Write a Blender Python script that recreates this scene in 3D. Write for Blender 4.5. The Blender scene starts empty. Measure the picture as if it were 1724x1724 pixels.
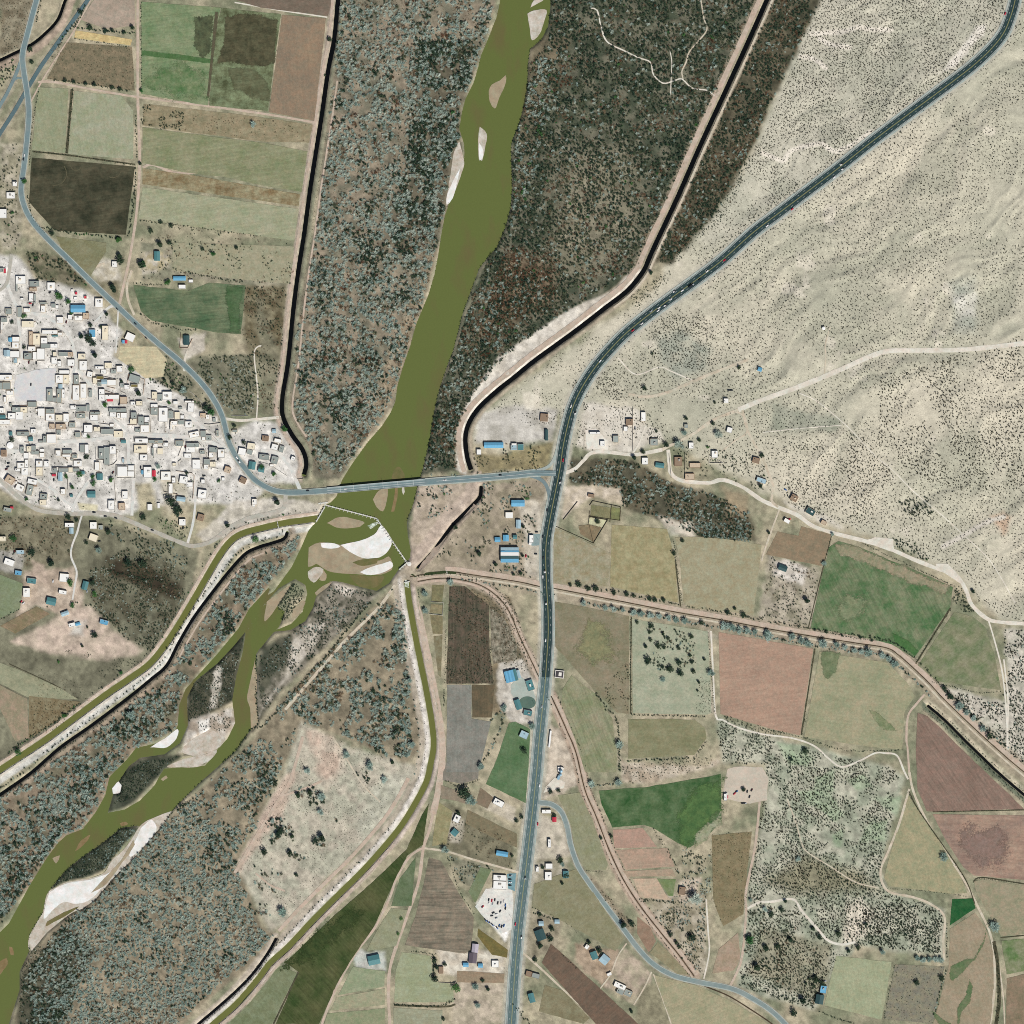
import bpy, bmesh, math, random
import numpy as np
from mathutils import Vector
from mathutils.geometry import tessellate_polygon
random.seed(7); RNG = np.random.default_rng(11)
scene = bpy.context.scene
COL = scene.collection
R = math.radians

# ------------------------------------------------------------------ camera, sky, sun, exposure
CAM_H = 8000.0
cam = bpy.data.cameras.new('camera'); cam_o = bpy.data.objects.new('camera', cam); COL.objects.link(cam_o)
cam.lens = 36.0 * CAM_H / 1724.0; cam.sensor_width = 36.0
cam.clip_start = 10.0; cam.clip_end = 40000.0
cam_o.location = (0, 0, CAM_H); cam_o.rotation_euler = (0, 0, 0)
scene.camera = cam_o
SUN_EL, SUN_AZ = 46.0, 148.0                   # degrees above horizon, clockwise from north (top of the photo)
w = bpy.data.worlds.new('World'); scene.world = w; w.use_nodes = True
nt = w.node_tree; nt.nodes.clear()
wo = nt.nodes.new('ShaderNodeOutputWorld'); bg = nt.nodes.new('ShaderNodeBackground'); sk = nt.nodes.new('ShaderNodeTexSky')
sk.sky_type = 'NISHITA'; sk.sun_disc = False; sk.sun_elevation = R(SUN_EL); sk.sun_rotation = R(SUN_AZ)
bg.inputs['Strength'].default_value = 0.05
nt.links.new(sk.outputs[0], bg.inputs['Color']); nt.links.new(bg.outputs[0], wo.inputs['Surface'])
sl = bpy.data.lights.new('sun', 'SUN'); sl.energy = 5.0; sl.angle = R(0.5); sl.color = (1.0, 0.96, 0.89)
so = bpy.data.objects.new('sun', sl); COL.objects.link(so)
sd = Vector((math.sin(R(SUN_AZ)) * math.cos(R(SUN_EL)), math.cos(R(SUN_AZ)) * math.cos(R(SUN_EL)), math.sin(R(SUN_EL))))
so.rotation_euler = sd.to_track_quat('Z', 'Y').to_euler(); so.location = sd * 3000
vs = scene.view_settings
vs.view_transform = 'Standard'; vs.look = 'None'; vs.gamma = 1.0; vs.use_curve_mapping = False; vs.exposure = 0.15
scene.cycles.use_denoising = False; scene.cycles.filter_width = 1.0      # keep the grain of soil and leaves
KX = 1.36                                      # sunlit level ground: picture value = KX * albedo

# ------------------------------------------------------------------ plan coordinates
S4 = 440.0 / 1724.0
ORG = (0, 430, 860, 1284)
def TP(key, pts):
    """tile survey coordinates -> plan metres (plan = metres east, metres south of the NW corner)"""
    if key is None: return [tuple(map(float, p)) for p in pts]
    ox, oy = ORG[int(key[0])], ORG[int(key[1])]
    return [(ox + p[0] * S4, oy + p[1] * S4) for p in pts]
def W(x, y, z=0.0): return (x - 862.0, 862.0 - y, z)
def lin(c):
    o = []
    for v in c:
        v = v / 255.0
        o.append(v / 12.92 if v <= 0.04045 else ((v + 0.055) / 1.055) ** 2.4)
    return np.array(o)
def earth(c):
    """soil tones as surveyed are a little too red: pull them toward neutral"""
    r, g, b = c
    if r > g: d_ = r - g; r, g, b = r - 0.17 * d_, g + 0.20 * d_, b + 0.16 * d_
    b = b + 0.20 * max(0, min(r, g) - b)
    return (r, g, b)
def alb(c): return np.minimum(lin(c) / KX, 0.84)
def albe(c): return alb(earth(c))

# ------------------------------------------------------------------ numpy noise
_tab = RNG.random((256, 256))
def vnoise(x, y):
    xi = np.floor(x).astype(int); yi = np.floor(y).astype(int)
    fx = x - xi; fy = y - yi
    fx = fx * fx * (3 - 2 * fx); fy = fy * fy * (3 - 2 * fy)
    a = _tab[xi & 255, yi & 255]; b = _tab[(xi + 1) & 255, yi & 255]
    c = _tab[xi & 255, (yi + 1) & 255]; d = _tab[(xi + 1) & 255, (yi + 1) & 255]
    return (a * (1 - fx) + b * fx) * (1 - fy) + (c * (1 - fx) + d * fx) * fy
def fbm(x, y, s, o=4, seed=0):
    v = 0; a = 1; t = 0
    for i in range(o):
        v = v + a * vnoise(x / s + 17.3 * (i + seed), y / s + 9.1 * (i + 2 * seed)); t += a; a *= 0.55; s *= 0.5
    return v / t
def sstep(a, b, x):
    t = np.clip((x - a) / (b - a), 0, 1); return t * t * (3 - 2 * t)

# ------------------------------------------------------------------ terrain grid
STEP = 2.0; LO, HI = -30.0, 1754.0
gx = np.arange(LO, HI + 0.1, STEP); NG = len(gx)
GX, GY = np.meshgrid(gx, gx)                   # GY is metres south
H = np.zeros_like(GX)
CO = np.zeros(GX.shape + (3,))
BLK = np.zeros(GX.shape, bool)                 # built-over ground: no brush
def win(pts, m):
    p = np.array(pts); x0, y0 = p.min(0) - m; x1, y1 = p.max(0) + m
    f = lambda v: int(np.clip((v - LO) / STEP, 0, NG - 1))
    return slice(f(y0), f(y1) + 2), slice(f(x0), f(x1) + 2)
def seg_dist(pts, X, Y, closed, lim=None):
    """distance to a line; with lim only cells within lim metres are measured (the rest read 1e3)"""
    p = np.array(pts, float); q = np.roll(p, -1, 0) if closed else p[1:]; p = p if closed else p[:-1]
    best = np.full(X.shape, 1e6); side = np.zeros(X.shape)
    x0, y0 = X[0, 0], Y[0, 0]; ny, nx = X.shape
    for (ax, ay), (bx, by) in zip(p, q):
        dx, dy = bx - ax, by - ay; L = dx * dx + dy * dy
        if L < 1e-9: continue
        if lim is None: w_ = (slice(None), slice(None))
        else:
            i0 = max(0, int((min(ax, bx) - lim - x0) / STEP)); i1 = min(nx, int((max(ax, bx) + lim - x0) / STEP) + 2)
            j0 = max(0, int((min(ay, by) - lim - y0) / STEP)); j1 = min(ny, int((max(ay, by) + lim - y0) / STEP) + 2)
            if i1 <= i0 or j1 <= j0: continue
            w_ = (slice(j0, j1), slice(i0, i1))
        x, y = X[w_], Y[w_]
        t = np.clip(((x - ax) * dx + (y - ay) * dy) / L, 0, 1)
        ex = x - ax - t * dx; ey = y - ay - t * dy
        d = ex * ex + ey * ey
        b = best[w_]; m = d < b
        b[m] = d[m]
        if not closed: side[w_][m] = np.sign(dx * ey - dy * ex)[m]
    return np.sqrt(best), side
def inside(pts, X, Y):
    r = np.zeros(X.shape, bool); n = len(pts)
    for i in range(n):
        ax, ay = pts[i]; bx, by = pts[(i + 1) % n]
        if ay == by: continue
        c = ((ay > Y) != (by > Y)) & (X < (bx - ax) * (Y - ay) / (by - ay) + ax)
        r ^= c
    return r
def psdf(pts, X, Y, lim=None):
    """positive outside, negative inside"""
    d, _ = seg_dist(pts, X, Y, True, lim)
    return np.where(inside(pts, X, Y), -d, d)
def paint(pts, a, b, s=25, soft=5.0, k=1.0, rag=6.0, seed=0):
    sl_ = win(pts, soft + rag + 4); X, Y = GX[sl_], GY[sl_]
    d = psdf(pts, X, Y, soft + rag + 4) + (fbm(X, Y, 18, 3, seed + 5) - 0.5) * 2 * rag
    m = (1 - sstep(-soft, soft, d)) * k
    f = sstep(0.3, 0.7, fbm(X, Y, s, 4, seed))
    c = albe(a) * (1 - f[..., None]) + albe(b) * f[..., None]
    CO[sl_] = CO[sl_] * (1 - m[..., None]) + c * m[..., None]
def paint_line(pts, d0, d1, a, b, side=0, soft=1.5, s=10, k=1.0, rag=1.0):
    """strip between d0 and d1 metres off a line; side +1 = to the south/right of travel, -1 other, 0 both"""
    pts = smooth(pts)
    sl_ = win(pts, d1 + soft + 3); X, Y = GX[sl_], GY[sl_]
    d, sg = seg_dist(pts, X, Y, False, d1 + soft + 4)
    d = d + (fbm(X, Y, 9, 2, 3) - 0.5) * 2 * rag
    m = sstep(d0 - soft, d0 + soft, d) * (1 - sstep(d1 - soft, d1 + soft, d)) * k
    if d0 <= 0: m = (1 - sstep(d1 - soft, d1 + soft, d)) * k
    if side: m = m * (sg * side > 0)
    f = fbm(X, Y, s, 3, 1)
    c = albe(a) * (1 - f[..., None]) + albe(b) * f[..., None]
    CO[sl_] = CO[sl_] * (1 - m[..., None]) + c * m[..., None]
def smooth(pts, step=4.0):
    p = [np.array(q, float) for q in pts]
    if len(p) < 3:
        n = max(2, int(np.linalg.norm(p[1] - p[0]) / step)); return [tuple(p[0] + (p[1] - p[0]) * i / n) for i in range(n + 1)]
    out = []
    P = [2 * p[0] - p[1]] + p + [2 * p[-1] - p[-2]]
    for i in range(1, len(P) - 2):
        a, b, c, d = P[i - 1], P[i], P[i + 1], P[i + 2]
        n = max(1, int(np.linalg.norm(c - b) / step))
        for k in range(n):
            t = k / n
            out.append(tuple(0.5 * ((2 * b) + (c - a) * t + (2 * a - 5 * b + 4 * c - d) * t * t + (3 * b - a - 3 * c + d) * t ** 3)))
    out.append(tuple(p[-1])); return out
def normals(p):
    p = np.array(p, float); t = np.gradient(p, axis=0); t /= np.maximum(np.linalg.norm(t, axis=1), 1e-9)[:, None]
    return np.stack([-t[:, 1], t[:, 0]], 1)
def offset(pts, d):
    p = np.array(smooth(pts)); return [tuple(q) for q in p + normals(p) * d]
def hz(x, y):
    fx = np.clip((np.asarray(x, float) - LO) / STEP, 0, NG - 1.001); fy = np.clip((np.asarray(y, float) - LO) / STEP, 0, NG - 1.001)
    i = fx.astype(int); j = fy.astype(int); u = fx - i; v = fy - j
    return (H[j, i] * (1 - u) + H[j, i + 1] * u) * (1 - v) + (H[j + 1, i] * (1 - u) + H[j + 1, i + 1] * u) * v
def block(pts, m=0.0, line=False):
    sl_ = win(pts, abs(m) + 4); X, Y = GX[sl_], GY[sl_]
    d = seg_dist(pts, X, Y, False, abs(m) + 3)[0] if line else psdf(pts, X, Y, abs(m) + 3)
    BLK[sl_] |= d < m
def blocked(x, y):
    i = np.clip(((x - LO) / STEP + 0.5).astype(int), 0, NG - 1); j = np.clip(((y - LO) / STEP + 0.5).astype(int), 0, NG - 1)
    return BLK[j, i]

# ------------------------------------------------------------------ materials
def new_mat(name):
    m = bpy.data.materials.new(name); m.use_nodes = True
    n = m.node_tree.nodes; n.clear()
    o = n.new('ShaderNodeOutputMaterial'); b = n.new('ShaderNodeBsdfPrincipled')
    m.node_tree.links.new(b.outputs[0], o.inputs[0])
    b.inputs['Roughness'].default_value = 0.9; b.inputs['Specular IOR Level'].default_value = 0.15
    return m, n, m.node_tree.links, b
def rgb(c): return (float(c[0]), float(c[1]), float(c[2]), 1.0)
def noise_node(n, l, pos, scale, detail=3.0, rough=0.6):
    t = n.new('ShaderNodeTexNoise'); t.inputs['Scale'].default_value = scale; t.inputs['Detail'].default_value = detail; t.inputs['Roughness'].default_value = rough
    l.new(pos, t.inputs['Vector']); return t.outputs['Fac']
def ramp(n, l, f, a, b):
    r = n.new('ShaderNodeMapRange'); r.inputs['From Min'].default_value = a; r.inputs['From Max'].default_value = b; l.new(f, r.inputs['Value']); return r.outputs[0]
def mixc(n, l, f, a, b, mode='MIX'):
    x = n.new('ShaderNodeMix'); x.data_type = 'RGBA'; x.blend_type = mode
    if isinstance(f, (int, float)): x.inputs[0].default_value = f
    else: l.new(f, x.inputs[0])
    for s, v in ((x.inputs[6], a), (x.inputs[7], b)):
        if isinstance(v, tuple): s.default_value = v
        else: l.new(v, s)
    return x.outputs[2]
def vary(n, l, base, pos, scale, amt):
    """multiply a colour by 1 +- amt of fine noise"""
    f = ramp(n, l, noise_node(n, l, pos, scale, 2.0, 0.7), 0.25, 0.75)
    lo = (1 - amt,) * 3 + (1,); hi = (1 + amt,) * 3 + (1,)
    return mixc(n, l, 1.0, base, mixc(n, l, f, lo, hi), 'MULTIPLY')
_mats = {}
def mat_soil(name, a, b, s=0.04, fine=0.12, rough=0.95, bump=0.3, angle=None, period=5.0, stripe=0.0, fs=0.9):
    key = (name, a, b, s, fine, angle, period, stripe)
    if key in _mats: return _mats[key]
    m, n, l, bs = new_mat(name)
    g = n.new('ShaderNodeNewGeometry'); pos = g.outputs['Position']
    f = ramp(n, l, noise_node(n, l, pos, s, 6.0, 0.72), 0.36, 0.64)
    ea, eb = albe(a), albe(b); mid = (ea + eb) / 2
    ea = np.clip(mid + (ea - mid) * 1.45, .004, .84); eb = np.clip(mid + (eb - mid) * 1.45, .004, .84)
    c = mixc(n, l, f, rgb(ea), rgb(eb))
    if angle is not None and stripe > 0:
        mp = n.new('ShaderNodeMapping'); mp.inputs['Rotation'].default_value = (0, 0, R(angle)); l.new(pos, mp.inputs[0])
        # ploughing lines: long streaks along one direction
        st = n.new('ShaderNodeMapping'); st.inputs['Scale'].default_value = (0.012, 1.0 / period, 1); l.new(mp.outputs[0], st.inputs[0])
        t = noise_node(n, l, st.outputs[0], 1.6, 3.0, 0.7)
        q = ramp(n, l, t, 0.3, 0.7)
        c = mixc(n, l, 1.0, c, mixc(n, l, q, (1 - stripe,) * 3 + (1,), (1 + stripe,) * 3 + (1,)), 'MULTIPLY')
    c = vary(n, l, c, pos, fs, fine * 1.25); c = vary(n, l, c, pos, 0.22, fine)
    # faint hue drift, as soil and crops never have one tint
    hf = ramp(n, l, noise_node(n, l, pos, 0.09, 4.0, 0.75), 0.35, 0.65)
    c = mixc(n, l, 1.0, c, mixc(n, l, hf, (1.05, 0.985, 0.95, 1), (0.94, 1.01, 0.99, 1)), 'MULTIPLY')
    l.new(c, bs.inputs['Base Color']); bs.inputs['Roughness'].default_value = rough
    if bump:
        bp = n.new('ShaderNodeBump'); bp.inputs['Strength'].default_value = bump; bp.inputs['Distance'].default_value = 0.4
        l.new(noise_node(n, l, pos, 0.8, 3.0), bp.inputs['Height']); l.new(bp.outputs[0], bs.inputs['Normal'])
    _mats[key] = m; return m
def mat_plain(name, c, rough=0.7, spec=0.3, fine=0.06, fs=1.2, metal=0.0):
    key = (name, c)
    if key in _mats: return _mats[key]
    m, n, l, bs = new_mat(name)
    g = n.new('ShaderNodeNewGeometry')
    l.new(vary(n, l, mixc(n, l, 0.0, rgb(alb(c)), rgb(alb(c))), g.outputs['Position'], fs, fine), bs.inputs['Base Color'])
    bs.inputs['Roughness'].default_value = rough; bs.inputs['Specular IOR Level'].default_value = spec; bs.inputs['Metallic'].default_value = metal
    _mats[key] = m; return m
def mat_leaf(name, a, b):
    m, n, l, bs = new_mat(name)
    oi = n.new('ShaderNodeObjectInfo'); g = n.new('ShaderNodeNewGeometry')
    c = mixc(n, l, oi.outputs['Random'], rgb(alb(a)), rgb(alb(b)))
    c = vary(n, l, c, g.outputs['Position'], 1.1, 0.3)
    l.new(c, bs.inputs['Base Color']); bs.inputs['Roughness'].default_value = 0.8; bs.inputs['Specular IOR Level'].default_value = 0.1
    return m
def mat_water(name, a, b, rough=0.35):
    m, n, l, bs = new_mat(name)
    g = n.new('ShaderNodeNewGeometry'); pos = g.outputs['Position']
    mp = n.new('ShaderNodeMapping'); mp.inputs['Scale'].default_value = (1.5, 0.6, 1); l.new(pos, mp.inputs[0])
    f = ramp(n, l, noise_node(n, l, mp.outputs[0], 0.014, 4.0, 0.55), 0.52, 0.72)
    c = mixc(n, l, f, rgb(alb(a)), rgb(alb(b))); c = vary(n, l, c, pos, 0.5, 0.05)
    l.new(c, bs.inputs['Base Color']); bs.inputs['Roughness'].default_value = rough; bs.inputs['Specular IOR Level'].default_value = 0.35
    bp = n.new('ShaderNodeBump'); bp.inputs['Strength'].default_value = 0.08; bp.inputs['Distance'].default_value = 0.2
    l.new(noise_node(n, l, pos, 0.6, 2.0), bp.inputs['Height']); l.new(bp.outputs[0], bs.inputs['Normal'])
    return m

# ------------------------------------------------------------------ object helpers
def mesh_obj(name, verts, faces, mat, parent=None, smooth_=False):
    me = bpy.data.meshes.new(name); me.from_pydata([tuple(map(float, v)) for v in verts], [], faces); me.update()
    if mat: me.materials.append(mat)
    if smooth_: me.polygons.foreach_set('use_smooth', [True] * len(me.polygons))
    o = bpy.data.objects.new(name, me); COL.objects.link(o)
    if parent: o.parent = parent
    return o
def empty(name, loc, rz=0.0):
    o = bpy.data.objects.new(name, None); COL.objects.link(o); o.location = loc; o.rotation_euler = (0, 0, rz); o.empty_display_size = 1; return o
def tag(o, label, cat, group=None, kind=None):
    o['label'] = label; o['category'] = cat
    if group: o['group'] = group
    if kind: o['kind'] = kind
    return o
def slab(name, pts, mat, top, bot, parent=None):
    """solid plate with the outline pts (plan metres)"""
    n = len(pts); p = [W(x, y, top) for x, y in pts]; q = [W(x, y, bot) for x, y in pts]
    tri = tessellate_polygon([[Vector(v) for v in p]])
    f = []
    for t in tri:
        a, b, c = (Vector(p[i]) for i in t)
        f.append(tuple(t) if (b - a).cross(c - a).z > 0 else tuple(reversed(t)))
    area = sum(p[i][0] * p[(i + 1) % n][1] - p[(i + 1) % n][0] * p[i][1] for i in range(n))
    for i in range(n):
        j = (i + 1) % n
        f.append((i, i + n, j + n, j) if area > 0 else (i, j, j + n, i + n))
    return mesh_obj(name, p + q, f, mat, parent)
def ragged(pts, amp, step=6.0, seed=1):
    """densify a closed outline and jitter it"""
    out = []; n = len(pts)
    for i in range(n):
        a = np.array(pts[i]); b = np.array(pts[(i + 1) % n]); L = np.linalg.norm(b - a); k = max(1, int(L / step)); nn = np.array([-(b - a)[1], (b - a)[0]]) / max(L, 1e-6)
        for t in range(k):
            q = a + (b - a) * t / k
            j = (float(fbm(np.array(q[0]), np.array(q[1]), 14, 3, seed)) - 0.5) * 2 * amp
            out.append(tuple(q + nn * j))
    return out
def ribbon(name, pts, width, mat, off=0.18, skirt=0.5, jit=0.0, zf=None, parent=None, lift=None, sm=True, nblk=True):
    p = np.array(smooth(pts) if sm else pts); nn = normals(p); hw = np.full(len(p), width / 2.0)
    if jit:
        hw = hw * (1 + jit * (fbm(p[:, 0], p[:, 1], 11, 3, 4) - 0.5) * 2)
    vs_, fs_ = [], []
    for i in range(len(p)):
        l = p[i] - nn[i] * hw[i]; r = p[i] + nn[i] * hw[i]
        if zf is not None: zl = zr = zf[i] if hasattr(zf, '__len__') else zf
        else: zl = float(hz(*l)) + off; zr = float(hz(*r)) + off
        if lift is not None: zl += lift[i]; zr += lift[i]
        vs_ += [W(l[0], l[1], zl - skirt), W(l[0], l[1], zl), W(r[0], r[1], zr), W(r[0], r[1], zr - skirt)]
    for i in range(len(p) - 1):
        a = 4 * i; b = a + 4
        for k in range(3): fs_.append((a + k, b + k, b + k + 1, a + k + 1))
    # orient upward
    v0, v1, v2 = (Vector(vs_[k]) for k in (fs_[1][0], fs_[1][1], fs_[1][2]))
    if (v1 - v0).cross(v2 - v0).z < 0: fs_ = [tuple(reversed(f)) for f in fs_]
    if nblk: block([tuple(q) for q in p], width / 2 + 0.5, True)
    return mesh_obj(name, vs_, fs_, mat, parent)
def box_faces(b): return [(b, b + 3, b + 2, b + 1), (b + 4, b + 5, b + 6, b + 7), (b, b + 1, b + 5, b + 4), (b + 1, b + 2, b + 6, b + 5), (b + 2, b + 3, b + 7, b + 6), (b + 3, b, b + 4, b + 7)]
def box(vs_, fs_, x0, y0, z0, x1, y1, z1):
    b = len(vs_)
    vs_ += [(x0, y0, z0), (x1, y0, z0), (x1, y1, z0), (x0, y1, z0), (x0, y0, z1), (x1, y0, z1), (x1, y1, z1), (x0, y1, z1)]
    fs_ += box_faces(b)

# ------------------------------------------------------------------ labels that point to one thing
LM = {'the pale town square': (55, 645), 'the blue-roofed hall': (132, 519), 'the straw-coloured field': (240, 605), 'the walled school block': (212, 793),
      'the round white tank': (17, 751), 'the town street fork': (214, 733), 'the road bend into town': (388, 750), 'the western drain end': (513, 798),
      'the canal headgate': (537, 870), 'the rectangular field': (320, 505), 'the bridge': (640, 819), 'the highway junction': (943, 795),
      'the striped warehouse': (858, 935), 'the gravel truck yard': (835, 1510), 'the blue shed row': (864, 1140), 'the northwest crossroads': (45, 145),
      'the northern farm crossroads': (232, 163), 'the teal-roofed farmhouse': (263, 431), 'the pale hill track fork': (1250, 690), 'the hilltop water tank': (1386, 552),
      'the walled corrals': (1010, 872), 'the lone pink field': (1290, 1150), 'the eastern green field': (1480, 1000), 'the southern road curve': (960, 1400),
      'the pale gravel pad': (1255, 1320), 'the big dark green field': (1110, 1370), 'the long olive meadow': (600, 1560), 'the southwest sandbar': (150, 1490),
      'the western canal bend': (270, 1095), 'the tan western farmyard': (100, 990), 'the southeast road corner': (1180, 1655), 'the southeast track fork': (1532, 1320),
      'the white gravel road bend': (1490, 592), 'the weir corner': (634, 873), 'the grey southern field': (770, 1220), 'the ploughed southern field': (745, 1540),
      'the pale southeastern field': (1440, 1650), 'the southern field triangle': (1560, 1440), 'the southwest farm bend': (316, 915)}
OCT = ('north', 'northeast', 'east', 'southeast', 'south', 'southwest', 'west', 'northwest')
ORD = ('first', 'second', 'third', 'fourth', 'fifth', 'sixth', 'seventh', 'eighth', 'ninth', 'tenth', 'eleventh', 'twelfth', 'thirteenth', 'fourteenth', 'fifteenth', 'sixteenth', 'seventeenth', 'eighteenth', 'nineteenth', 'twentieth')
TOLABEL = []                                    # (obj, x, y, description, category, group, kind)
def later(o, x, y, desc, cat, group=None, kind=None): TOLABEL.append((o, x, y, desc, cat, group, kind)); o['category'] = cat
def label_all():
    fam = {}
    for e in TOLABEL:
        o, x, y, desc, cat, group, kind = e
        lm = min(LM, key=lambda k: (LM[k][0] - x) ** 2 + (LM[k][1] - y) ** 2); lx, ly = LM[lm]
        d = math.hypot(x - lx, y - ly)
        k = int(((math.degrees(math.atan2(x - lx, ly - y)) + 382.5) % 360) // 45)
        fam.setdefault((cat, lm, k), []).append((d, e))
    for (cat, lm, k), li in fam.items():
        li.sort(key=lambda t: t[0])
        for i, (d, (o, x, y, desc, c, group, kind)) in enumerate(li):
            near = len(li) == 1
            where = f'{OCT[k]} of {lm}' if near else f'{ORD[min(i, 19)]} {cat} out {OCT[k]} of {lm}'
            if d < 9 and i == 0 and near: where = f'at {lm}'
            tag(o, f'{desc}, {where}', c, group, kind)

# ================================================================== SURVEY: lines of the place
HIGHWAY = [(1714,-30),(1709,0),(1702,26),(1690,55),(1669,82),(1639,110),(1603,138),(1565,166),(1513.7,204),(1462.7,242.5),(1411.6,283),(1360.6,321.6),(1309.5,360),(1268,391.5),(1217,437),(1174,470),(1130.5,501.5),(1089.7,532),(1054,561),(1028.5,587),(1003,617),(980,652),(964.6,685),(955.7,716),(948,752),(943,787),(935,828),(926.5,871),(920.5,906),(918.7,936),(920,982),(922.5,1026),(923,1064),(921,1102),(917.4,1153),(912,1204),(907,1255),(903.4,1300),(895.7,1373),(886.8,1450),(879,1514),(872.8,1565),(866.4,1641),(861,1724),(859,1754)]
BRIDGE_ROAD = [(936,797),(915,796.5),(898,796.5),(870,799.5),(830,803),(787,806.3),(723.5,811),(634,818.7),(573,824.2),(519,828.3),(481,829),(455.5,823.5),(430,808.5),(413,789),(398,769),(385.4,744),(375,704),(362,676),(339.5,645),(306,611),(268,579.5),(229.7,546),(199,517),(158,478.5),(120,441),(84,406),(56,375),(41,347),(35.7,319),(41,276),(46,230),(48.5,191),(46,158),(39.6,117),(38,92),(46,58),(56,20),(63,-5),(70,-30)]
NW_ROAD = [(168,-30),(148,0),(122.5,36),(94.4,76),(69,112),(46,150),(23,189),(0,225),(-18,254)]
NW_FORK = [(38,94),(28,122.5),(13,155),(0,178),(-18,212)]
SE_ROAD = [(902,1350),(911,1351.6),(929,1354.5),(945,1367),(954.7,1391),(960.8,1422),(973,1457),(993,1488),(1023,1529),(1054,1570),(1077,1600),(1102.5,1625),(1135.6,1643),(1179,1654),(1230,1664),(1263,1679),(1300,1703),(1330,1733),(1345,1754)]
WEST_DRAIN = [(575,-30),(569,0),(562.7,64),(552.5,118),(542,191),(532,255),(522,319),(511.7,395),(503,450),(494,519),(485,608),(475.5,668),(476,700),(491,731),(509,756.7),(515.5,779.7),(511.7,799)]
EAST_DRAIN = [(1305,-30),(1291,0),(1258,74),(1217,163),(1179,245),(1140.8,332),(1105,408),(1092,437),(1082,458),(1056.5,489),(1018,519),(975,552.5),(936.6,580.6),(898,608.7),(866,635),(838,657),(807.7,685),(790,711),(783.5,736),(786,767),(793,791)]
EAST_DRAIN_S = [(810,819),(808,836),(792,854),(772,874),(759,888),(728.6,929),(703,957)]
WEST_CANAL = [(536,872),(510,876),(481,880),(440,889),(408,898),(388,911),(370,934),(352,964),(326.7,1008),(301,1051),(275.6,1089),(250,1119),(217,1143),(178.7,1169),(127.6,1207),(76.6,1245),(25.5,1279),(0,1296),(-30,1316)]
SW_DRAIN = [(483.6,896),(478,907),(455.5,915),(436,921),(413.5,932),(388,959),(357,998),(326.7,1039),(301,1082),(280.8,1120),(255,1143),(217,1174),(153,1222),(102,1258),(51,1302),(0,1338),(-30,1360)]
SOUTH_CANAL = [(685,980),(689,1013),(698,1064),(708,1115),(718.4,1166),(727,1217),(730,1255),(725,1286),(718,1315),(700.5,1350),(675,1391),(644,1429),(608.7,1468),(568,1508),(527,1549),(486,1593),(455,1621),(436,1646),(398,1690),(357,1726),(330,1752)]
S_SIDE_DRAIN = [(465,1580),(450,1606),(425,1640),(396,1670),(360,1702),(332,1726),(310,1750)]
NW_DRAIN = [(125,-30),(110,0),(97,33),(74,58),(51,76),(25,89),(0,101),(-30,113)]
EW_DITCH = [(690,971),(720,966),(750,963),(769,963.5),(790,967),(870,979),(911,988),(929,990),(987,1001),(1064,1016),(1140,1031),(1217,1044),(1290,1058),(1360,1070),(1437,1082),(1493,1091),(1514,1104),(1539,1126),(1565,1151),(1590,1178),(1641,1227),(1692,1273),(1724,1300),(1750,1322)]
LATERAL = [(703,979),(736,974),(769,975),(808,985),(838,1005),(859,1033),(875,1072),(898,1120),(911,1148)]
LATERAL_S = [(928,1172),(941,1200),(954.4,1230),(970,1268),(985,1330),(1003,1373),(1026,1432),(1049,1480),(1077,1524),(1110,1567),(1143,1608),(1169,1644)]
LATERAL_SE = [(1186,1660),(1225,1676),(1260,1697),(1300,1724),(1330,1750)]
SE_DRAIN = [(1562,1188),(1590,1212),(1630,1252),(1680,1300),(1724,1338),(1750,1360)]

RIV_W = [(850,-30),(842,0),(836,28),(822,64),(810,92),(805,112),(797.5,138),(783.5,166),(777,191),(773,217),(781,242),(782,268),(774.5,293),(767,314),(756.7,339),(749,362),(742.7,395),(737,432),(731,463),(721,496),(700.5,545),(690,583),(677.6,619),(668.6,650),(665,677),(657,695),(642,718),(619,744),(593,780),(575.5,808),(566,836),(556,846),(544,852),(536,866),(530,880),(519,893),(507,921),(491,954),(461,995),(436,1012)]
RIV_E = [(432,1026),(446,1016),(470,990),(497,975),(514,985),(517,1000),(509,1030),(490,1050),(462,1062),(432,1072),(430,1098),(440,1090),(461,1064),(489,1061),(514,1046),(527,1023),(532,1005),(557,978),(575,980),(593,985),(634,995),(655,982),(672,958),(685,948),(691,938),(691.6,926),(686.5,901),(685,880),(688,868),(695.4,851),(703,820),(713,785),(723.5,741),(731,693),(740,655),(753,616),(764,588),(778,532),(786,509),(797.5,478),(806.5,453),(824,430),(836,418),(851,383),(860,350),(862.6,311),(861,275),(861,245),(863,235),(873,212),(883,174),(888,143),(889,107),(893,82),(912,66),(923,44),(927,10),(926,-30)]
RIVER_UP = RIV_W + RIV_E
RIVER_MAIN = [(452,1010),(424,1051),(413.5,1064),(408,1100),(398,1136),(390.5,1179),(395.6,1217),(383,1243),(365,1263),(345,1289),(276,1294),(268,1307),(260,1322),(235,1348),(209,1363),(179,1369),(160,1390),(143,1394),(112,1406),(97,1419),(76.6,1447),(51,1488),(33,1521),(15,1554),(-4,1573),(-30,1600),(-30,1754),(4,1754),(15,1724),(25,1692),(33,1667),(33,1636),(48.5,1603),(51,1572),(71.5,1537),(81.7,1501),(107,1470),(133,1447),(173.5,1419),(204,1394),(235,1390),(265,1394),(301,1353),(339.5,1315),(375,1284),(398,1263),(421,1230),(434,1217),(431,1166),(431,1102),(442,1085),(470,1055),(480,1030)]
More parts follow.
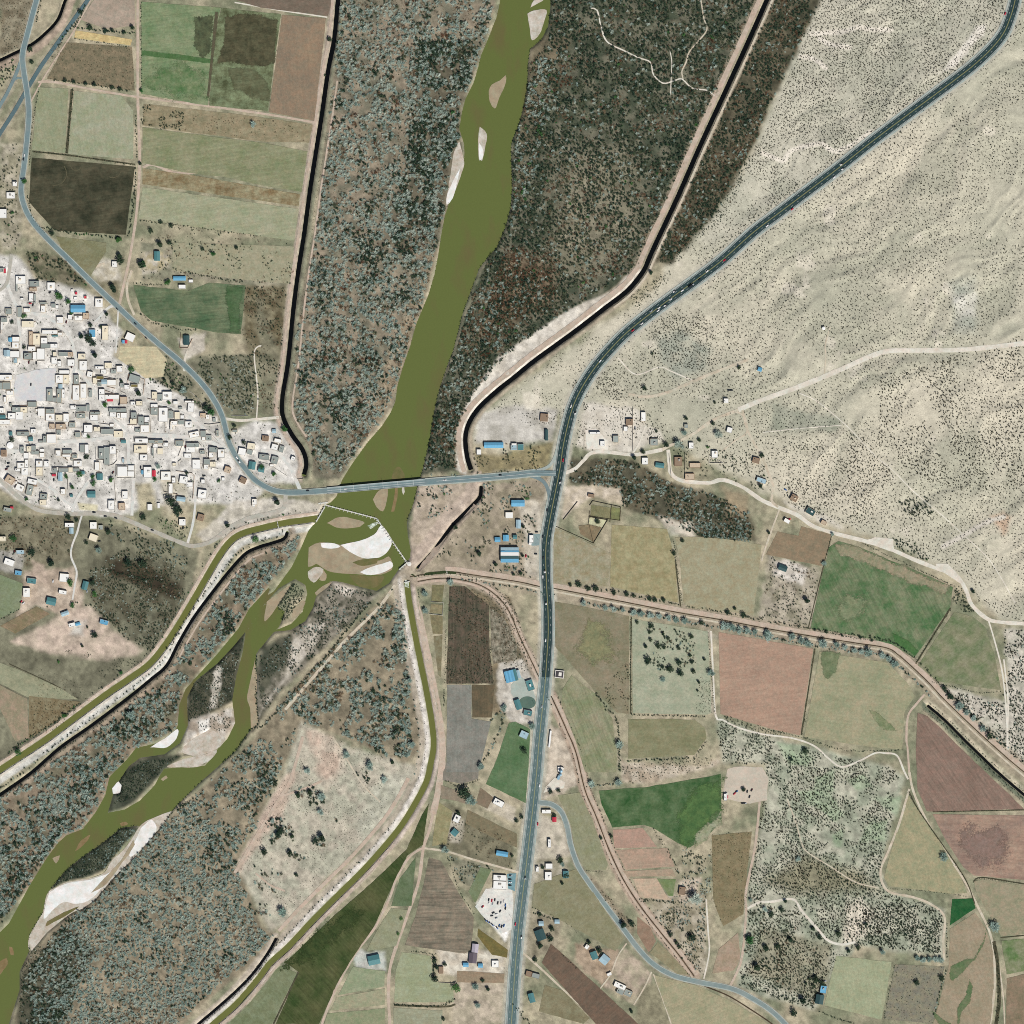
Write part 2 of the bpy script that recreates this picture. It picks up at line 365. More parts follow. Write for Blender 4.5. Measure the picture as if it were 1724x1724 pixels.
RIVER_LEFT = [(452,992),(421,1026),(403,1059),(365,1105),(342,1130),(314,1161),(303.7,1187),(301,1222),(288,1248),(230,1261),(214,1281),(186,1309),(178.7,1340),(163,1368),(143,1394),(170,1385),(179,1369),(189,1335),(196.5,1317),(215,1289),(235,1274),(276,1268),(301,1250),(314,1222),(312.7,1174),(326.7,1146),(365,1115),(393,1085),(418,1054),(440,1024)]
RIVER_SIDE = [(905,-30),(910,0),(922,10),(921,40),(905,62),(897,78),(885,84),(880,70),(898,62),(906,40),(912,16),(900,4),(894,-30)]
WATER_Z = -2.5

BARS = [
 ('10', [(1650,495),(1655,540),(1610,640),(1580,715),(1545,670),(1540,600),(1560,555),(1610,530)], 'sandt', 0.12, 'tan sandbar in the upper river'),
 ('10', [(1480,835),(1525,880),(1520,950),(1495,1060),(1475,1050),(1470,930)], 'sandp', 0.12, 'pale sandbar below the tan one in the upper river'),
 ('10', [(1475,940),(1500,985),(1500,1040),(1480,1058),(1474,1000)], 'sandw', 0.25, 'white tip of the upper river sandbar'),
 ('10', [(1345,930),(1375,1050),(1370,1110),(1320,1250),(1260,1360),(1262,1300),(1290,1130),(1310,1000)], 'sandp', 0.3, 'grey sand flat on the west bank of the upper river'),
 ('10', [(1350,1110),(1330,1200),(1300,1310),(1262,1350),(1262,1290),(1300,1200)], 'sandw', 0.45, 'white sand strip on the west bank of the upper river'),
 ('20', [(110,90),(150,70),(235,65),(220,140),(190,220),(140,265),(125,190)], 'sandp', 0.4, 'small wooded sand island at the northern river edge'),
 ('20', [(130,50),(215,0),(150,0)], 'sandp', 0.4, 'tiny sand island at the top of the river'),
 ('11', [(775,1610),(810,1555),(870,1535),(865,1620),(840,1690),(800,1660)], 'sandt', 0.15, 'tan sandbar just below the bridge'),
 ('11', [(920,1530),(940,1530),(935,1600),(915,1690),(895,1690),(915,1600)], 'sandr', 0.08, 'narrow reddish sandbar below the bridge'),
 ('11', [(968,1530),(982,1530),(985,1560),(975,1580),(965,1550)], 'sandp', 0.2, 'tiny pale sandbar below the bridge'),
 ('11', [(910,1420),(940,1390),(970,1420),(985,1470),(900,1480)], 'sando', 0.04, 'submerged brown shoal above the bridge'),
 ('12', [(470,80),(560,40),(680,60),(720,80),(690,105),(560,115)], 'sandt', 0.08, 'tan shoal under the weir'),
 ('12', [(350,240),(420,210),(560,225),(640,280),(720,315),(820,330),(880,300),(910,360),(900,390),(830,420),(720,420),(500,405),(400,350),(350,370)], 'sandt', 0.12, 'large tan sand flat below the weir'),
 ('12', [(560,225),(680,200),(760,170),(800,140),(830,95),(870,140),(900,200),(880,260),(820,305),(720,315),(640,280)], 'sandw', 0.4, 'bright white sandbar below the weir'),
 ('12', [(430,215),(500,210),(560,235),(500,250),(440,240)], 'sandw', 0.3, 'small white sand spit west of the bright sandbar'),
 ('12', [(690,405),(760,370),(840,350),(890,330),(910,365),(860,400),(760,425)], 'sandw', 0.3, 'streaky white sandbar south of the bright one'),
 ('12', [(640,340),(700,320),(810,315),(800,345),(700,365)], 'sando', 0.3, 'brown green shoal between the white sandbars'),
 ('12', [(620,420),(760,430),(850,430),(800,500),(720,510),(650,470)], 'sando', 0.06, 'brown weedy shoal south of the sand flat'),
 ('12', [(345,400),(400,370),(450,385),(430,430),(385,475),(350,440)], 'sandp', 0.3, 'small bushy sand islet in the braided pool'),
 ('12', [(450,390),(470,420),(460,460),(420,455)], 'sandt', 0.1, 'thin tan spit beside the bushy islet'),
 ('12', [(75,600),(180,520),(240,480),(150,620),(60,730)], 'sandt', 0.15, 'tan bar on the west side of the wooded island'),
 ('12', [(250,640),(310,590),(330,600),(290,680),(235,725)], 'sandt', 0.15, 'tan bar on the east side of the wooded island'),
 ('12', [(390,540),(440,500),(510,465),(480,500),(400,560)], 'sandt', 0.2, 'tan bar at the eastern channel bank'),
 ('02', [(1680,980),(1695,1100),(1690,1250),(1705,1400),(1660,1450),(1650,1300),(1630,1230),(1660,1080)], 'sandt', 0.15, 'long tan bar along the east bank of the main channel'),
 ('02', [(1210,1560),(1280,1500),(1390,1440),(1480,1500),(1430,1570),(1300,1620),(1210,1600)], 'sandp', 0.5, 'pale gravel flat on the braid island'),
 ('02', [(990,1560),(1100,1490),(1170,1440),(1165,1500),(1100,1560)], 'sandw', 0.4, 'white sand point in the narrow western channel'),
 ('02', [(1090,1690),(1200,1640),(1340,1610),(1430,1580),(1390,1640),(1300,1690)], 'sandp', 0.3, 'pale sand shore south of the braid island'),
 ('03', [(740,170),(780,125),(800,150),(790,200),(745,205)], 'sandw', 0.4, 'small white sand spot at the narrow channel'),
 ('03', [(1130,320),(1080,400),(1020,470),(900,610),(740,770),(620,910),(540,965),(460,1000),(310,1120),(205,1245),(192,1150),(280,990),(290,940),(320,850),(430,790),(580,765),(680,730),(740,640),(800,590),(870,500),(920,420),(1000,370)], 'sandp', 0.25, 'long pale sandbar along the southwest bend'),
 ('03', [(930,430),(1000,375),(1020,400),(1030,450),(960,540),(860,620),(870,560)], 'sandw', 0.42, 'white upper part of the southwest sandbar'),
 ('03', [(325,855),(430,800),(600,770),(700,735),(770,690),(720,760),(600,900),(500,930),(420,920),(340,980),(290,1030),(300,930)], 'sandw', 0.42, 'broad white lower part of the southwest sandbar'),
 ('03', [(310,1050),(420,990),(520,950),(450,1000),(340,1060),(300,1080)], 'sando', 0.48, 'thin olive puddle strip in the southwest sandbar'),
 ('03', [(600,860),(690,760),(800,640),(880,510),(890,540),(800,670),(700,800)], 'sandt', 0.5, 'tan stripe through the southwest sandbar'),
 ('03', [(495,585),(530,520),(595,475),(580,510),(530,560)], 'sandr', 0.06, 'thin brown shoal in the southwestern river'),
 ('03', [(345,630),(395,612),(370,665)], 'sandt', 0.06, 'tiny triangular shoal in the southwestern river'),
 ('03', [(0,1310),(40,1290),(50,1330),(20,1370),(0,1400)], 'sandr', 0.06, 'reddish shoal at the western frame edge'),
 ('03', [(60,1215),(80,1220),(90,1270),(70,1270)], 'sandr', 0.05, 'tiny reddish shoal near the western frame edge'),
 ('03', [(1060,110),(1095,85),(1105,100),(1075,122)], 'sandt', 0.06, 'tiny tan shoal south of the braid island'),
 ('03', [(790,400),(830,390),(845,405),(800,420)], 'sandr', 0.06, 'tiny brown shoal beside the southwest sandbar'),
]
# hill country east of the valley
HILLS = [(1395,-40),(1780,-40),(1780,1060),(1724,1046),(1690,1044),(1665,1030),(1640,1010),(1625,975),(1590,955),(1540,925),(1440,890),(1370,870),(1320,830),(1290,750),(1180,690),(1000,680),(962,705),(985,660),(1050,575),(1290,390),(1230,420),(1130,470),(1150,420),(1230,330),(1262,270),(1310,170)]

# ------------------------------------------------------------------ relief
d = psdf(HILLS, GX, GY)
hm = 1 - sstep(-60, 4, d)
u = (GX * 0.64 + GY * 0.77); v = (GX * 0.77 - GY * 0.64)
wob = (fbm(GX, GY, 160, 3, 9) - 0.5) * 120
rel = (fbm(u + wob, v * 0.45, 75, 4, 21) - 0.5) * 9 + (fbm(u + wob, v * 0.5, 26, 3, 31) - 0.5) * 1.6 + np.abs(fbm(u + wob * .7, v * 0.35, 48, 3, 41) - 0.5) * -6
rel += sstep(0, 700, -d) * 8
dh, _ = seg_dist(smooth(HIGHWAY, 12), GX, GY, False, 50)
EAST_ROAD = [(947,797.5),(967,790),(982.5,775),(995,763),(1018,760.5),(1064,765.6),(1090,762),(1115,757),(1130.5,749),(1166,731),(1199.5,708),(1243,690),(1284,673),(1345,651),(1406.5,626),(1462.7,601),(1496,591),(1540,590),(1616,589),(1680,583),(1724,578),(1754,575)]
de, _ = seg_dist(smooth(EAST_ROAD, 12), GX, GY, False, 30)
H = hm * rel * 1.3 * sstep(12, 42, dh) * sstep(5, 22, de)
H += (1 - hm) * (fbm(GX, GY, 30, 3, 51) - 0.5) * 0.35
flat_fix = np.zeros_like(H)

def carve_water(pts, z, slope_out, wdt, grow=0.0):
    global H
    sl_ = win(pts, wdt + 6); X, Y = GX[sl_], GY[sl_]
    dd = psdf(pts, X, Y, 12) - grow
    prof = np.where(dd < 0, z + np.maximum(dd * 0.5, -2.2), z + np.minimum(dd * slope_out, 40))
    H[sl_] = np.minimum(H[sl_], prof)
    BLK[sl_] |= dd < 2.5
for pl, gw in ((RIVER_UP, 0), (RIVER_MAIN, 0), (RIVER_LEFT, 2.2), (RIVER_SIDE, 1.0)): carve_water(pl, WATER_Z, 0.9, 8, gw)
for key, pts, mt, top, lab in BARS: carve_water(TP(key, pts), WATER_Z, 0.9, 8)
def carve_canal(line, hw, z, crest, cw, slope=1.0):
    """channel with its waterline hw metres off the line at height z and banks of height crest"""
    global H
    pts = smooth(line); sl_ = win(pts, hw + cw + 12); X, Y = GX[sl_], GY[sl_]
    dd, _ = seg_dist(pts, X, Y, False, hw + cw + 10)
    k = dd - hw
    prof = np.where(k < 0, z + np.maximum(k * 0.8, -1.5), np.minimum(z + k * slope, crest))
    top = (crest - z) / slope
    prof = np.where(k > top + cw, crest * (1 - sstep(top + cw, top + cw + 4, k)), prof)
    m = k < top + cw + 4
    keep = H[sl_] < WATER_Z + 1.6
    H[sl_] = np.where(m & ~keep, prof, H[sl_])
    BLK[sl_] |= k < top
carve_canal(WEST_DRAIN, 4.0, -2.2, 0.5, 4, 1.6)
carve_canal(EAST_DRAIN, 4.2, -2.2, 0.6, 8, 1.6)
carve_canal(EAST_DRAIN_S, 3.4, -2.2, 0.6, 8, 1.6)
carve_canal(WEST_CANAL, 5.2, -1.2, 0.7, 3.5, 1.0)
carve_canal(SW_DRAIN, 3.0, -2.0, 0.3, 2, 1.5)
carve_canal(SOUTH_CANAL, 5.0, -1.2, 0.7, 6, 1.0)
carve_canal(NW_DRAIN, 2.8, -1.8, 0.4, 3, 1.5)
carve_canal(S_SIDE_DRAIN, 2.6, -2.0, 0.3, 2, 1.6)
carve_canal(SE_DRAIN, 2.4, -1.8, 0.4, 3, 1.5)
H0 = H.copy()

# ------------------------------------------------------------------ ground cover colours
f = sstep(.25, .75, fbm(GX, GY, 40, 6, 2))[..., None]
CO[:] = alb((126, 130, 106)) * (1 - f) + alb((180, 170, 146)) * f
# hills: pale gravel with greener hollows
fh = sstep(0.25, 0.75, fbm(GX, GY, 140, 5, 6))[..., None]
hc = alb((208, 201, 182)) * (1 - fh) + alb((190, 187, 168)) * fh
hollow = sstep(0.50, 0.66, fbm(u + wob, v * 0.45, 60, 4, 22))[..., None] * 0.42
hc = hc * (1 - hollow) + alb((158, 160, 142)) * hollow
wh = sstep(0.70, 0.80, fbm(GX, GY, 45, 4, 16))[..., None] * 0.6
hc = hc * (1 - wh) + alb((226, 218, 202)) * wh
hc = hc * (1 + .16 * (fbm(GX, GY, 9, 4, 77) - .5))[..., None]
mm = (1 - sstep(-10, 10, psdf([(1395,-40),(1780,-40),(1780,1060),(1690,1044),(1640,1010),(1610,965),(1540,930),(1430,893),(1340,865),(1300,830),(1230,800),(1130,745),(960,745),(968,705),(930,690),(850,760),(800,745),(800,700),(940,600),(1100,490),(1130,440),(1150,400),(1230,330),(1262,270),(1310,170)], GX, GY) + (fbm(GX, GY, 30, 3, 8) - .5) * 24))[..., None]
CO[:] = CO * (1 - mm) + hc * mm
NWHILL = [(1370,-40),(1700,-40),(1690,40),(1640,95),(1500,200),(1300,350),(1200,420),(1180,400),(1262,260),(1310,150)]
paint(NWHILL, (176,176,156), (200,194,174), 40, 14, 0.75)
paint([(1300,680),(1420,705),(1410,725),(1300,728)], (150,154,134), (165,166,146), 30, 8)
paint([(1105,570),(1150,555),(1200,590),(1190,620),(1140,640),(1105,600)], (160,164,148), (178,176,156), 20, 10)
paint([(1600,480),(1640,470),(1645,560),(1610,560)], (172,178,164), (180,182,166), 20, 12, 0.8)
paint([(1670,870),(1690,860),(1706,870),(1690,900)], (205,150,120), (215,170,140), 12, 6, 0.8)
paint([(1600,500),(1640,495),(1640,530),(1615,535)], (232,226,214), (220,214,198), 12, 8, 0.7)
# woods by the river
paint([(572,-30),(845,-30),(810,90),(780,170),(772,215),(780,260),(745,390),(720,490),(665,680),(600,760),(572,806),(528,806),(522,760),(490,705),(484,640),(500,520),(530,380),(550,200)], (152,134,112), (118,114,94), 18, 4, 1, 3)
paint([(700,90),(800,70),(780,180),(770,260),(745,380),(690,420),(640,420),(700,250)], (70,72,54), (110,96,76), 18, 20, 0.7)
paint([(735,420),(725,470),(690,570),(660,680),(620,735),(640,640),(690,500),(715,430)], (172,152,126), (152,130,104), 16, 6, 0.9)
paint([(925,-30),(1290,-30),(1095,430),(1070,460),(860,630),(790,690),(778,790),(708,800),(730,690),(765,590),(800,480),(862,350),(863,240),(892,110)], (70,78,61), (112,110,90), 14, 4, 1, 3)
paint([(950,250),(1060,250),(1080,400),(990,470),(920,470)], (128,122,98), (150,140,116), 18, 24, 0.8)
paint([(860,430),(930,440),(940,500),(870,540),(810,560),(830,480)], (96,66,48), (140,112,86), 14, 14, 0.8)
paint([(890,60),(960,60),(900,200),(870,330),(880,120)], (140,118,92), (96,88,66), 14, 14, 0.7)
paint([(1306,-30),(1395,-30),(1305,160),(1262,262),(1200,365),(1130,445),(1095,445),(1150,330),(1225,165)], (72,72,54), (108,98,76), 14, 5, 1, 6)
paint([(-30,1355),(50,1306),(150,1235),(280,1130),(390,968),(430,930),(480,915),(505,900),(505,920),(440,1000),(400,1055),(310,1160),(300,1225),(225,1265),(190,1310),(150,1400),(110,1410),(60,1480),(-30,1590)], (146,124,102), (112,106,84), 18, 3, 1, 2)
paint([(20,1754),(40,1620),(110,1540),(180,1480),(270,1390),(380,1290),(430,1240),(470,1180),(590,1060),(650,1000),(690,1040),(700,1150),(708,1260),(680,1290),(600,1250),(520,1220),(470,1300),(400,1450),(440,1560),(476,1580),(330,1700),(290,1754)], (128,116,94), (158,140,114), 20, 4, 1, 3)
paint([(20,1754),(35,1640),(110,1560),(160,1600),(90,1754)], (52,58,46), (84,84,66), 12, 10, 0.9)
paint([(508,1216),(592,1258),(700,1290),(682,1335),(625,1410),(545,1482),(492,1555),(455,1566),(398,1460),(440,1380),(478,1300)], (176,174,152), (190,178,158), 16, 6, 1, 4)
paint([(514,1228),(560,1238),(584,1270),(550,1330),(530,1280)], (206,170,150), (200,180,160), 20, 8, 0.9)
paint([(500,1300),(470,1380),(420,1440),(395,1480),(415,1420),(450,1360),(480,1300)], (206,172,154), (196,166,146), 20, 5, 0.9)
paint([(640,1310),(690,1300),(660,1370),(610,1420),(600,1380)], (198,196,176), (182,182,160), 12, 8, 0.7)
# braid islands and gravel flats
paint(TP('03', [(920,430),(800,560),(700,700),(560,765),(420,790),(320,850),(420,720),(520,640),(680,520),(800,425)]), (52,60,48), (82,86,70), 10, 3, 1, 2)
paint([(318,1160),(370,1110),(415,1060),(405,1110),(394,1180),(330,1215),(312,1225)], (58,62,50), (88,86,68), 12, 3, 1, 2)
paint([(365,1120),(372,1125),(366,1190),(352,1200),(350,1192)], (210,200,186), (190,180,164), 8, 3, 0.9)
paint([(316,1215),(392,1190),(396,1220),(380,1244),(360,1262),(300,1270),(308,1256)], (170,150,132), (206,196,184), 12, 4, 1, 3)
paint([(335,1215),(352,1210),(350,1260),(338,1262)], (240,236,228), (224,216,206), 8, 3, 1, 2)
paint([(196,1305),(235,1278),(300,1270),(310,1272),(285,1290),(258,1318),(225,1352),(182,1370)], (56,62,50), (80,84,68), 12, 4, 1, 2)
paint([(440,1095),(490,1066),(530,1012),(556,980),(590,988),(640,998),(600,1040),(520,1115),(470,1170),(430,1225),(425,1170)], (150,140,124), (92,90,74), 9, 4, 1, 3)
paint([(438,1088),(490,1066),(500,1090),(470,1130),(436,1180)], (66,72,58), (92,92,74), 10, 6, 0.95, 4)
paint([(490,1080),(520,1052),(550,1048),(520,1100),(460,1170),(436,1205),(440,1190),(480,1140)], (210,198,184), (180,168,150), 7, 4, 0.9, 4)
paint([(560,980),(600,990),(590,1005),(575,1004)], (228,214,200), (210,194,178), 7, 4, 0.9, 3)
# town and its yards
paint([(-30,425),(28,430),(62,470),(112,472),(160,500),(205,560),(192,600),(262,640),(362,690),(378,735),(430,706),(482,716),(512,775),(500,815),(455,815),(420,850),(330,848),(250,850),(200,872),(120,862),(40,848),(-30,800)], (196,192,184), (226,221,214), 18, 5, 1, 4)
paint([(395,845),(470,838),(545,848),(530,876),(450,872),(380,905),(350,915),(330,900)], (214,204,192), (196,186,170), 12, 4, 0.9)
paint([(225,815),(255,810),(262,850),(235,865)], (186,170,134), (160,150,118), 9, 5, 0.9)
paint([(130,846),(165,850),(164,862),(134,858)], (214,202,160), (196,186,150), 9, 2, 0.9, 1)
paint([(268,805),(310,810),(325,850),(280,870)], (170,160,132), (200,188,166), 9, 6, 0.7)
paint([(-30,866),(130,870),(180,880),(310,920),(330,925),(330,990),(260,1100),(200,1160),(100,1230),(-30,1300)], (134,132,106), (110,108,86), 26, 5, 1)
paint([(-30,868),(120,870),(125,940),(50,960),(-30,930)], (140,132,106), (116,108,84), 14, 5, 0.9)
paint([(40,960),(125,955),(140,1000),(135,1060),(110,1035),(60,1020),(30,1040)], (182,156,136), (200,176,156), 14, 5, 1)
paint([(55,945),(75,950),(80,985),(50,970)], (196,166,148), (186,160,140), 10, 4, 0.9)
paint([(110,1030),(150,1020),(190,1060),(240,1095),(225,1105),(150,1110),(90,1100),(20,1080),(60,1060)], (204,176,158), (188,166,146), 14, 6, 1)
paint([(125,1040),(145,1045),(140,1070),(118,1068)], (205,200,190), (190,182,170), 9, 5, 0.9)
paint([(150,955),(210,925),(262,940),(315,965),(310,1000),(262,1095),(225,1080),(175,1035),(150,1000)], (92,88,68), (112,112,90), 14, 8, 0.95)
paint([(180,940),(250,950),(312,985),(300,1010),(240,990),(185,970)], (54,40,28), (72,62,44), 12, 6, 0.9)
paint([(-30,925),(40,930),(38,965),(-30,960)], (170,166,158), (156,152,144), 10, 4, 0.9)
# west bank farms
paint([(235,405),(300,420),(498,430),(492,490),(410,480),(330,470),(240,470)], (160,150,126), (138,138,112), 16, 4, 1)
paint([(240,425),(285,425),(285,452),(240,460)], (196,186,170), (176,158,120), 9, 5, 0.9)
paint([(140,440),(200,435),(205,480),(165,475)], (206,196,180), (186,172,148), 9, 5, 0.9)
paint([(150,480),(200,470),(200,520),(170,500)], (150,140,110), (128,118,90), 9, 5, 0.9)
paint([(410,482),(482,480),(472,610),(418,600),(408,560)], (100,88,62), (132,122,94), 12, 5, 1)
paint([(300,570),(345,562),(345,590),(312,605)], (210,198,184), (196,184,168), 8, 4, 0.95)
paint([(312,612),(345,596),(430,598),(432,700),(380,695),(345,645)], (104,106,84), (132,128,104), 14, 5, 1)
paint([(430,480),(440,700),(478,705),(478,620)], (116,116,92), (140,134,108), 12, 5, 0.8)
paint([(270,590),(300,612),(345,660),(370,700),(340,690),(262,640)], (150,142,116), (104,106,84), 10, 4, 0.9)
paint([(40,420),(105,432),(160,485),(110,480),(60,470)], (96,98,72), (136,126,100), 10, 5, 1)
paint([(0,-30),(60,-30),(50,40),(35,90),(0,95)], (126,112,88), (146,136,112), 12, 4, 1)
paint([(0,240),(40,240),(35,420),(0,425)], (150,142,116), (186,174,152), 12, 5, 0.9)
# between bridge and highway
paint([(700,810),(810,815),(800,850),(700,955),(692,930),(690,880)], (190,168,148), (170,150,128), 14, 4, 1)
paint([(812,815),(925,806),(912,990),(760,955),(720,958)], (168,150,128), (148,134,110), 16, 4, 1)
paint([(800,760),(840,770),(930,745),(925,790),(800,798)], (158,140,96), (130,116,82), 12, 5, 0.9)
paint([(870,840),(912,845),(908,985),(885,985),(880,900)], (206,194,176), (188,174,154), 10, 5, 0.9)
paint([(800,700),(870,680),(940,690),(930,740),(850,748),(805,745)], (178,172,160), (206,200,190), 16, 6, 1)
paint([(880,660),(910,665),(915,690),(885,690)], (238,228,208), (222,210,190), 8, 5, 0.8)
paint([(950,770),(1060,772),(1130,812),(1200,832),(1262,862),(1272,912),(1180,906),(1130,882),(1050,856),(1040,822),(958,816)], (108,98,76), (84,82,64), 14, 5, 1)
paint([(985,680),(1070,690),(1120,740),(1060,764),(1000,760),(970,750)], (206,194,178), (222,212,198), 14, 6, 0.9)
paint([(950,818),(1045,820),(1050,850),(1000,835),(950,870)], (216,196,176), (196,176,150), 12, 4, 1)
paint([(1110,870),(1165,880),(1170,905),(1130,900)], (222,204,186), (196,190,172), 10, 5, 0.9)
paint([(1215,820),(1262,830),(1258,870),(1225,865)], (170,142,110), (154,132,104), 10, 8, 0.8, 8)
paint([(930,1000),(1300,1060),(1500,1100),(1480,1110),(1290,1080),(940,1015)], (168,150,126), (150,140,116), 12, 4, 0.8)
# land east of the highway, south
paint([(1205,1205),(1290,1240),(1370,1260),(1500,1290),(1524,1310),(1480,1470),(1500,1505),(1592,1530),(1588,1610),(1440,1592),(1370,1700),(1240,1664),(1258,1500),(1290,1350),(1290,1285),(1215,1285)], (184,182,160), (152,158,136), 22, 6, 1)
for q in ([(1335,1270),(1370,1275),(1360,1290),(1330,1285)], [(1345,1335),(1385,1325),(1425,1375),(1405,1385),(1365,1355)], [(1375,1310),(1405,1295),(1400,1330),(1370,1330)], [(1425,1312),(1455,1305),(1470,1325),(1440,1330)], [(1470,1345),(1518,1340),(1510,1375),(1490,1360)], [(1465,1385),(1495,1380),(1490,1415),(1445,1420)], [(1400,1405),(1420,1395),(1415,1425),(1402,1425)], [(1310,1250),(1350,1255),(1370,1280),(1330,1290)]):
    paint(q, (150,168,136), (160,172,144), 12, 4, 0.9, 5)
paint([(1290,1480),(1360,1440),(1450,1470),(1480,1500),(1420,1500),(1340,1510)], (128,124,96), (148,140,110), 14, 14, 0.9)
paint([(1425,1530),(1450,1515),(1470,1540),(1455,1580),(1420,1590)], (228,212,190), (214,200,180), 10, 8, 0.95)
paint([(1285,1560),(1400,1590),(1390,1690),(1260,1640)], (140,138,112), (158,148,120), 16, 8, 0.8)
paint([(1040,1270),(1060,1285),(1195,1290),(1210,1270),(1215,1285),(1100,1320),(1050,1315)], (176,152,130), (204,186,166), 12, 5, 0.9)
paint([(990,1470),(1070,1560),(1060,1580),(1000,1500)], (126,112,90), (148,130,106), 10, 4, 0.9)
paint([(1090,1510),(1190,1500),(1190,1640),(1170,1640),(1110,1560)], (186,172,150), (150,138,112), 10, 5, 1)
paint([(1085,1410),(1130,1400),(1160,1440),(1190,1470),(1130,1470)], (176,160,134), (150,144,116), 12, 5, 0.8)
paint([(1140,1480),(1180,1478),(1170,1520),(1145,1515)], (196,172,152), (206,184,164), 8, 4, 0.9)
paint([(1566,1150),(1695,1182),(1694,1060),(1760,1055),(1760,1300),(1724,1290),(1650,1230)], (206,196,180), (180,176,158), 12, 5, 1)
paint([(1295,935),(1320,945),(1380,955),(1375,1040),(1365,1060),(1275,1050)], (150,142,118), (180,166,146), 12, 5, 1)
paint([(1300,940),(1360,955),(1350,985),(1300,970)], (216,206,196), (200,188,174), 9, 5, 0.9)
paint([(1320,845),(1390,865),(1420,890),(1350,870)], (214,204,190), (200,190,172), 9, 5, 0.8)
paint([(1210,1075),(1160,1030),(1190,1060),(1200,1200),(1180,1200),(1185,1080)], (206,192,176), (150,144,122), 8, 4, 0.8)
# farms along the highway, south
paint([(755,985),(858,1005),(900,1140),(860,1200),(830,1200),(826,1140),(830,1030)], (140,120,92), (110,100,78), 12, 4, 1)
paint([(840,1115),(880,1110),(905,1150),(900,1220),(860,1215),(835,1170)], (190,180,166), (206,198,186), 10, 4, 1)
paint([(862,1225),(895,1225),(892,1262),(866,1262)], (204,192,176), (190,178,160), 9, 4, 0.9)
paint([(925,1220),(960,1240),(975,1320),(915,1345)], (186,166,146), (204,186,166), 12, 4, 1)
paint([(905,1370),(955,1380),(962,1440),(898,1450)], (198,184,164), (180,170,148), 10, 4, 1)
paint([(898,1445),(955,1450),(960,1490),(892,1490)], (180,170,150), (150,142,118), 9, 4, 1)
paint([(884,1540),(945,1545),(940,1600),(900,1615),(875,1600)], (160,146,122), (138,128,104), 10, 4, 1)
paint([(820,1500),(860,1470),(868,1560),(850,1585),(800,1520)], (224,220,212), (238,234,228), 12, 3, 1, 2)
paint([(735,1595),(850,1605),(848,1640),(740,1640)], (200,184,164), (214,204,186), 10, 4, 1)
paint([(770,1650),(848,1655),(846,1724),(760,1724)], (196,176,154), (170,156,132), 12, 5, 1)
paint([(818,1335),(868,1360),(866,1385),(815,1362)], (200,186,166), (186,172,150), 9, 3, 1, 2)
paint([(745,1350),(790,1365),(862,1410),(862,1465),(750,1430),(730,1400)], (130,122,96), (112,108,84), 14, 4, 1)
paint([(754,1367),(785,1380),(772,1420),(756,1420)], (196,184,166), (180,170,150), 9, 4, 0.9)
paint([(755,1440),(830,1460),(800,1500),(775,1480)], (118,120,96), (140,136,112), 10, 4, 1)
paint([(590,1600),(650,1600),(650,1635),(600,1630)], (180,186,180), (206,204,196), 8, 4, 0.9)
paint([(970,1590),(1040,1600),(1050,1640),(1015,1660),(970,1620)], (160,132,108), (176,148,124), 10, 4, 1)
paint([(1050,1595),(1100,1640),(1070,1690),(1020,1660)], (184,160,140), (170,156,130), 12, 4, 1)
paint([(1080,1660),(1110,1660),(1130,1724),(1070,1724)], (150,142,112), (132,124,98), 12, 4, 1)
# canal and drain banks
paint_line(WEST_DRAIN, 4.5, 9, (176,158,138), (150,140,118), -1)
paint_line(WEST_DRAIN, 4.5, 11, (128,132,104), (150,146,120), -1, k=0.9)
paint_line(WEST_DRAIN, 4.5, 14, (192,168,152), (176,156,138), 1, k=0.9)
paint_line(EAST_DRAIN, 4.5, 12, (170,150,126), (190,172,148), -1, k=0.9)
paint_line(EAST_DRAIN, 4.5, 20, (166,146,124), (150,138,114), 1, k=0.9)
paint([(860,640),(975,555),(1060,485),(1080,455),(1072,450),(1030,490),(960,520),(900,560),(840,600),(790,670),(770,720),(768,790),(785,800),(782,730),(795,700),(815,675)], (224,214,200), (206,194,178), 16, 3, 1, 2)
paint_line(EAST_DRAIN_S, 4, 26, (190,162,144), (204,180,162), 1, soft=3)
paint_line(EAST_DRAIN_S, 4, 9, (190,166,146), (176,152,132), -1)
paint_line(WEST_CANAL, 5.8, 11.5, (204,184,168), (190,172,154), 1)
paint_line(WEST_CANAL, 5.8, 12, (214,200,186), (226,218,206), -1)
paint_line(WEST_CANAL, 11, 20, (226,222,214), (166,168,158), -1, s=6, soft=2)
paint_line(SW_DRAIN, 3.6, 8, (120,116,96), (90,94,78), -1)
paint_line(SW_DRAIN, 3.6, 14, (190,160,138), (150,132,110), -1, soft=3, k=0.7)
paint_line(SOUTH_CANAL, 5.4, 9, (178,178,162), (206,200,188), 1)
paint_line(SOUTH_CANAL, 8, 15, (236,228,220), (200,188,176), 1, s=5, soft=2)
paint_line(SOUTH_CANAL, 15, 24, (196,176,158), (180,168,148), 1, soft=3, k=0.9)
paint_line(SOUTH_CANAL, 5.4, 13, (196,172,158), (206,186,172), -1)
paint_line(NW_DRAIN, 3.4, 16, (186,158,138), (170,146,126), -1, soft=2)
paint_line(NW_DRAIN, 3.4, 7, (150,140,118), (128,122,100), 1)
paint_line(S_SIDE_DRAIN, 3, 9, (176,158,138), (200,184,166), 1)
paint_line(EW_DITCH, 0, 16, (178,156,134), (156,142,118), 0, soft=5, k=0.8)
paint_line(LATERAL, 0, 9, (186,160,140), (164,146,124), 0, soft=3)
paint_line(LATERAL_S, 0, 10, (186,154,134), (172,146,124), 0, soft=2)
paint_line(SE_DRAIN, 2.5, 10, (214,190,162), (170,168,140), -1, soft=2)
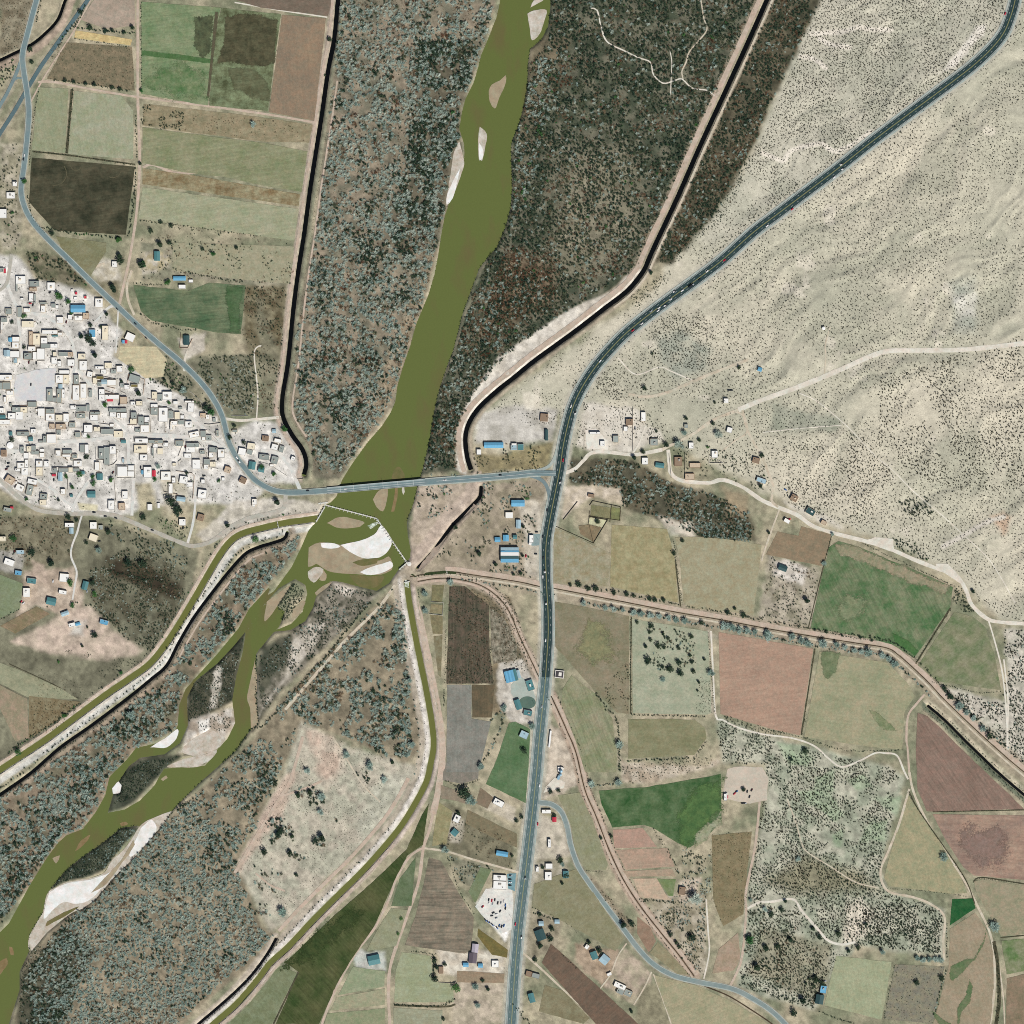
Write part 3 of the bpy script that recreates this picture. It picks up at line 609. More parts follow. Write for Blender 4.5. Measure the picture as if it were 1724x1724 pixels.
paint_line(SE_DRAIN, 2.5, 10, (120,128,104), (90,96,80), 1, soft=3)
for ln in (HIGHWAY,): paint_line(ln, 0, 16, (176,172,156), (196,188,170), 0, soft=3, k=0.85)
for ln in (BRIDGE_ROAD, NW_ROAD, NW_FORK, SE_ROAD): paint_line(ln, 0, 7, (176,162,142), (150,140,118), 0, soft=2, k=0.7)
# washes on the hills
for ln in ([(1365,57),(1400,55),(1425,52),(1445,46),(1470,50),(1500,50)], [(1348,95),(1370,100),(1390,115)], [(1380,65),(1400,75),(1430,80)], [(1284,258),(1310,268),(1320,270),(1335,252),(1380,242),(1395,250),(1410,255),(1440,240),(1465,222)], [(1588,920),(1625,900),(1660,880),(1690,870)]):
    paint_line(ln, 0, 3.8, (240,228,212), (224,212,194), 0, soft=2, k=1.0)
paint([(1585,118),(1645,45),(1660,40),(1655,60),(1600,120),(1580,125)], (236,226,214), (222,212,198), 8, 4, 0.9)

# ================================================================== waters
def sheet(name, pts, z, mat):
    o = slab(name, pts, mat, z, z - 0.4); o['kind'] = 'structure'; return o
M_river = mat_water('muddy_river', (98,108,56), (104,98,60))
M_canal = mat_water('muddy_canal', (106,110,56), (98,104,52))
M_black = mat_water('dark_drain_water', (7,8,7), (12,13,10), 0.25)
M_green = mat_water('green_pool', (52,66,34), (40,52,28))
rw = []
river = slab('river_water', [(-30,940),(-30,1754),(120,1754),(520,1300),(560,1090),(740,960),(740,830),(960,-30),(760,-30),(700,330),(420,900)], M_river, WATER_Z, WATER_Z - 0.4)
river['kind'] = 'structure'; tag(river, 'olive green muddy river running through the valley', 'river')
def chan(name, line, hw, z, mat, label):
    o = ribbon(name, line, hw * 2 + 3.0, mat, zf=z, skirt=0.2, nblk=False); o['kind'] = 'structure'; tag(o, label, 'canal'); return o
chan('canal_water', WEST_CANAL, 5.2, -1.2, M_canal, 'olive irrigation canal running southwest from the headgate')
chan('canal_water', SOUTH_CANAL, 5.0, -1.2, M_canal, 'olive irrigation canal running south along the white sand bank')
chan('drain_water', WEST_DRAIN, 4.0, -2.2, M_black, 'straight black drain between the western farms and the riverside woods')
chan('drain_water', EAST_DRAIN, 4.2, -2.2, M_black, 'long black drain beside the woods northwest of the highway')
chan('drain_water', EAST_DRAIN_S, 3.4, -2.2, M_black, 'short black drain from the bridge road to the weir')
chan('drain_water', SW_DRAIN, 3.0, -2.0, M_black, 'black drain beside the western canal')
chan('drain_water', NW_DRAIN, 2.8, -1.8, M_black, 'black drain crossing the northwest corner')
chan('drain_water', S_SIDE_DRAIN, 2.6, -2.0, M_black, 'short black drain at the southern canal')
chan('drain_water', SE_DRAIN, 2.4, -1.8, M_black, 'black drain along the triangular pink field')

# ================================================================== ground mesh
def build_ground():
    jit = (fbm(GX, GY, 4, 2, 61) - 0.5) * 0.25
    me = bpy.data.meshes.new('ground')
    n = NG * NG
    co = np.stack([GX - 862.0, 862.0 - GY, H + jit], -1).reshape(-1, 3).astype(np.float32)
    me.vertices.add(n); me.vertices.foreach_set('co', co.ravel())
    idx = np.arange(n).reshape(NG, NG)
    a = idx[:-1, :-1]; b = idx[:-1, 1:]; c = idx[1:, 1:]; d_ = idx[1:, :-1]
    q = np.stack([a, d_, c, b], -1).reshape(-1, 4)
    nf = len(q)
    me.loops.add(nf * 4); me.loops.foreach_set('vertex_index', q.ravel().astype(np.int32))
    me.polygons.add(nf); me.polygons.foreach_set('loop_start', np.arange(0, nf * 4, 4, dtype=np.int32))
    me.polygons.foreach_set('use_smooth', np.ones(nf, bool))
    me.update()
    at = me.color_attributes.new('soil', 'FLOAT_COLOR', 'POINT')
    spk = (fbm(GX, GY, 7, 3, 71) - 0.5)[..., None]
    c4 = np.concatenate([np.clip(CO * (1 + (0.95 - .6 * mm) * spk), 0.005, 0.84), np.ones(GX.shape + (1,))], -1)
    at.data.foreach_set('color', c4.astype(np.float32).ravel())
    m, nn, l, bs = new_mat('soil_and_gravel')
    v_ = nn.new('ShaderNodeVertexColor'); v_.layer_name = 'soil'
    g = nn.new('ShaderNodeNewGeometry'); pos = g.outputs['Position']
    cc = vary(nn, l, v_.outputs['Color'], pos, 0.8, 0.26); cc = vary(nn, l, cc, pos, 0.3, 0.13)
    l.new(cc, bs.inputs['Base Color'])
    bp = nn.new('ShaderNodeBump'); bp.inputs['Strength'].default_value = 0.5; bp.inputs['Distance'].default_value = 0.5
    l.new(noise_node(nn, l, pos, 0.5, 4.0, 0.7), bp.inputs['Height']); l.new(bp.outputs[0], bs.inputs['Normal'])
    me.materials.append(m)
    o = bpy.data.objects.new('ground', me); COL.objects.link(o)
    o['kind'] = 'structure'; tag(o, 'bare and scrubby valley soil with pale gravel hills to the east', 'ground')
    # the plain going on beyond
    r = 9000.0; i = 885.0
    vs_ = [(-r,-r,-3.2),(r,-r,-3.2),(r,r,-3.2),(-r,r,-3.2),(-i,-i,-3.2),(i,-i,-3.2),(i,i,-3.2),(-i,i,-3.2)]
    p = mesh_obj('surrounding_plain', vs_, [(0,1,5,4),(1,2,6,5),(2,3,7,6),(3,0,4,7)], mat_soil('plain', (150,146,122), (180,168,142), 0.004))
    p['kind'] = 'structure'; tag(p, 'open plain around the valley beyond the frame', 'ground')

# ================================================================== roads
M_asph_new = mat_soil('dark_asphalt', (42,62,66), (50,70,72), 0.05, 0.05, 0.85, 0.1)
M_asph_old = mat_soil('worn_asphalt', (88,110,114), (98,118,120), 0.04, 0.05, 0.85, 0.1)
M_asph_mid = mat_soil('grey_asphalt', (112,132,138), (124,142,146), 0.05, 0.05, 0.85, 0.1)
M_bridge = mat_soil('bridge_deck_concrete', (150,168,172), (160,176,178), 0.05, 0.05, 0.85, 0.1)
M_should = mat_soil('gravel_shoulder', (176,184,180), (160,168,164), 0.06, 0.1)
M_yellow = mat_plain('yellow_road_paint', (176,172,110), 0.7)
M_whitep = mat_plain('white_road_paint', (226,230,228), 0.7)
M_dirt_p = mat_soil('pink_dirt', (204,176,160), (190,164,146), 0.06, 0.1)
M_dirt_t = mat_soil('tan_dirt', (212,196,176), (196,178,156), 0.06, 0.1)
M_dirt_w = mat_soil('white_gravel_road', (228,220,208), (214,202,188), 0.05, 0.08)
M_town = mat_soil('town_street_dust', (208,208,206), (220,217,212), 0.06, 0.07)
M_towng = mat_soil('grey_lane', (188,182,172), (176,170,158), 0.06, 0.08)
def road(name, pts, wdt, mat, label, cat='road', off=0.22, jit=0.0, skirt=0.8, **kw):
    o = ribbon(name, pts, wdt, mat, off=off, jit=jit, skirt=skirt, **kw); o['kind'] = 'structure'; tag(o, label, cat); return o
HS = smooth(HIGHWAY)
kcut = next(i for i, p in enumerate(HS) if p[1] > 1137)
def flatline(pts, z): return [z] * len(pts)
hn = road('highway', HS[:kcut + 1], 16.5, M_asph_new, 'dark new asphalt of the four lane highway, northern stretch', zf=0.62, sm=False)
hs = road('highway', HS[kcut:], 16.5, M_asph_old, 'paler worn asphalt of the four lane highway, southern stretch', zf=0.62, sm=False)
road('highway_shoulder', HS, 23.0, M_should, 'pale gravel shoulder under the highway', zf=0.42, sm=False, skirt=1.2)
def stripe(parent, pts, off, wdt, mat, z, name):
    p = np.array(pts); q = p + normals(p) * off
    return ribbon(name, [tuple(t) for t in q], wdt, mat, zf=z, skirt=0.02, sm=False, parent=parent, nblk=False)
def dashes(parent, pts, off, wdt, mat, z, name, on=3.5, gap=9.0):
    p = np.array(pts); q = p + normals(p) * off
    s = np.concatenate([[0], np.cumsum(np.linalg.norm(np.diff(q, axis=0), axis=1))])
    vs_, fs_ = [], []; t = 2.0
    ev = lambda a: np.array([np.interp(a, s, q[:, 0]), np.interp(a, s, q[:, 1])])
    while t < s[-1] - on:
        a, b = ev(t), ev(t + on); dd = (b - a) / np.linalg.norm(b - a); nn = np.array([-dd[1], dd[0]]) * wdt / 2; k = len(vs_)
        vs_ += [W(*(a + nn), z), W(*(b + nn), z), W(*(b - nn), z), W(*(a - nn), z)]; fs_.append((k, k + 1, k + 2, k + 3)); t += on + gap
    o = mesh_obj(name, vs_, fs_, mat, parent); o['kind'] = 'stuff'; return o
for hw_, seg in ((hn, HS[:kcut + 1]), (hs, HS[kcut:])):
    stripe(hw_, seg, 0.35, 0.3, M_yellow, 0.66, 'centre_line'); stripe(hw_, seg, -0.35, 0.3, M_yellow, 0.66, 'centre_line')
    for sgn in (-1, 1):
        stripe(hw_, seg, sgn * 7.3, 0.35, M_whitep, 0.66, 'edge_line')
        dashes(hw_, seg, sgn * 3.8, 0.22, M_whitep, 0.66, 'lane_dashes')
BR = smooth(BRIDGE_ROAD)
def ramp_z(p):
    x, y = p; d_ = 0.0 if 560 < x < 712 and y > 790 else min(abs(x - 560), abs(x - 712)) if y > 780 else 200
    return 0.80 + 0.7 * float(1 - sstep(10, 90, np.array(d_)))
BZ = [ramp_z(p) for p in BR]
i0 = next(i for i, p in enumerate(BR) if p[0] < 714); i1 = next(i for i, p in enumerate(BR) if p[0] < 556)
er = road('river_road', BR[:i0 + 1], 9.0, M_asph_mid, 'grey asphalt road between the highway junction and the bridge', zf=BZ[:i0 + 1], sm=False, skirt=2.0)
wr = road('river_road', BR[i1:], 7.4, M_asph_mid, 'grey asphalt road from the bridge past the town to the northwest', zf=BZ[i1:], sm=False, skirt=2.0)
road('road_shoulder', BR[i1 - 2:], 10.4, M_should, 'pale gravel shoulder of the town road', zf=[z - 0.14 for z in BZ[i1 - 2:]], sm=False, skirt=2.0)
road('road_shoulder', BR[6:i0 + 3], 13.0, M_should, 'pale gravel shoulder of the road east of the bridge', zf=[z - 0.14 for z in BZ[6:i0 + 3]], sm=False, skirt=2.0)
stripe(er, BR[:i0 + 1], 0, 0.4, M_whitep, 1.5, 'centre_line').location.z = -0.05
stripe(wr, BR[i1 + 20:], 0, 0.3, M_yellow, 0.42, 'centre_line')
road('country_road', NW_ROAD, 6.6, mat_soil('blue_grey_asphalt', (84,108,116), (96,116,122), 0.05, 0.05), 'dark asphalt road running diagonally through the northwest corner', off=0.5)
road('country_road', NW_FORK, 5.6, M_asph_mid, 'grey asphalt fork on the western edge near the crossroads', off=0.47)
road('country_road', [(24,135),(30,131),(37,132),(41,137)], 3.2, M_asph_mid, 'short curved link at the northwest crossroads', off=0.44)
road('country_road', SE_ROAD, 6.4, mat_soil('worn_blue_asphalt', (126,142,144), (138,152,152), 0.05, 0.05), 'grey asphalt side road curving southeast from the highway', off=0.5)
road('road_shoulder', SE_ROAD, 9.6, M_should, 'white gravel shoulder of the southeastern side road', off=0.3)
road('slip_road', [(893,801),(903,804),(914,810),(921,820),(925,834),(927,848)], 6.0, M_asph_mid, 'curved grey slip road south of the junction', zf=0.54)
road('slip_road', [(900,793),(916,789),(927,782),(934,770),(938,757)], 5.0, mat_soil('pale_slip', (158,168,166), (170,178,174), 0.05, 0.06), 'curved pale slip road north of the junction', zf=0.54)
DIRT = [
 ('east_road', EAST_ROAD[:8], 6.0, M_dirt_w, 'pale dirt road from the junction to the eastern hamlet'),
 ('east_road', EAST_ROAD[7:12], 5.0, M_dirt_t, 'tan dirt road climbing northeast past the eastern hamlet'),
 ('gravel_road', EAST_ROAD[11:], 8.0, M_dirt_w, 'wide white gravel road crossing the eastern hills'),
 ('dirt_road', [(1125,757),(1127,780),(1130,797),(1148,809),(1192,813),(1217,808),(1250,820),(1281,841),(1310,854),(1342,867),(1368,885),(1406,898),(1457,911),(1500,925),(1539,942),(1572,955),(1610,970),(1626,993),(1636,1018),(1661,1041),(1682,1047),(1724,1050),(1750,1051)], 6.4, M_dirt_w, 'pale dirt road along the foot of the eastern hills'),
 ('dirt_road', [(1250,690),(1258,723),(1270,747),(1284,770),(1294,797),(1302,820),(1299,842),(1310,854)], 4.0, M_dirt_t, 'tan dirt lane down the east side of the hamlet'),
 ('dirt_road', [(1312,858),(1296,901),(1284,937),(1283,945)], 3.0, M_dirt_t, 'narrow lane down the west side of the brown plot'),
 ('dirt_track', [(1210,706),(1225,697),(1240,694),(1252,700),(1258,715),(1256,730),(1240,740),(1215,760)], 2.6, M_dirt_t, 'looping pale track at the hill fork'),
 ('dirt_track', [(1346,662),(1376,676),(1421,713),(1447,739),(1473,767),(1503,792),(1539,828),(1582,864),(1598,878),(1623,901),(1661,937),(1682,967),(1710,1016)], 1.6, M_dirt_w, 'thin pale track running diagonally down the hills'),
 ('dirt_track', [(1388,629),(1390,600),(1389,583),(1394,562),(1398,550)], 2.0, M_dirt_t, 'thin track up to the hilltop tank'),
 ('dirt_track', [(1284,728),(1350,721),(1417,716)], 1.5, M_dirt_w, 'faint level track across the hills'),
 ('dirt_track', [(1040,602),(1070,630),(1110,618),(1130,625),(1165,640)], 2.0, M_dirt_w, 'faint track east of the highway curve'),
 ('dirt_track', [(1058,664),(1090,668),(1125,660),(1160,645),(1200,628),(1260,605)], 5.0, M_dirt_t, 'broad tan track below the eastern hills'),
 ('dirt_track', [(1065,764),(1078,742),(1085,722),(1088,716)], 3.0, M_dirt_w, 'short white lane between the hamlet houses'),
 ('canal_road', offset(EAST_DRAIN, 11.5), 8.5, M_dirt_p, 'pinkish bank road west of the long black drain'),
 ('canal_road', offset(EAST_DRAIN, -8.5)[:150], 3.5, M_dirt_t, 'pale bank track east of the long black drain'),
 ('canal_road', offset(WEST_DRAIN, 9.0), 4.0, M_dirt_p, 'pinkish bank road west of the straight black drain'),
 ('canal_road', offset(WEST_DRAIN, -18.0)[40:-12], 3.0, M_dirt_p, 'thin pink path between the straight drain and the woods'),
 ('canal_road', offset(WEST_CANAL, 9.0), 4.2, M_dirt_p, 'pink bank road north of the western canal'),
 ('canal_road', offset(WEST_CANAL, -8.6), 3.2, M_dirt_w, 'pale bank path south of the western canal'),
 ('canal_road', offset(SW_DRAIN, -12.0)[12:70], 3.0, M_dirt_p, 'short pink path beside the southwestern drain'),
 ('canal_road', [(692,985),(700,1013),(712,1064),(722,1115),(732,1166),(741,1217),(745,1255),(744,1290),(737,1335),(729,1370)], 11.0, M_dirt_p, 'broad pink bank road east of the southern canal'),
 ('dirt_road', [(737,1332),(724,1393),(713,1427),(705,1483),(690,1529),(670,1585),(657,1628),(654,1667),(656,1724),(657,1754)], 5.4, M_dirt_p, 'pink dirt road running south from the southern canal'),
 ('canal_road', offset(SOUTH_CANAL, -9.5)[108:], 6.0, M_dirt_p, 'pink bank road along the southern canal beside the olive meadow'),
 ('canal_road', offset(SOUTH_CANAL, 30.0)[82:168], 6.0, M_dirt_p, 'pink dirt track west of the white sand bank'),
 ('dirt_road', [(715,1428),(754,1434),(800,1448),(878,1470)], 3.4, M_dirt_t, 'straight farm lane to the highway north of the truck yard'),
 ('dirt_road', [(716,1426),(700,1434),(685,1448),(667,1480),(655,1514),(631,1562),(603,1598),(588,1623),(568,1659),(550,1702),(542,1724),(534,1750)], 4.2, M_dirt_p, 'curving dirt lane east of the olive meadow'),
 ('canal_road', offset(EW_DITCH, -5.2)[14:], 7.5, M_dirt_p, 'broad pink bank road of the east-west ditch'),
 ('canal_road', offset(EW_DITCH, 5.0)[14:], 3.2, M_dirt_t, 'narrow pale bank path south of the east-west ditch'),
 ('canal_road', offset(LATERAL, 3.6), 3.4, M_dirt_p, 'pink bank path of the lateral west of the highway'),
 ('canal_road', offset(LATERAL, -3.6), 3.4, M_dirt_p, 'outer pink bank path of the lateral west of the highway'),
 ('canal_road', offset(LATERAL_S, -4.8), 5.4, M_dirt_p, 'pink bank road east of the southern lateral'),
 ('canal_road', offset(LATERAL_S, 3.6), 3.2, M_dirt_p, 'pink bank path west of the southern lateral'),
 ('dirt_road', [(703,962),(735,925),(770,885),(800,850)], 10.0, M_dirt_p, 'broad pink track up to the bridge road'),
 ('dirt_road', [(665,985),(640,1020),(600,1060),(575,1085),(545,1120),(510,1160),(480,1195)], 5.0, M_dirt_t, 'straight pale embankment track in the southern woods'),
 ('dirt_road', [(1531,1306),(1528,1260),(1526,1243),(1529,1205),(1543,1185),(1557,1169)], 3.6, M_dirt_p, 'tan lane west of the triangular pink field'),
 ('dirt_road', [(1531,1300),(1537,1330),(1552,1366),(1577,1412),(1621,1478),(1646,1526),(1667,1572),(1674,1616),(1674,1667),(1667,1724),(1662,1754)], 4.0, M_dirt_t, 'tan lane running southeast between the pink fields and the triangle'),
 ('dirt_road', [(1675,1590),(1684,1640),(1690,1690),(1692,1754)], 2.6, M_dirt_t, 'second tan lane at the southeastern ditch'),
 ('dirt_road', [(1531,1328),(1514,1386),(1496,1432),(1483,1463),(1486,1488),(1501,1503),(1539,1511),(1570,1524),(1590,1544),(1588,1585),(1590,1616)], 4.0, M_dirt_t, 'curving tan lane west and south of the field triangle'),
 ('dirt_road', [(1529,1312),(1522,1298),(1510,1272),(1490,1268),(1473,1268),(1447,1281),(1417,1291),(1394,1276),(1371,1256),(1335,1243),(1284,1236),(1243,1225),(1217,1212),(1205,1205),(1201,1141),(1197,1062)], 3.0, M_dirt_w, 'winding pale path through the southeastern scrub'),
 ('dirt_road', [(1279,1350),(1271,1427),(1256,1501),(1256,1539),(1248,1616),(1227,1665)], 4.2, M_dirt_p, 'pink lane west of the southeastern scrub'),
 ('dirt_road', [(1257,1530),(1279,1519),(1300,1518),(1335,1514),(1350,1534),(1373,1560),(1394,1583),(1417,1590),(1440,1586)], 4.0, M_dirt_w, 'white curving path in the southeastern scrub'),
 ('dirt_track', [(1189,1514),(1192,1565),(1194,1603),(1185,1648)], 2.6, M_dirt_w, 'thin white track beside the scrub strip'),
 ('dirt_track', [(1325,1345),(1340,1385),(1350,1420),(1360,1435),(1400,1460),(1440,1485),(1480,1495)], 2.0, M_dirt_t, 'faint track crossing the southeastern scrub'),
 ('dirt_road', [(876,1600),(911,1631),(944,1662),(998,1713),(1020,1754)], 3.4, M_dirt_t, 'farm lane southeast of the highway beside the dark ploughed strip'),
 ('dirt_track', [(1097,1636),(1085,1662),(1067,1692)], 2.6, M_dirt_t, 'short lane south of the side road'),
 ('dirt_track', [(1055,1588),(1040,1610),(1028,1640),(1010,1665)], 2.4, M_dirt_t, 'short lane behind the small southern farm'),
 ('dirt_track', [(1100,1640),(1115,1680),(1130,1724)], 2.2, M_dirt_t, 'thin path splitting the pale southern field'),
 ('farm_road', [(232,-30),(232,0),(232,80),(232,163),(234,225),(235,281),(230,357),(219,430),(208,481),(201,512)], 4.6, M_dirt_p, 'long pale farm road running north to south'),
 ('farm_road', [(199,524),(197,560),(195,594)], 2.6, M_town, 'narrow lane west of the straw-coloured field'),
 ('farm_road', [(222,455),(214,480),(216,505),(226,530)], 4.0, M_dirt_t, 'short tan lane joining the farm road to the town road'),
 ('farm_road', [(64,138),(90,138),(153,150),(230,163),(332,176),(440,191),(529,206)], 3.8, M_dirt_p, 'pinkish farm road running east from the crossroads'),
 ('farm_road', [(153,0),(135,33),(120,59),(92,102),(72,134),(58,160),(50,175)], 2.6, M_dirt_p, 'narrow dirt lane beside the diagonal road'),
 ('farm_road', [(395,4),(470,17),(551,29)], 2.2, M_dirt_w, 'pale field edge path at the northern border'),
 ('farm_road', [(240,282),(256,277),(285,288),(306,292),(340,290)], 4.0, M_dirt_p, 'pinkish farm track between the northern fields'),
 ('dirt_road', [(146,460),(160,450),(176,443)], 4.0, M_dirt_t, 'short pale drive off the town road'),
 ('dirt_track', [(380,705),(405,708),(432,706),(478,702)], 4.6, M_dirt_w, 'pale lane from the town road to the drain'),
 ('dirt_track', [(432,704),(434,660),(428,600),(432,585),(440,582)], 2.2, M_dirt_w, 'thin pale path through the western scrub'),
 ('dirt_track', [(310,625),(311,605),(316,590)], 3.4, M_dirt_w, 'short drive to the walled house beyond the road'),
 ('dirt_track', [(994,14),(1005,17),(1012,45),(1022,70),(1050,85),(1075,97),(1095,105),(1100,125),(1116,140),(1135,136),(1148,133),(1165,148),(1190,152),(1203,161)], 2.2, M_dirt_w, 'white winding path through the northern woods'),
 ('dirt_track', [(1180,0),(1185,30),(1190,50),(1175,70),(1160,88),(1155,105),(1148,120),(1150,133)], 2.2, M_dirt_t, 'tan path joining the winding path in the northern woods'),
 ('dirt_track', [(1128,85),(1131,105),(1130,130),(1129,160)], 1.5, M_dirt_w, 'faint straight path in the northern woods'),
 ('dirt_track', [(560,1240),(585,1280),(610,1320),(640,1350)], 2.2, M_dirt_t, 'faint track across the open pink ground'),
 ('dirt_track', [(395,1470),(430,1410),(470,1345),(490,1310),(510,1240)], 5.0, M_dirt_p, 'pink dirt track crossing the open ground'),
 ('dirt_track', [(475,1340),(520,1325),(550,1310)], 4.0, M_dirt_p, 'short pink branch on the open ground'),
 ('dirt_track', [(430,1470),(455,1490),(480,1500)], 3.0, M_dirt_p, 'short pink path at the edge of the dense woods'),
 ('dirt_track', [(1694,1040),(1680,1060),(1676,1046),(1690,1110),(1697,1180),(1695,1260)][3:], 2.4, M_dirt_w, 'thin pale path by the eastern scrub'),
 ('dirt_track', [(1664,1044),(1672,1070),(1684,1115),(1690,1150),(1694,1200),(1697,1262)], 2.6, M_dirt_w, 'pale path down the east side of the second green field'),
]
for nm, pts, wd, mt, lab in DIRT:
    road(nm, pts, wd, mt, lab, 'path' if 'track' in nm else 'road', off=0.24 + 0.01 * (hash(lab) % 7 if False else len(lab) % 7), jit=0.22, skirt=0.6)
TOWN = [
 ([(19,428),(15,460),(8,482),(-20,500)], 5.5, M_towng, 'grey street entering the town from the north'),
 ([(12,478),(20,499),(28,514),(52,527),(77,532),(102,550),(118,568),(127,600),(133,622),(146,640),(163,665),(184,695),(212,723)], 5.6, M_town, 'main dusty street curving through the town to the fork'),
 ([(-20,752),(30,760),(77,746),(153,741),(214,733),(294,734),(345,741),(386,759)], 6.6, M_town, 'broad dusty street running east to the town road'),
 ([(248,674),(306,695),(340,718),(378,750)], 5.0, M_town, 'diagonal dusty street in the eastern town'),
 ([(28,514),(33,557),(38,608)], 4.6, M_town, 'dusty street from the north to the square'),
 ([(127,612),(122,640),(119,676),(140,700),(178,716),(212,731)], 4.6, M_town, 'dusty back street east of the square'),
 ([(-20,795),(0,808),(33,838),(66,859),(122,865),(185,866),(255,893),(306,914),(327,919),(357,911),(388,888),(418,873),(455,864),(478,855),(481,832)], 7.0, M_towng, 'grey tan road skirting the south side of the town'),
 ([(216,736),(217,782),(224,808),(222,868)], 5.0, M_town, 'dusty lane running south past the school block'),
 ([(327,800),(329,840),(325,880),(316,914)], 4.2, M_town, 'pale lane at the southeastern edge of the town'),
 ([(160,790),(150,808),(128,843),(122,862)], 5.0, M_town, 'pale lane dropping to the southern road'),
 ([(52,800),(71,813),(90,825),(110,843),(122,852)], 4.6, M_town, 'dusty lane south of the town houses'),
 ([(139,864),(134,880),(130,896),(121,920),(120,938),(129,962),(126,985),(122,1010)], 3.2, M_town, 'pale lane to the tan western farmyard'),
 ([(439,758),(470,765),(490,790),(500,812),(505,824)], 6.0, M_town, 'dusty lane on the knoll above the bridge approach'),
 ([(118,575),(145,560),(180,520),(196,515)], 4.4, M_town, 'dusty lane between the blue hall and the town road'),
]
for pts, wd, mt, lab in TOWN: road('town_street', pts, wd, mt, lab, 'street', off=0.3 + 0.012 * (len(lab) % 6), jit=0.18, skirt=0.6)
pz = slab('town_square', ragged([(26,632),(60,622),(94,620),(92,650),(78,662),(76,676),(26,676),(24,650)], 2.0), mat_soil('square_dust', (206,206,212), (216,214,214), 0.05, 0.06), 0.45, -0.5)
pz['kind'] = 'structure'; tag(pz, 'pale dusty town square without any houses', 'square'); block([(26,632),(94,620),(92,650),(76,676),(26,676)], 1)

# gravel and sand ground patches
def patch(name, pts, mat, label, cat, top=0.3, rag=1.5):
    o = slab(name, ragged(pts, rag, 5), mat, top, -0.6); o['kind'] = 'structure'; tag(o, label, cat); block(pts, 1.0); return o
patch('gravel_pad', TP('23', [(1430,40),(1480,25),(1660,30),(1700,100),(1690,250),(1580,270),(1410,240),(1400,180)]), mat_soil('pad_gravel', (206,188,172), (196,180,164), 0.03, 0.08), 'pale rectangular gravel pad in the southeastern scrub', 'pad')
patch('gravel_flare', TP('32', [(690,190),(740,172),(860,185),(870,260),(800,250)]), M_dirt_w, 'white gravel flare beside the hill foot road', 'pad')
patch('gravel_flare', TP('32', [(1140,350),(1220,350),(1290,420),(1330,500),(1260,450),(1150,380)]), M_dirt_w, 'white gravel turnout at the eastern road bend', 'pad')
patch('truck_yard', TP('13', [(1520,830),(1690,840),(1700,930),(1690,1100),(1620,1130),(1530,1050),(1450,950)]), mat_soil('yard_gravel', (228,226,220), (212,210,206), 0.08, 0.1), 'white gravel yard full of parked trucks by the highway', 'yard')
patch('paved_forecourt', TP('13', [(1660,735),(1720,730),(1712,850),(1665,830)]), mat_soil('yard_asphalt', (110,150,162), (128,160,168), 0.08, 0.08), 'blue grey paved forecourt of the truck yard', 'yard')
patch('concrete_yard', TP('22', [(0,1150),(60,1090),(110,1130),(150,1190),(165,1240),(70,1240),(30,1250),(0,1200)]), mat_soil('yard_concrete', (176,186,180), (166,176,170), 0.06, 0.05), 'grey green concrete yard below the blue sheds', 'yard', rag=0.4)
patch('paved_forecourt', TP('22', [(110,165),(130,150),(200,155),(196,225),(140,230),(110,210)]), mat_soil('yard_asphalt_b', (130,152,156), (142,160,162), 0.08, 0.08), 'small grey forecourt with white canopy west of the highway', 'yard')
patch('gravel_fan', TP('23', [(290,95),(360,130),(350,170),(240,190),(215,200),(230,160)]), M_dirt_w, 'white gravel fan at the feed silo yard', 'yard', rag=1)
patch('white_yard', TP('21', [(490,1150),(560,1140),(640,1220),(640,1280),(500,1275)]), mat_soil('white_dust', (232,226,216), (222,214,204), 0.08, 0.06), 'white dusty yard in the eastern hamlet', 'yard', rag=1)
cp = slab('circular_pad', [(888 + 14 * math.cos(a * math.pi / 16), 1183 + 10.5 * math.sin(a * math.pi / 16)) for a in range(32)], mat_soil('dark_green_concrete', (86,110,102), (96,118,108), 0.08, 0.06), 0.55, -0.4)
cp['kind'] = 'structure'; tag(cp, 'dark green grey circular pad beside the highway', 'yard'); block([(874,1170),(902,1170),(902,1196),(874,1196)], 1)
# ditches: thin channels of dark water lying between their bank paths
for ln, lab, wd in ((EW_DITCH, 'thin dark ditch between the banks of the east-west canal', 1.6), (LATERAL, 'thin dark lateral ditch west of the highway', 1.6), (LATERAL_S, 'thin dark lateral ditch running southeast of the highway', 1.8), (LATERAL_SE, 'thin brown ditch south of the southeastern side road', 2.2)):
    o = ribbon('ditch', ln, wd, mat_soil('wet_ditch', (66,50,38), (92,70,52), 0.05, 0.1), off=0.14, skirt=0.4); o['kind'] = 'structure'; tag(o, lab, 'ditch')
for i, q in enumerate([[(681,968),(689,967),(690,973),(681,974)], [(692,966.5),(703,965),(706,970),(692,973)], [(707,965),(750,961),(768,963),(768,966.5),(750,965.5),(708,969.5)]]):
    o = slab('canal_pool', q, M_green, 0.42, -0.4); o['kind'] = 'structure'; tag(o, ('first', 'second', 'third')[i] + ' dark green pool of the gated canal east of the weir', 'canal')

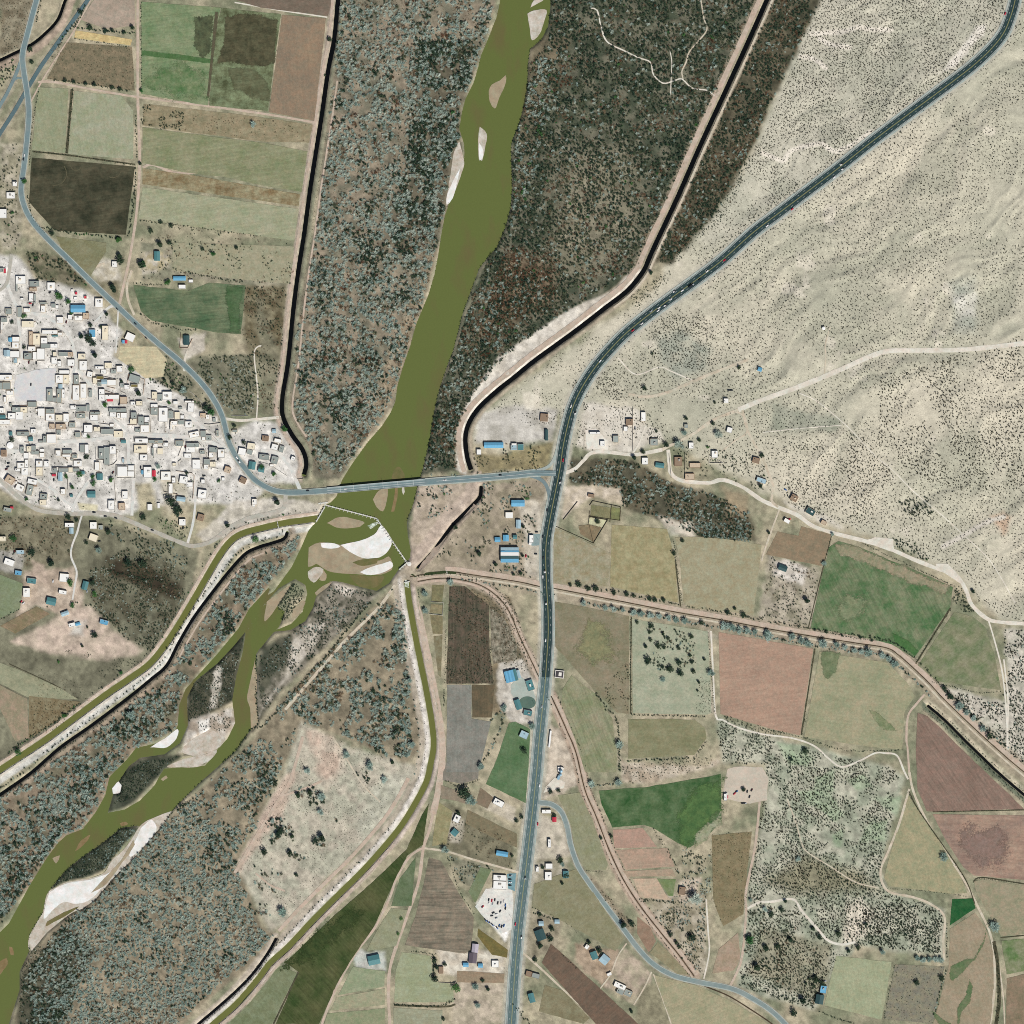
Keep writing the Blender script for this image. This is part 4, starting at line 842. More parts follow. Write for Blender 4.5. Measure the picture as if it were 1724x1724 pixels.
# ================================================================== sandbars
M_sandw = mat_soil('white_sand', (240,240,242), (226,222,218), 0.06, 0.06); M_sandt = mat_soil('tan_sand', (172,152,124), (160,138,112), 0.05, 0.08)
M_sandp = mat_soil('pale_sand', (206,196,186), (186,170,154), 0.08, 0.1); M_sandr = mat_soil('wet_red_sand', (134,104,66), (146,116,78), 0.08, 0.08); M_sando = mat_soil('wet_olive_sand', (122,108,66), (104,104,56), 0.05, 0.06)
SANDM = {'sandw': M_sandw, 'sandt': M_sandt, 'sandp': M_sandp, 'sandr': M_sandr, 'sando': M_sando}
for key, pts, mt, top, lab in BARS:
    mt = SANDM[mt]
    q = TP(key, pts); o = slab('sandbar', ragged(smooth(q + [q[0]], 5)[:-1], 0.9, 3), mt, WATER_Z + top + 0.004 * (len(lab) % 9), WATER_Z - 2.0)
    o['kind'] = 'structure'; tag(o, lab, 'sandbar')
SHOAL = [((846,60),(5,15)),((850,118),(4,16)),((846,212),(6,20)),((802,345),(8,18)),((815,392),(11,7)),((772,424),(11,10)),((240,1345),(18,4)),((150,1440),(14,5))]

# ================================================================== fields
G_, GL, DG, PK, ST, OL, BR_, GY_ = 'grey-green', 'pale green', 'dark green', 'pink-brown', 'straw-yellow', 'olive', 'brown', 'grey'
FIELDS = [
 # tile, outline, colour a, colour b, row angle, row strength, word, patch scale
 ('00', [(620,0),(890,0),(890,170),(700,190),(530,130)], (176,154,138), (164,142,126), 30, .04, 'bare pinkish', .03),
 ('00', [(500,200),(870,260),(860,300),(490,250)], (216,184,124), (196,164,108), -8, .08, ST, .05),
 ('00', [(440,280),(870,310),(890,600),(310,520)], (138,122,96), (116,104,80), 0, .0, 'scrubby brown', .06),
 (None, [(238,3),(372,13),(360,60),(350,178),(238,158)], (112,132,94), (136,146,110), -7, .10, GL, .02),
 (None, [(373,13),(473,24),(451,187),(352,178),(362,60)], (88,96,66), (128,138,102), -7, .12, 'mottled green', .03),
 ('00', [(250,575),(450,585),(430,1010),(210,990)], (140,146,112), (152,154,124), 80, .06, GL, .02),
 ('00', [(490,600),(800,630),(880,730),(880,1050),(450,1015)], (148,154,122), (164,164,138), 82, .05, GL, .02),
 ('00', [(210,1040),(890,1100),(830,1550),(360,1520),(190,1330)], (56,58,42), (84,80,60), -8, .12, 'dark burnt olive', .02),
 (None, [(240,214),(310,224),(440,240),(518,255),(508,323),(440,312),(380,298),(310,290),(240,274)], (128,134,96), (146,146,112), -8, .10, OL, .02),
 (None, [(240,315),(370,333),(503,352),(495,405),(370,388),(233,368)], (150,154,120), (164,164,134), -8, .08, GL, .02),
 (None, [(475,25),(549,31),(529,203),(453,189)], (152,122,98), (140,116,96), 82, .05, 'bare brown', .015),
 (None, [(397,0),(560,0),(552,27),(440,13)], (128,106,92), (116,98,84), -8, .06, 'bare grey-brown', .02),
 ('01', [(880,195),(1240,235),(1380,180),(1620,200),(1590,520),(1440,510),(1000,430),(930,370)], (84,104,76), (112,122,92), -5, .16, DG, .02),
 ('01', [(790,600),(1030,600),(1100,690),(1080,800),(960,810),(780,680)], (206,190,152), (190,176,142), -4, .10, ST, .04),
 ('00', [(370,1560),(700,1600),(700,1660),(660,1724),(590,1830),(470,1724),(430,1690)], (122,122,86), (138,134,102), -40, .05, OL, .03),
 (None, [(290,408),(495,415),(492,478),(400,470),(290,455)], (150,148,118), (166,158,130), 0, 0, 'scrubby pale', .05),
 (None, [(242,175),(400,192),(527,210),(520,240),(440,238),(306,221),(240,211)], (158,140,110), (136,124,94), -8, .08, 'weedy tan', .04),
 (None, [(240,283),(330,296),(430,314),(505,327),(503,347),(370,328),(240,310)], (134,110,76), (158,146,112), -9, .14, 'weedy brown', .04),
 ('02', [(0,420),(150,480),(130,650),(0,710)], (120,134,100), (134,142,112), 20, .05, G_, .03),
 ('02', [(0,760),(240,630),(330,680),(100,810)], (146,122,96), (128,112,80), 30, .14, 'narrow ploughed', .03),
 ('02', [(0,1000),(200,1080),(400,1170),(520,1245),(180,1230),(0,1140)], (154,156,126), (140,140,110), 28, .05, GL, .03),
 ('02', [(190,1220),(530,1260),(400,1370),(230,1480),(190,1500)], (120,104,74), (142,124,94), 0, 0, 'rough brown', .06),
 ('02', [(0,1150),(180,1240),(190,1500),(100,1520),(0,1300)], (164,140,118), (146,132,104), 60, .04, 'pinkish brown', .03),
 ('12', [(1280,500),(1380,500),(1540,620),(1545,900),(1570,1140),(1260,1140)], (102,84,70), (78,76,60), 88, .24, 'dark brown', .05),
 ('12', [(1550,640),(1640,700),(1724,880),(1724,980),(1570,1010),(1555,900)], (150,140,122), (96,88,72), 80, .25, 'streaky grey-brown', .08),
 ('12', [(1265,1148),(1425,1148),(1425,1372),(1555,1390),(1500,1620),(1470,1724),(1260,1724)], (140,138,130), (124,124,116), 88, .06, GY_, .02),
 ('12', [(1430,1148),(1578,1148),(1560,1365),(1432,1362)], (112,94,70), (94,82,62), 88, .08, BR_, .03),
 ('12', [(1165,490),(1245,490),(1230,610),(1160,600)], (132,124,86), (114,108,76), 0, 0, 'small olive', .08),
 ('12', [(1158,612),(1240,620),(1232,680),(1150,672)], (150,136,100), (128,116,84), 0, 0, 'small tan', .08),
 ('12', [(1150,685),(1235,690),(1235,815),(1170,810)], (140,128,92), (120,108,78), 0, 0, 'small olive-brown', .08),
 ('12', [(1175,825),(1235,822),(1225,1100),(1205,1080)], (122,112,82), (138,128,100), 0, 0, 'narrow olive', .06),
 (None, [(857,1217),(868,1215),(893,1228),(890,1290),(885,1352),(818,1320),(832,1290)], (84,112,76), (102,124,90), 20, .05, DG, .02),
 ('22', [(285,110),(430,170),(540,225),(660,280),(640,500),(280,480)], (150,138,106), (164,156,130), 0, 0, 'dry tan-green', .04),
 ('22', [(665,90),(1030,120),(1080,300),(1105,605),(655,500)], (150,138,98), (168,156,116), 0, .02, 'golden green', .04),
 ('22', [(1085,175),(1240,172),(1500,195),(1655,225),(1600,685),(1170,640),(1140,600),(1115,330)], (156,146,114), (166,158,128), 0, .02, 'dry tan', .03),
 ('22', [(290,600),(520,640),(780,695),(780,1340),(700,1330),(560,1200),(400,1010),(295,900)], (128,122,94), (146,132,108), 0, 0, 'dull brown-green', .02),
 ('22', [(800,715),(1000,745),(1300,795),(1325,1335),(1290,1345),(805,1335)], (168,172,148), (156,160,134), 30, .03, 'sage green', .03),
 (None, [(1210,1064),(1290,1078),(1369,1092),(1347,1238),(1290,1225),(1213,1202)], (182,138,118), (170,130,112), -8, .07, 'bare pink', .012),
 ('22', [(340,1180),(400,1085),(560,1210),(670,1370),(700,1620),(695,1724),(490,1724),(420,1500),(335,1280)], (130,136,100), (150,146,116), 68, .14, 'striped green', .02),
 ('22', [(775,1375),(1000,1372),(1215,1378),(1280,1430),(1290,1500),(1210,1610),(775,1635)], (126,126,90), (142,138,104), 5, .05, OL, .02),
 ('32', [(100,135),(235,165),(255,100),(450,158),(400,365),(20,288)], (150,124,98), (138,116,92), 20, .04, BR_, .03),
 ('32', [(440,240),(500,200),(640,240),(800,310),(1000,390),(1255,505),(1235,640),(1120,800),(1000,970),(850,880),(600,820),(315,775),(400,390)], (84,112,74), (122,130,98), 62, .14, 'bright green', .02),
 ('32', [(1265,665),(1390,700),(1470,770),(1530,950),(1575,1185),(1400,1160),(1155,1125),(1025,1020)], (110,124,88), (142,138,108), -35, .08, 'mottled green', .03),
 ('32', [(375,930),(820,1000),(950,1130),(1005,1220),(935,1330),(918,1575),(700,1555),(275,1490)], (148,150,116), (166,156,124), 5, .04, GL, .02),
 (None, [(1545,1200),(1562,1206),(1590,1232),(1640,1282),(1700,1338),(1720,1358),(1724,1362),(1560,1366),(1545,1330),(1542,1260)], (146,112,100), (136,104,92), 55, .12, 'ploughed pink', .015),
 (None, [(1570,1371),(1750,1373),(1750,1484),(1680,1478),(1640,1474),(1622,1460),(1590,1410)], (174,134,116), (150,116,104), 4, .10, 'reddish pink', .012),
 ('33', [(962,215),(1010,290),(1110,430),(1300,740),(1350,860),(1240,865),(830,812),(800,760),(840,600)], (166,156,120), (150,148,112), 70, .05, 'dry pale', .03),
 ('33', [(1250,900),(1385,895),(1405,960),(1330,1010),(1235,1075)], (30,84,46), (52,96,58), 50, .10, 'vivid green', .05),
 ('33', [(1235,1095),(1400,990),(1470,1090),(1520,1250),(1525,1500),(1500,1724),(1125,1724),(1180,1520),(1230,1330)], (164,142,118), (152,136,110), 70, .05, 'bare tan', .02),
 ('33', [(1395,785),(1450,768),(1724,810),(1724,1130),(1575,1145),(1500,1010),(1410,860)], (160,146,120), (146,140,110), 0, .03, 'pale brown', .03),
 ('33', [(1575,1175),(1724,1162),(1724,1375),(1612,1395)], (96,122,74), (136,138,104), 0, .04, 'grassy green', .03),
 ('33', [(1610,1425),(1724,1395),(1724,1724),(1605,1724)], (150,122,100), (132,112,88), 80, .05, BR_, .03),
 ('33', [(485,1275),(850,1315),(820,1500),(785,1695),(405,1600)], (164,168,134), (154,160,126), 82, .05, GL, .02),
 ('33', [(875,1330),(1200,1345),(1170,1500),(1120,1724),(800,1690)], (126,122,108), (142,136,112), 0, 0, 'weedy grey-brown', .05),
 ('23', [(580,185),(900,160),(1200,110),(1385,75),(1390,390),(1290,490),(1180,560),(1100,530),(940,430),(880,410),(670,428),(600,280)], (60,92,54), (96,116,80), -5, .05, DG, .02),
 ('23', [(672,442),(870,432),(965,555),(685,566)], (186,140,124), (176,132,116), -4, .04, 'bare pink', .03),
 ('23', [(692,574),(1035,565),(1080,685),(760,706)], (184,146,126), (172,138,118), -4, .06, 'pale pink', .03),
 ('23', [(740,716),(1060,700),(1090,750),(770,752)], (176,146,124), (166,140,116), -4, .05, 'narrow pink', .03),
 ('23', [(805,765),(960,762),(1035,885),(1085,912),(850,886)], (200,166,142), (190,158,134), 0, .03, 'bare sandy', .03),
 ('23', [(966,765),(1088,770),(1072,880),(1040,880)], (112,130,82), (128,138,98), 0, .03, 'small green', .05),
 ('23', [(310,215),(455,195),(540,380),(640,670),(625,708),(490,708),(420,560),(400,420)], (136,140,106), (150,146,116), 70, .06, G_, .03),
 ('23', [(155,800),(430,700),(520,820),(745,1160),(690,1245),(600,1190),(330,1040),(140,950)], (130,130,96), (146,138,108), -40, .05, 'dull green', .03),
 ('23', [(265,1195),(340,1260),(840,1724),(560,1724),(205,1320)], (120,92,76), (110,86,72), -43, .08, 'dark ploughed', .03),
 ('23', [(835,1015),(925,1090),(960,1180),(910,1250),(835,1130)], (160,122,102), (146,112,92), 0, .03, 'reddish', .04),
 ('23', [(970,1180),(1060,1270),(1180,1400),(1100,1395),(920,1255)], (140,130,98), (152,140,108), 0, .03, 'narrow dry', .04),
 (None, [(1102,1642),(1170,1658),(1225,1682),(1284,1716),(1296,1730),(1135,1730),(1118,1690)], (168,158,126), (156,150,116), -25, .06, 'dry pale', .03),
 ('23', [(225,1465),(345,1505),(520,1685),(480,1724),(185,1640)], (124,116,86), (140,130,100), -40, .04, OL, .03),
 ('23', [(1325,480),(1590,455),(1545,850),(1535,1000),(1400,1080),(1335,900)], (126,112,80), (142,124,92), 0, .02, 'rough olive-brown', .05),
 ('23', [(1370,1230),(1500,1120),(1515,1300),(1470,1370),(1330,1390)], (176,144,124), (160,136,112), 0, .02, 'bare pinkish', .05),
 ('13', [(1145,270),(1105,540),(1000,615),(935,740),(855,920),(790,1070),(690,1215),(610,1335),(530,1475),(420,1724),(135,1724),(285,1380),(195,1320),(520,1010),(760,800),(1000,570),(1100,340)], (60,76,38), (86,90,52), 47, .16, 'long olive', .015),
 ('13', [(1058,625),(1030,945),(895,945),(950,770)], (92,110,78), (110,122,92), 75, .06, 'narrow green', .03),
 ('13', [(895,960),(1005,972),(930,1205),(730,1245),(810,1090)], (140,144,112), (152,152,122), 70, .05, GL, .03),
 ('13', [(1145,625),(1225,650),(1330,840),(1440,1020),(1425,1235),(1380,1260),(985,1205),(1060,1000),(1110,800)], (142,126,108), (122,110,94), 0, .22, 'ploughed grey-brown', .03),
 ('13', [(965,1250),(1160,1275),(1170,1440),(1305,1462),(1310,1580),(915,1580),(925,1370)], (148,156,120), (160,164,132), 4, .05, GL, .03),
 ('13', [(645,1345),(855,1375),(850,1475),(545,1535)], (150,158,128), (140,150,116), 10, .05, G_, .03),
 ('13', [(535,1548),(855,1490),(853,1598),(495,1635)], (162,158,128), (150,152,118), 10, .05, 'pale tan-green', .03),
 ('13', [(475,1655),(855,1620),(855,1724),(455,1724)], (146,150,118), (134,142,106), 5, .05, G_, .03),
 ('13', [(912,1618),(1235,1635),(1230,1724),(912,1724)], (148,150,122), (160,160,134), 5, .07, G_, .03),
 ('13', [(1242,0),(1478,0),(1470,105),(1360,140),(1235,115)], (140,132,122), (126,118,106), 88, .05, 'grey-brown', .03),
 ('13', [(1222,145),(1330,185),(1410,280),(1340,255),(1222,235)], (150,132,112), (138,122,104), 0, .03, 'small tan', .04),
 ('13', [(1485,165),(1570,230),(1530,305),(1455,270)], (140,116,96), (128,108,88), 0, .03, 'small brown', .04),
 ('13', [(1205,258),(1300,322),(1260,535),(1165,550)], (140,132,92), (156,146,106), 0, .03, 'dry olive', .05),
 ('13', [(1400,310),(1560,390),(1724,470),(1724,560),(1560,490),(1385,400)], (134,118,90), (120,110,84), -25, .06, 'dull brown', .04),
 ('13', [(1485,690),(1560,705),(1450,925),(1405,850)], (110,124,88), (122,132,100), 65, .05, 'narrow green', .03),
 ('13', [(1470,1095),(1665,1235),(1660,1285),(1560,1268),(1465,1145)], (124,106,54), (110,98,52), 0, .03, 'golden olive', .04),
 ('13', [(1330,1372),(1645,1392),(1640,1455),(1330,1448)], (160,130,106), (148,124,100), 0, .06, 'bare brown', .04),
 (None, [(398,1700),(433,1660),(472,1626),(500,1638),(458,1724),(440,1750),(370,1750),(375,1724)], (112,122,88), (130,136,104), 55, .05, G_, .03),
]
for i, (key, pts, a, b, ang, st, word, sc) in enumerate(FIELDS):
    q = TP(key, pts); q = ragged(q, 0.9, 5, 3)
    m = mat_soil('field_soil', a, b, sc * 1.5, 0.14, 0.95, 0.3, ang, 4.5, st * 1.5)
    o = slab('field', q, m, 0.30 + 0.006 * (i % 9), -0.4)
    block(q, 0.0)
    c = np.mean(np.array(TP(key, pts)), 0)
    later(o, c[0], c[1], f'{word} field', 'field', None, 'structure')
# crop patches of another colour lying in a field
def mat_cover(a, b, ang):
    """plants that thin out toward their edge: holes where the cover attribute is low"""
    key = ('cover', a, b, ang)
    if key in _mats: return _mats[key]
    m = mat_soil('crop', a, b, 0.06, 0.16, 0.95, 0.3, ang, 4.0, .18 if ang is not None else 0).copy()
    n, l = m.node_tree.nodes, m.node_tree.links
    out = next(q for q in n if q.type == 'OUTPUT_MATERIAL'); bs = next(q for q in n if q.type == 'BSDF_PRINCIPLED')
    at = n.new('ShaderNodeAttribute'); at.attribute_name = 'cover'; g = n.new('ShaderNodeNewGeometry')
    nz = noise_node(n, l, g.outputs['Position'], 0.35, 4.0, .75)
    ad = n.new('ShaderNodeMath'); ad.operation = 'ADD'; l.new(at.outputs['Fac'], ad.inputs[0]); l.new(nz, ad.inputs[1])
    al = ramp(n, l, ad.outputs[0], 0.92, 1.06); l.new(al, bs.inputs['Alpha'])
    _mats[key] = m; return m
NCROP = 0
def crop(key, pts, a, b, label, z=0.4, rag=3.0, ang=None):
    global NCROP
    NCROP += 1; z = z + .012 * NCROP      # never two patches in one plane
    q = TP(key, pts); p = np.array(q); x0, y0 = p.min(0) - rag * 2; x1, y1 = p.max(0) + rag * 2; st = 2.0
    X, Y = np.meshgrid(np.arange(x0, x1 + st, st), np.arange(y0, y1 + st, st))
    soft = max(.8, rag * 1.8); d_ = seg_dist(q, X, Y, True)[0]; d_ = np.where(inside(q, X, Y), -d_, d_) + (fbm(X, Y, 16, 3, 6) - .5) * 2 * rag
    cov = np.clip(.5 - d_ / (2 * soft), 0, 1); ny, nx = X.shape
    vs_ = [W(x, y, z) for x, y in zip(X.ravel(), Y.ravel())]; fs_ = []
    for j in range(ny - 1):
        for i in range(nx - 1):
            if cov[j:j + 2, i:i + 2].max() > .02: k = j * nx + i; fs_.append((k + nx, k + nx + 1, k + 1, k))
    o = mesh_obj('crop_patch', vs_, fs_, mat_cover(a, b, ang)); at = o.data.attributes.new('cover', 'FLOAT', 'POINT'); at.data.foreach_set('value', cov.ravel().astype(np.float32))
    o['kind'] = 'structure'; tag(o, label, 'crop')
crop(None, [(378,28),(420,24),(468,34),(462,105),(440,112),(382,104),(365,108),(378,70)], (70,70,48), (92,88,62), 'dark bare patch in the mottled green northern field', rag=4, ang=-7)
crop(None, [(330,30),(358,28),(355,90),(340,98),(326,75)], (92,100,70), (70,76,54), 'dark ragged patch on the edge of the pale green northern field', rag=5)
crop(None, [(385,115),(430,118),(450,140),(455,170),(425,165),(395,150)], (88,90,62), (104,108,78), 'thin bare patch in the south of the mottled northern field', rag=5, ang=-7)
crop(None, [(239,85),(300,92),(360,100),(359,108),(300,100),(239,93)], (72,104,60), (84,112,70), 'dark green stripe across the pale northern field', rag=1)
crop(None, [(362,20),(368,20),(352,165),(348,165)], (96,88,66), (84,80,60), 'brown track dividing the northern fields', rag=.6)
crop(None, [(245,128),(300,110),(345,118),(345,165),(300,160),(250,150)], (88,116,74), (120,134,96), 'greener corner of the pale northern field', rag=14)
crop('33', [(1400,1300),(1460,1160),(1475,1100),(1460,1190),(1400,1290),(1330,1370),(1250,1440),(1235,1420),(1240,1340),(1330,1300)], (90,112,74), (110,120,86), 'dark green weedy streak in the bare tan field', rag=2)
crop('33', [(1365,1430),(1385,1480),(1370,1580),(1310,1640),(1300,1724),(1285,1720),(1285,1620),(1340,1530)], (90,112,74), (110,120,86), 'green loop of weeds in the bare tan field', rag=2)
crop('33', [(1120,1080+560),(1190,1700),(1240,1724),(1160,1724)], (96,114,78), (112,120,88), 'green weedy corner of the bare tan field', rag=2)
crop('23', [(1180,200),(1380,120),(1380,330),(1250,420),(1150,560),(1100,500),(1120,350)], (88,116,66), (70,100,58), 'lighter green half of the big dark green field', rag=11)
crop('23', [(1290,420),(1385,330),(1385,400),(1290,500),(1220,550),(1240,480)], (160,160,132), (140,146,112), 'bare corner of the big dark green field', rag=6)
crop('32', [(380,930),(510,940),(480,1050),(430,1120),(400,1080)], (104,118,84), (124,132,98), 'dark green patch in the pale eastern field', rag=4)
crop('32', [(700,1310),(740,1320),(830,1390),(885,1455),(800,1440),(730,1370)], (112,126,88), (140,144,108), 'green swirl in the pale eastern field', rag=3)
crop('32', [(470,215),(620,240),(820,330),(1000,400),(1230,500),(1200,540),(950,470),(700,350),(520,290)], (160,142,116), (132,134,102), 'dry brown edge of the bright green field', rag=6)
crop('32', [(560,560),(700,580),(620,690),(480,700)], (132,138,104), (112,126,92), 'paler patch in the bright green field', rag=13)
crop('32', [(860,810),(960,860),(1030,930),(1000,950),(880,870)], (66,106,60), (78,112,66), 'deep green strip in the bright green field', rag=2)
crop('22', [(520,750),(640,800),(700,950),(560,1000),(440,900)], (140,136,96), (122,124,88), 'greener middle of the dull brown field', rag=15)
crop('01', [(1500,190),(1600,215),(1575,500),(1520,500),(1490,300)], (72,98,64), (88,108,76), 'deep green eastern end of the rectangular field', rag=4, ang=-5)
crop('13', [(200,1350),(420,1120),(650,960),(700,1000),(520,1180),(330,1320)], (50,66,32), (66,78,40), 'darker middle of the long olive meadow', rag=14, ang=47)
crop(None, [(1618,1398),(1680,1395),(1700,1440),(1660,1460),(1630,1440)], (146,112,104), (138,106,96), 'darker patch in the reddish pink field', rag=16)
# circular tyre marks left on the burnt field
for cx, cy, r, a0, a1 in ((92,292,20,-40,110),(128,278,9,20,200),(190,285,14,10,130)):
    o = ribbon('tyre_track', [(cx + r * math.cos(R(a)), cy + r * math.sin(R(a))) for a in range(a0, a1, 12)], 1.0, mat_soil('faint_track', (104,96,70), (92,86,64), .06), zf=0.42, skirt=0.05); o['kind'] = 'structure'; tag(o, {92: 'large curved tyre track on the burnt olive field', 128: 'small looped tyre track on the burnt olive field', 190: 'eastern curved tyre track on the burnt olive field'}[cx], 'track')
# ditch lines along field edges
EDGES = [(TP('00', [(475,590),(440,1010)]), 4.0), (TP('00', [(220,1000),(450,1025),(890,1085)]), 2.2), (TP('32', [(1240,640),(1010,1010)]), 2.2), (TP('32', [(345,910),(255,1480)]), 2.0), (TP('13', [(285,1380),(120,1724)]), 2.4), (TP('33', [(1125,325),(1724,312)]), 1.6), (TP('33', [(1390,785),(1450,758),(1724,800)]), 1.8), (TP('33', [(1570,1155),(1724,1140)]), 1.6), (TP('13', [(915,1600),(1240,1610),(1320,1595)]), 3.0), (TP('22', [(1085,330),(1120,630)]), 2.2), (TP('22', [(795,700),(790,1340)]), 1.6), (TP('32', [(455,165),(400,370),(300,780)]), 1.4), (TP('33', [(965,190),(1040,330),(1320,740),(1400,930)]), 2.0), (TP('33', [(1525,1180),(1550,1330),(1560,1560),(1540,1724)]), 6.0), (TP('02', [(60,1010),(300,1120),(400,1170)]), 1.2)]
for i, (pts, wd) in enumerate(EDGES):
    o = ribbon('field_ditch', pts, wd, mat_soil('ditch_weeds', (62,62,44), (92,86,64), .1, .15), off=0.5, skirt=0.9, jit=0.35); c = np.mean(np.array(pts), 0)
    later(o, c[0], c[1], 'dark weedy ditch', 'ditch', None, 'structure')

for i, ((x, y), (a, b)) in enumerate(SHOAL[:0]):
    crop(None, [(x + a * math.cos(t * .7854), y + b * math.sin(t * .7854)) for t in range(8)], (97,99,57), (91,95,54), f'{ORD[i]} faint brown shoal under the river water, counted from the north', z=WATER_Z + .03, rag=9)
crop('33', [(0,0),(0,0),(0,0)], (1,1,1), (1,1,1), 'x') if False else None
build_ground()

# ================================================================== plants
LEAF = {'grey': mat_leaf('bare_twigs', (196,208,194), (150,168,156)), 'dark': mat_leaf('dark_foliage', (42,64,52), (60,78,58)),
        'green': mat_leaf('green_foliage', (58,104,60), (74,118,62)), 'brown': mat_leaf('brown_brush', (114,96,76), (136,118,94)),
        'olive': mat_leaf('olive_brush', (88,96,72), (66,78,60)), 'blue': mat_leaf('blue_grey_foliage', (170,192,182), (124,150,140)),
        'rust': mat_leaf('rusty_brush', (108,76,56), (90,68,50)), 'dot': mat_leaf('creosote_foliage', (60,58,42), (44,48,38)), 'pale': mat_leaf('dry_grass_tuft', (178,166,140), (150,146,120))}
def crown_mesh(name, mat, n, spiky=0.0, flat=0.75, seed=0, r=1.0, leaf=0.17, lobes=5):
    """leaf and twig faces spread through an uneven crown of radius ~1"""
    rr = random.Random(seed); vs_, fs_ = [], []
    lb = [(rr.uniform(-.55, .55), rr.uniform(-.55, .55), rr.uniform(.35, .8), rr.uniform(.38, .62)) for _ in range(lobes)]
    for i in range(n):
        cx, cy, cz, cr = lb[i % lobes]
        while True:
            p = Vector((rr.uniform(-1, 1), rr.uniform(-1, 1), rr.uniform(-1, 1)))
            if 0.25 < p.length < 1: break
        q = Vector((cx, cy, cz * flat)) + Vector((p.x * cr, p.y * cr, p.z * cr * flat)) ; q.z = max(q.z, 0.03)
        if rr.random() < spiky:
            d_ = Vector((q.x, q.y, 0.25)).normalized(); sd_ = d_.cross(Vector((0, 0, 1))).normalized() * rr.uniform(.03, .06)
            L = rr.uniform(.25, .5); b_ = len(vs_)
            vs_ += [q - d_ * L - sd_, q - d_ * L + sd_, q + d_ * L * .6]; fs_.append((b_, b_ + 1, b_ + 2))
        else:
            e = rr.uniform(.6, 1.3) * leaf; nrm = Vector((rr.gauss(0, .6), rr.gauss(0, .6), 1)).normalized()
            t = nrm.orthogonal().normalized(); s_ = nrm.cross(t); a_ = rr.uniform(0, 6.28)
            t, s_ = t * math.cos(a_) + s_ * math.sin(a_), s_ * math.cos(a_) - t * math.sin(a_); b_ = len(vs_)
            vs_ += [q - t * e, q - s_ * e * .6, q + t * e, q + s_ * e * .6]; fs_.append((b_, b_ + 1, b_ + 2, b_ + 3))
    me = bpy.data.meshes.new(name); me.from_pydata([tuple(v * r) for v in vs_], [], fs_); me.update(); me.materials.append(mat); return me
PROTO = bpy.data.collections.new('brush_kinds'); KIDX = {}
def proto(kind, key, **kw):
    o = bpy.data.objects.new(f'brush_{len(PROTO.objects):02d}', crown_mesh('brush', LEAF[kind], **kw)); PROTO.objects.link(o); KIDX.setdefault(key, []).append(len(PROTO.objects) - 1)
for s_ in range(4): proto('grey', 'grey', n=120, spiky=.55, seed=s_, leaf=.12)
for s_ in range(3): proto('dark', 'dark', n=70, spiky=.1, seed=10 + s_, leaf=.19)
for s_ in range(2): proto('green', 'green', n=70, spiky=.0, seed=20 + s_, leaf=.19)
for s_ in range(2): proto('brown', 'brown', n=70, spiky=.4, seed=30 + s_, leaf=.15)
for s_ in range(2): proto('olive', 'olive', n=70, spiky=.2, seed=40 + s_, leaf=.17)
for s_ in range(2): proto('blue', 'blue', n=100, spiky=.35, seed=50 + s_, leaf=.14)
for s_ in range(2): proto('rust', 'rust', n=60, spiky=.3, seed=60 + s_, leaf=.17)
for s_ in range(2): proto('dot', 'dot', n=16, spiky=.0, seed=70 + s_, leaf=.42, lobes=3)
for s_ in range(2): proto('pale', 'pale', n=30, spiky=.6, seed=80 + s_, leaf=.2)
def node_group():
    g = bpy.data.node_groups.new('scatter_brush', 'GeometryNodeTree')
    g.interface.new_socket('Geometry', in_out='INPUT', socket_type='NodeSocketGeometry'); g.interface.new_socket('Geometry', in_out='OUTPUT', socket_type='NodeSocketGeometry')
    n = g.nodes; l = g.links
    gi = n.new('NodeGroupInput'); go = n.new('NodeGroupOutput'); ci = n.new('GeometryNodeCollectionInfo'); ip = n.new('GeometryNodeInstanceOnPoints')
    ci.inputs['Collection'].default_value = PROTO; ci.inputs['Separate Children'].default_value = True; ci.inputs['Reset Children'].default_value = True
    ip.inputs['Pick Instance'].default_value = True
    def att(nm, dt):
        a = n.new('GeometryNodeInputNamedAttribute'); a.data_type = dt; a.inputs['Name'].default_value = nm; return a.outputs['Attribute']
    l.new(gi.outputs[0], ip.inputs['Points']); l.new(ci.outputs[0], ip.inputs['Instance'])
    l.new(att('kind', 'INT'), ip.inputs['Instance Index']); l.new(att('turn', 'FLOAT_VECTOR'), ip.inputs['Rotation']); l.new(att('grow', 'FLOAT_VECTOR'), ip.inputs['Scale'])
    l.new(ip.outputs[0], go.inputs[0]); return g
NGRP = node_group()
def brush(name, P, label, cat):
    """P: list of arrays (x, y, radius, kindindex)"""
    A = np.concatenate(P) if isinstance(P, list) else P
    n = len(A); me = bpy.data.meshes.new(name); me.vertices.add(n)
    co = np.stack([A[:, 0] - 862, 862 - A[:, 1], hz(A[:, 0], A[:, 1]) + 0.1], -1).astype(np.float32); me.vertices.foreach_set('co', co.ravel())
    k = me.attributes.new('kind', 'INT', 'POINT'); k.data.foreach_set('value', A[:, 3].astype(np.int32))
    t = me.attributes.new('turn', 'FLOAT_VECTOR', 'POINT'); tv = np.zeros((n, 3), np.float32); tv[:, 2] = RNG.random(n) * 6.28; t.data.foreach_set('vector', tv.ravel())
    g = me.attributes.new('grow', 'FLOAT_VECTOR', 'POINT'); gv = np.stack([A[:, 2], A[:, 2] * RNG.uniform(.8, 1.2, n), A[:, 2] * RNG.uniform(.9, 1.5, n)], -1).astype(np.float32); g.data.foreach_set('vector', gv.ravel())
    o = bpy.data.objects.new(name, me); COL.objects.link(o); md = o.modifiers.new('scatter', 'NODES'); md.node_group = NGRP
    tag(o, label, cat, None, 'stuff'); return o
NPTS = 0
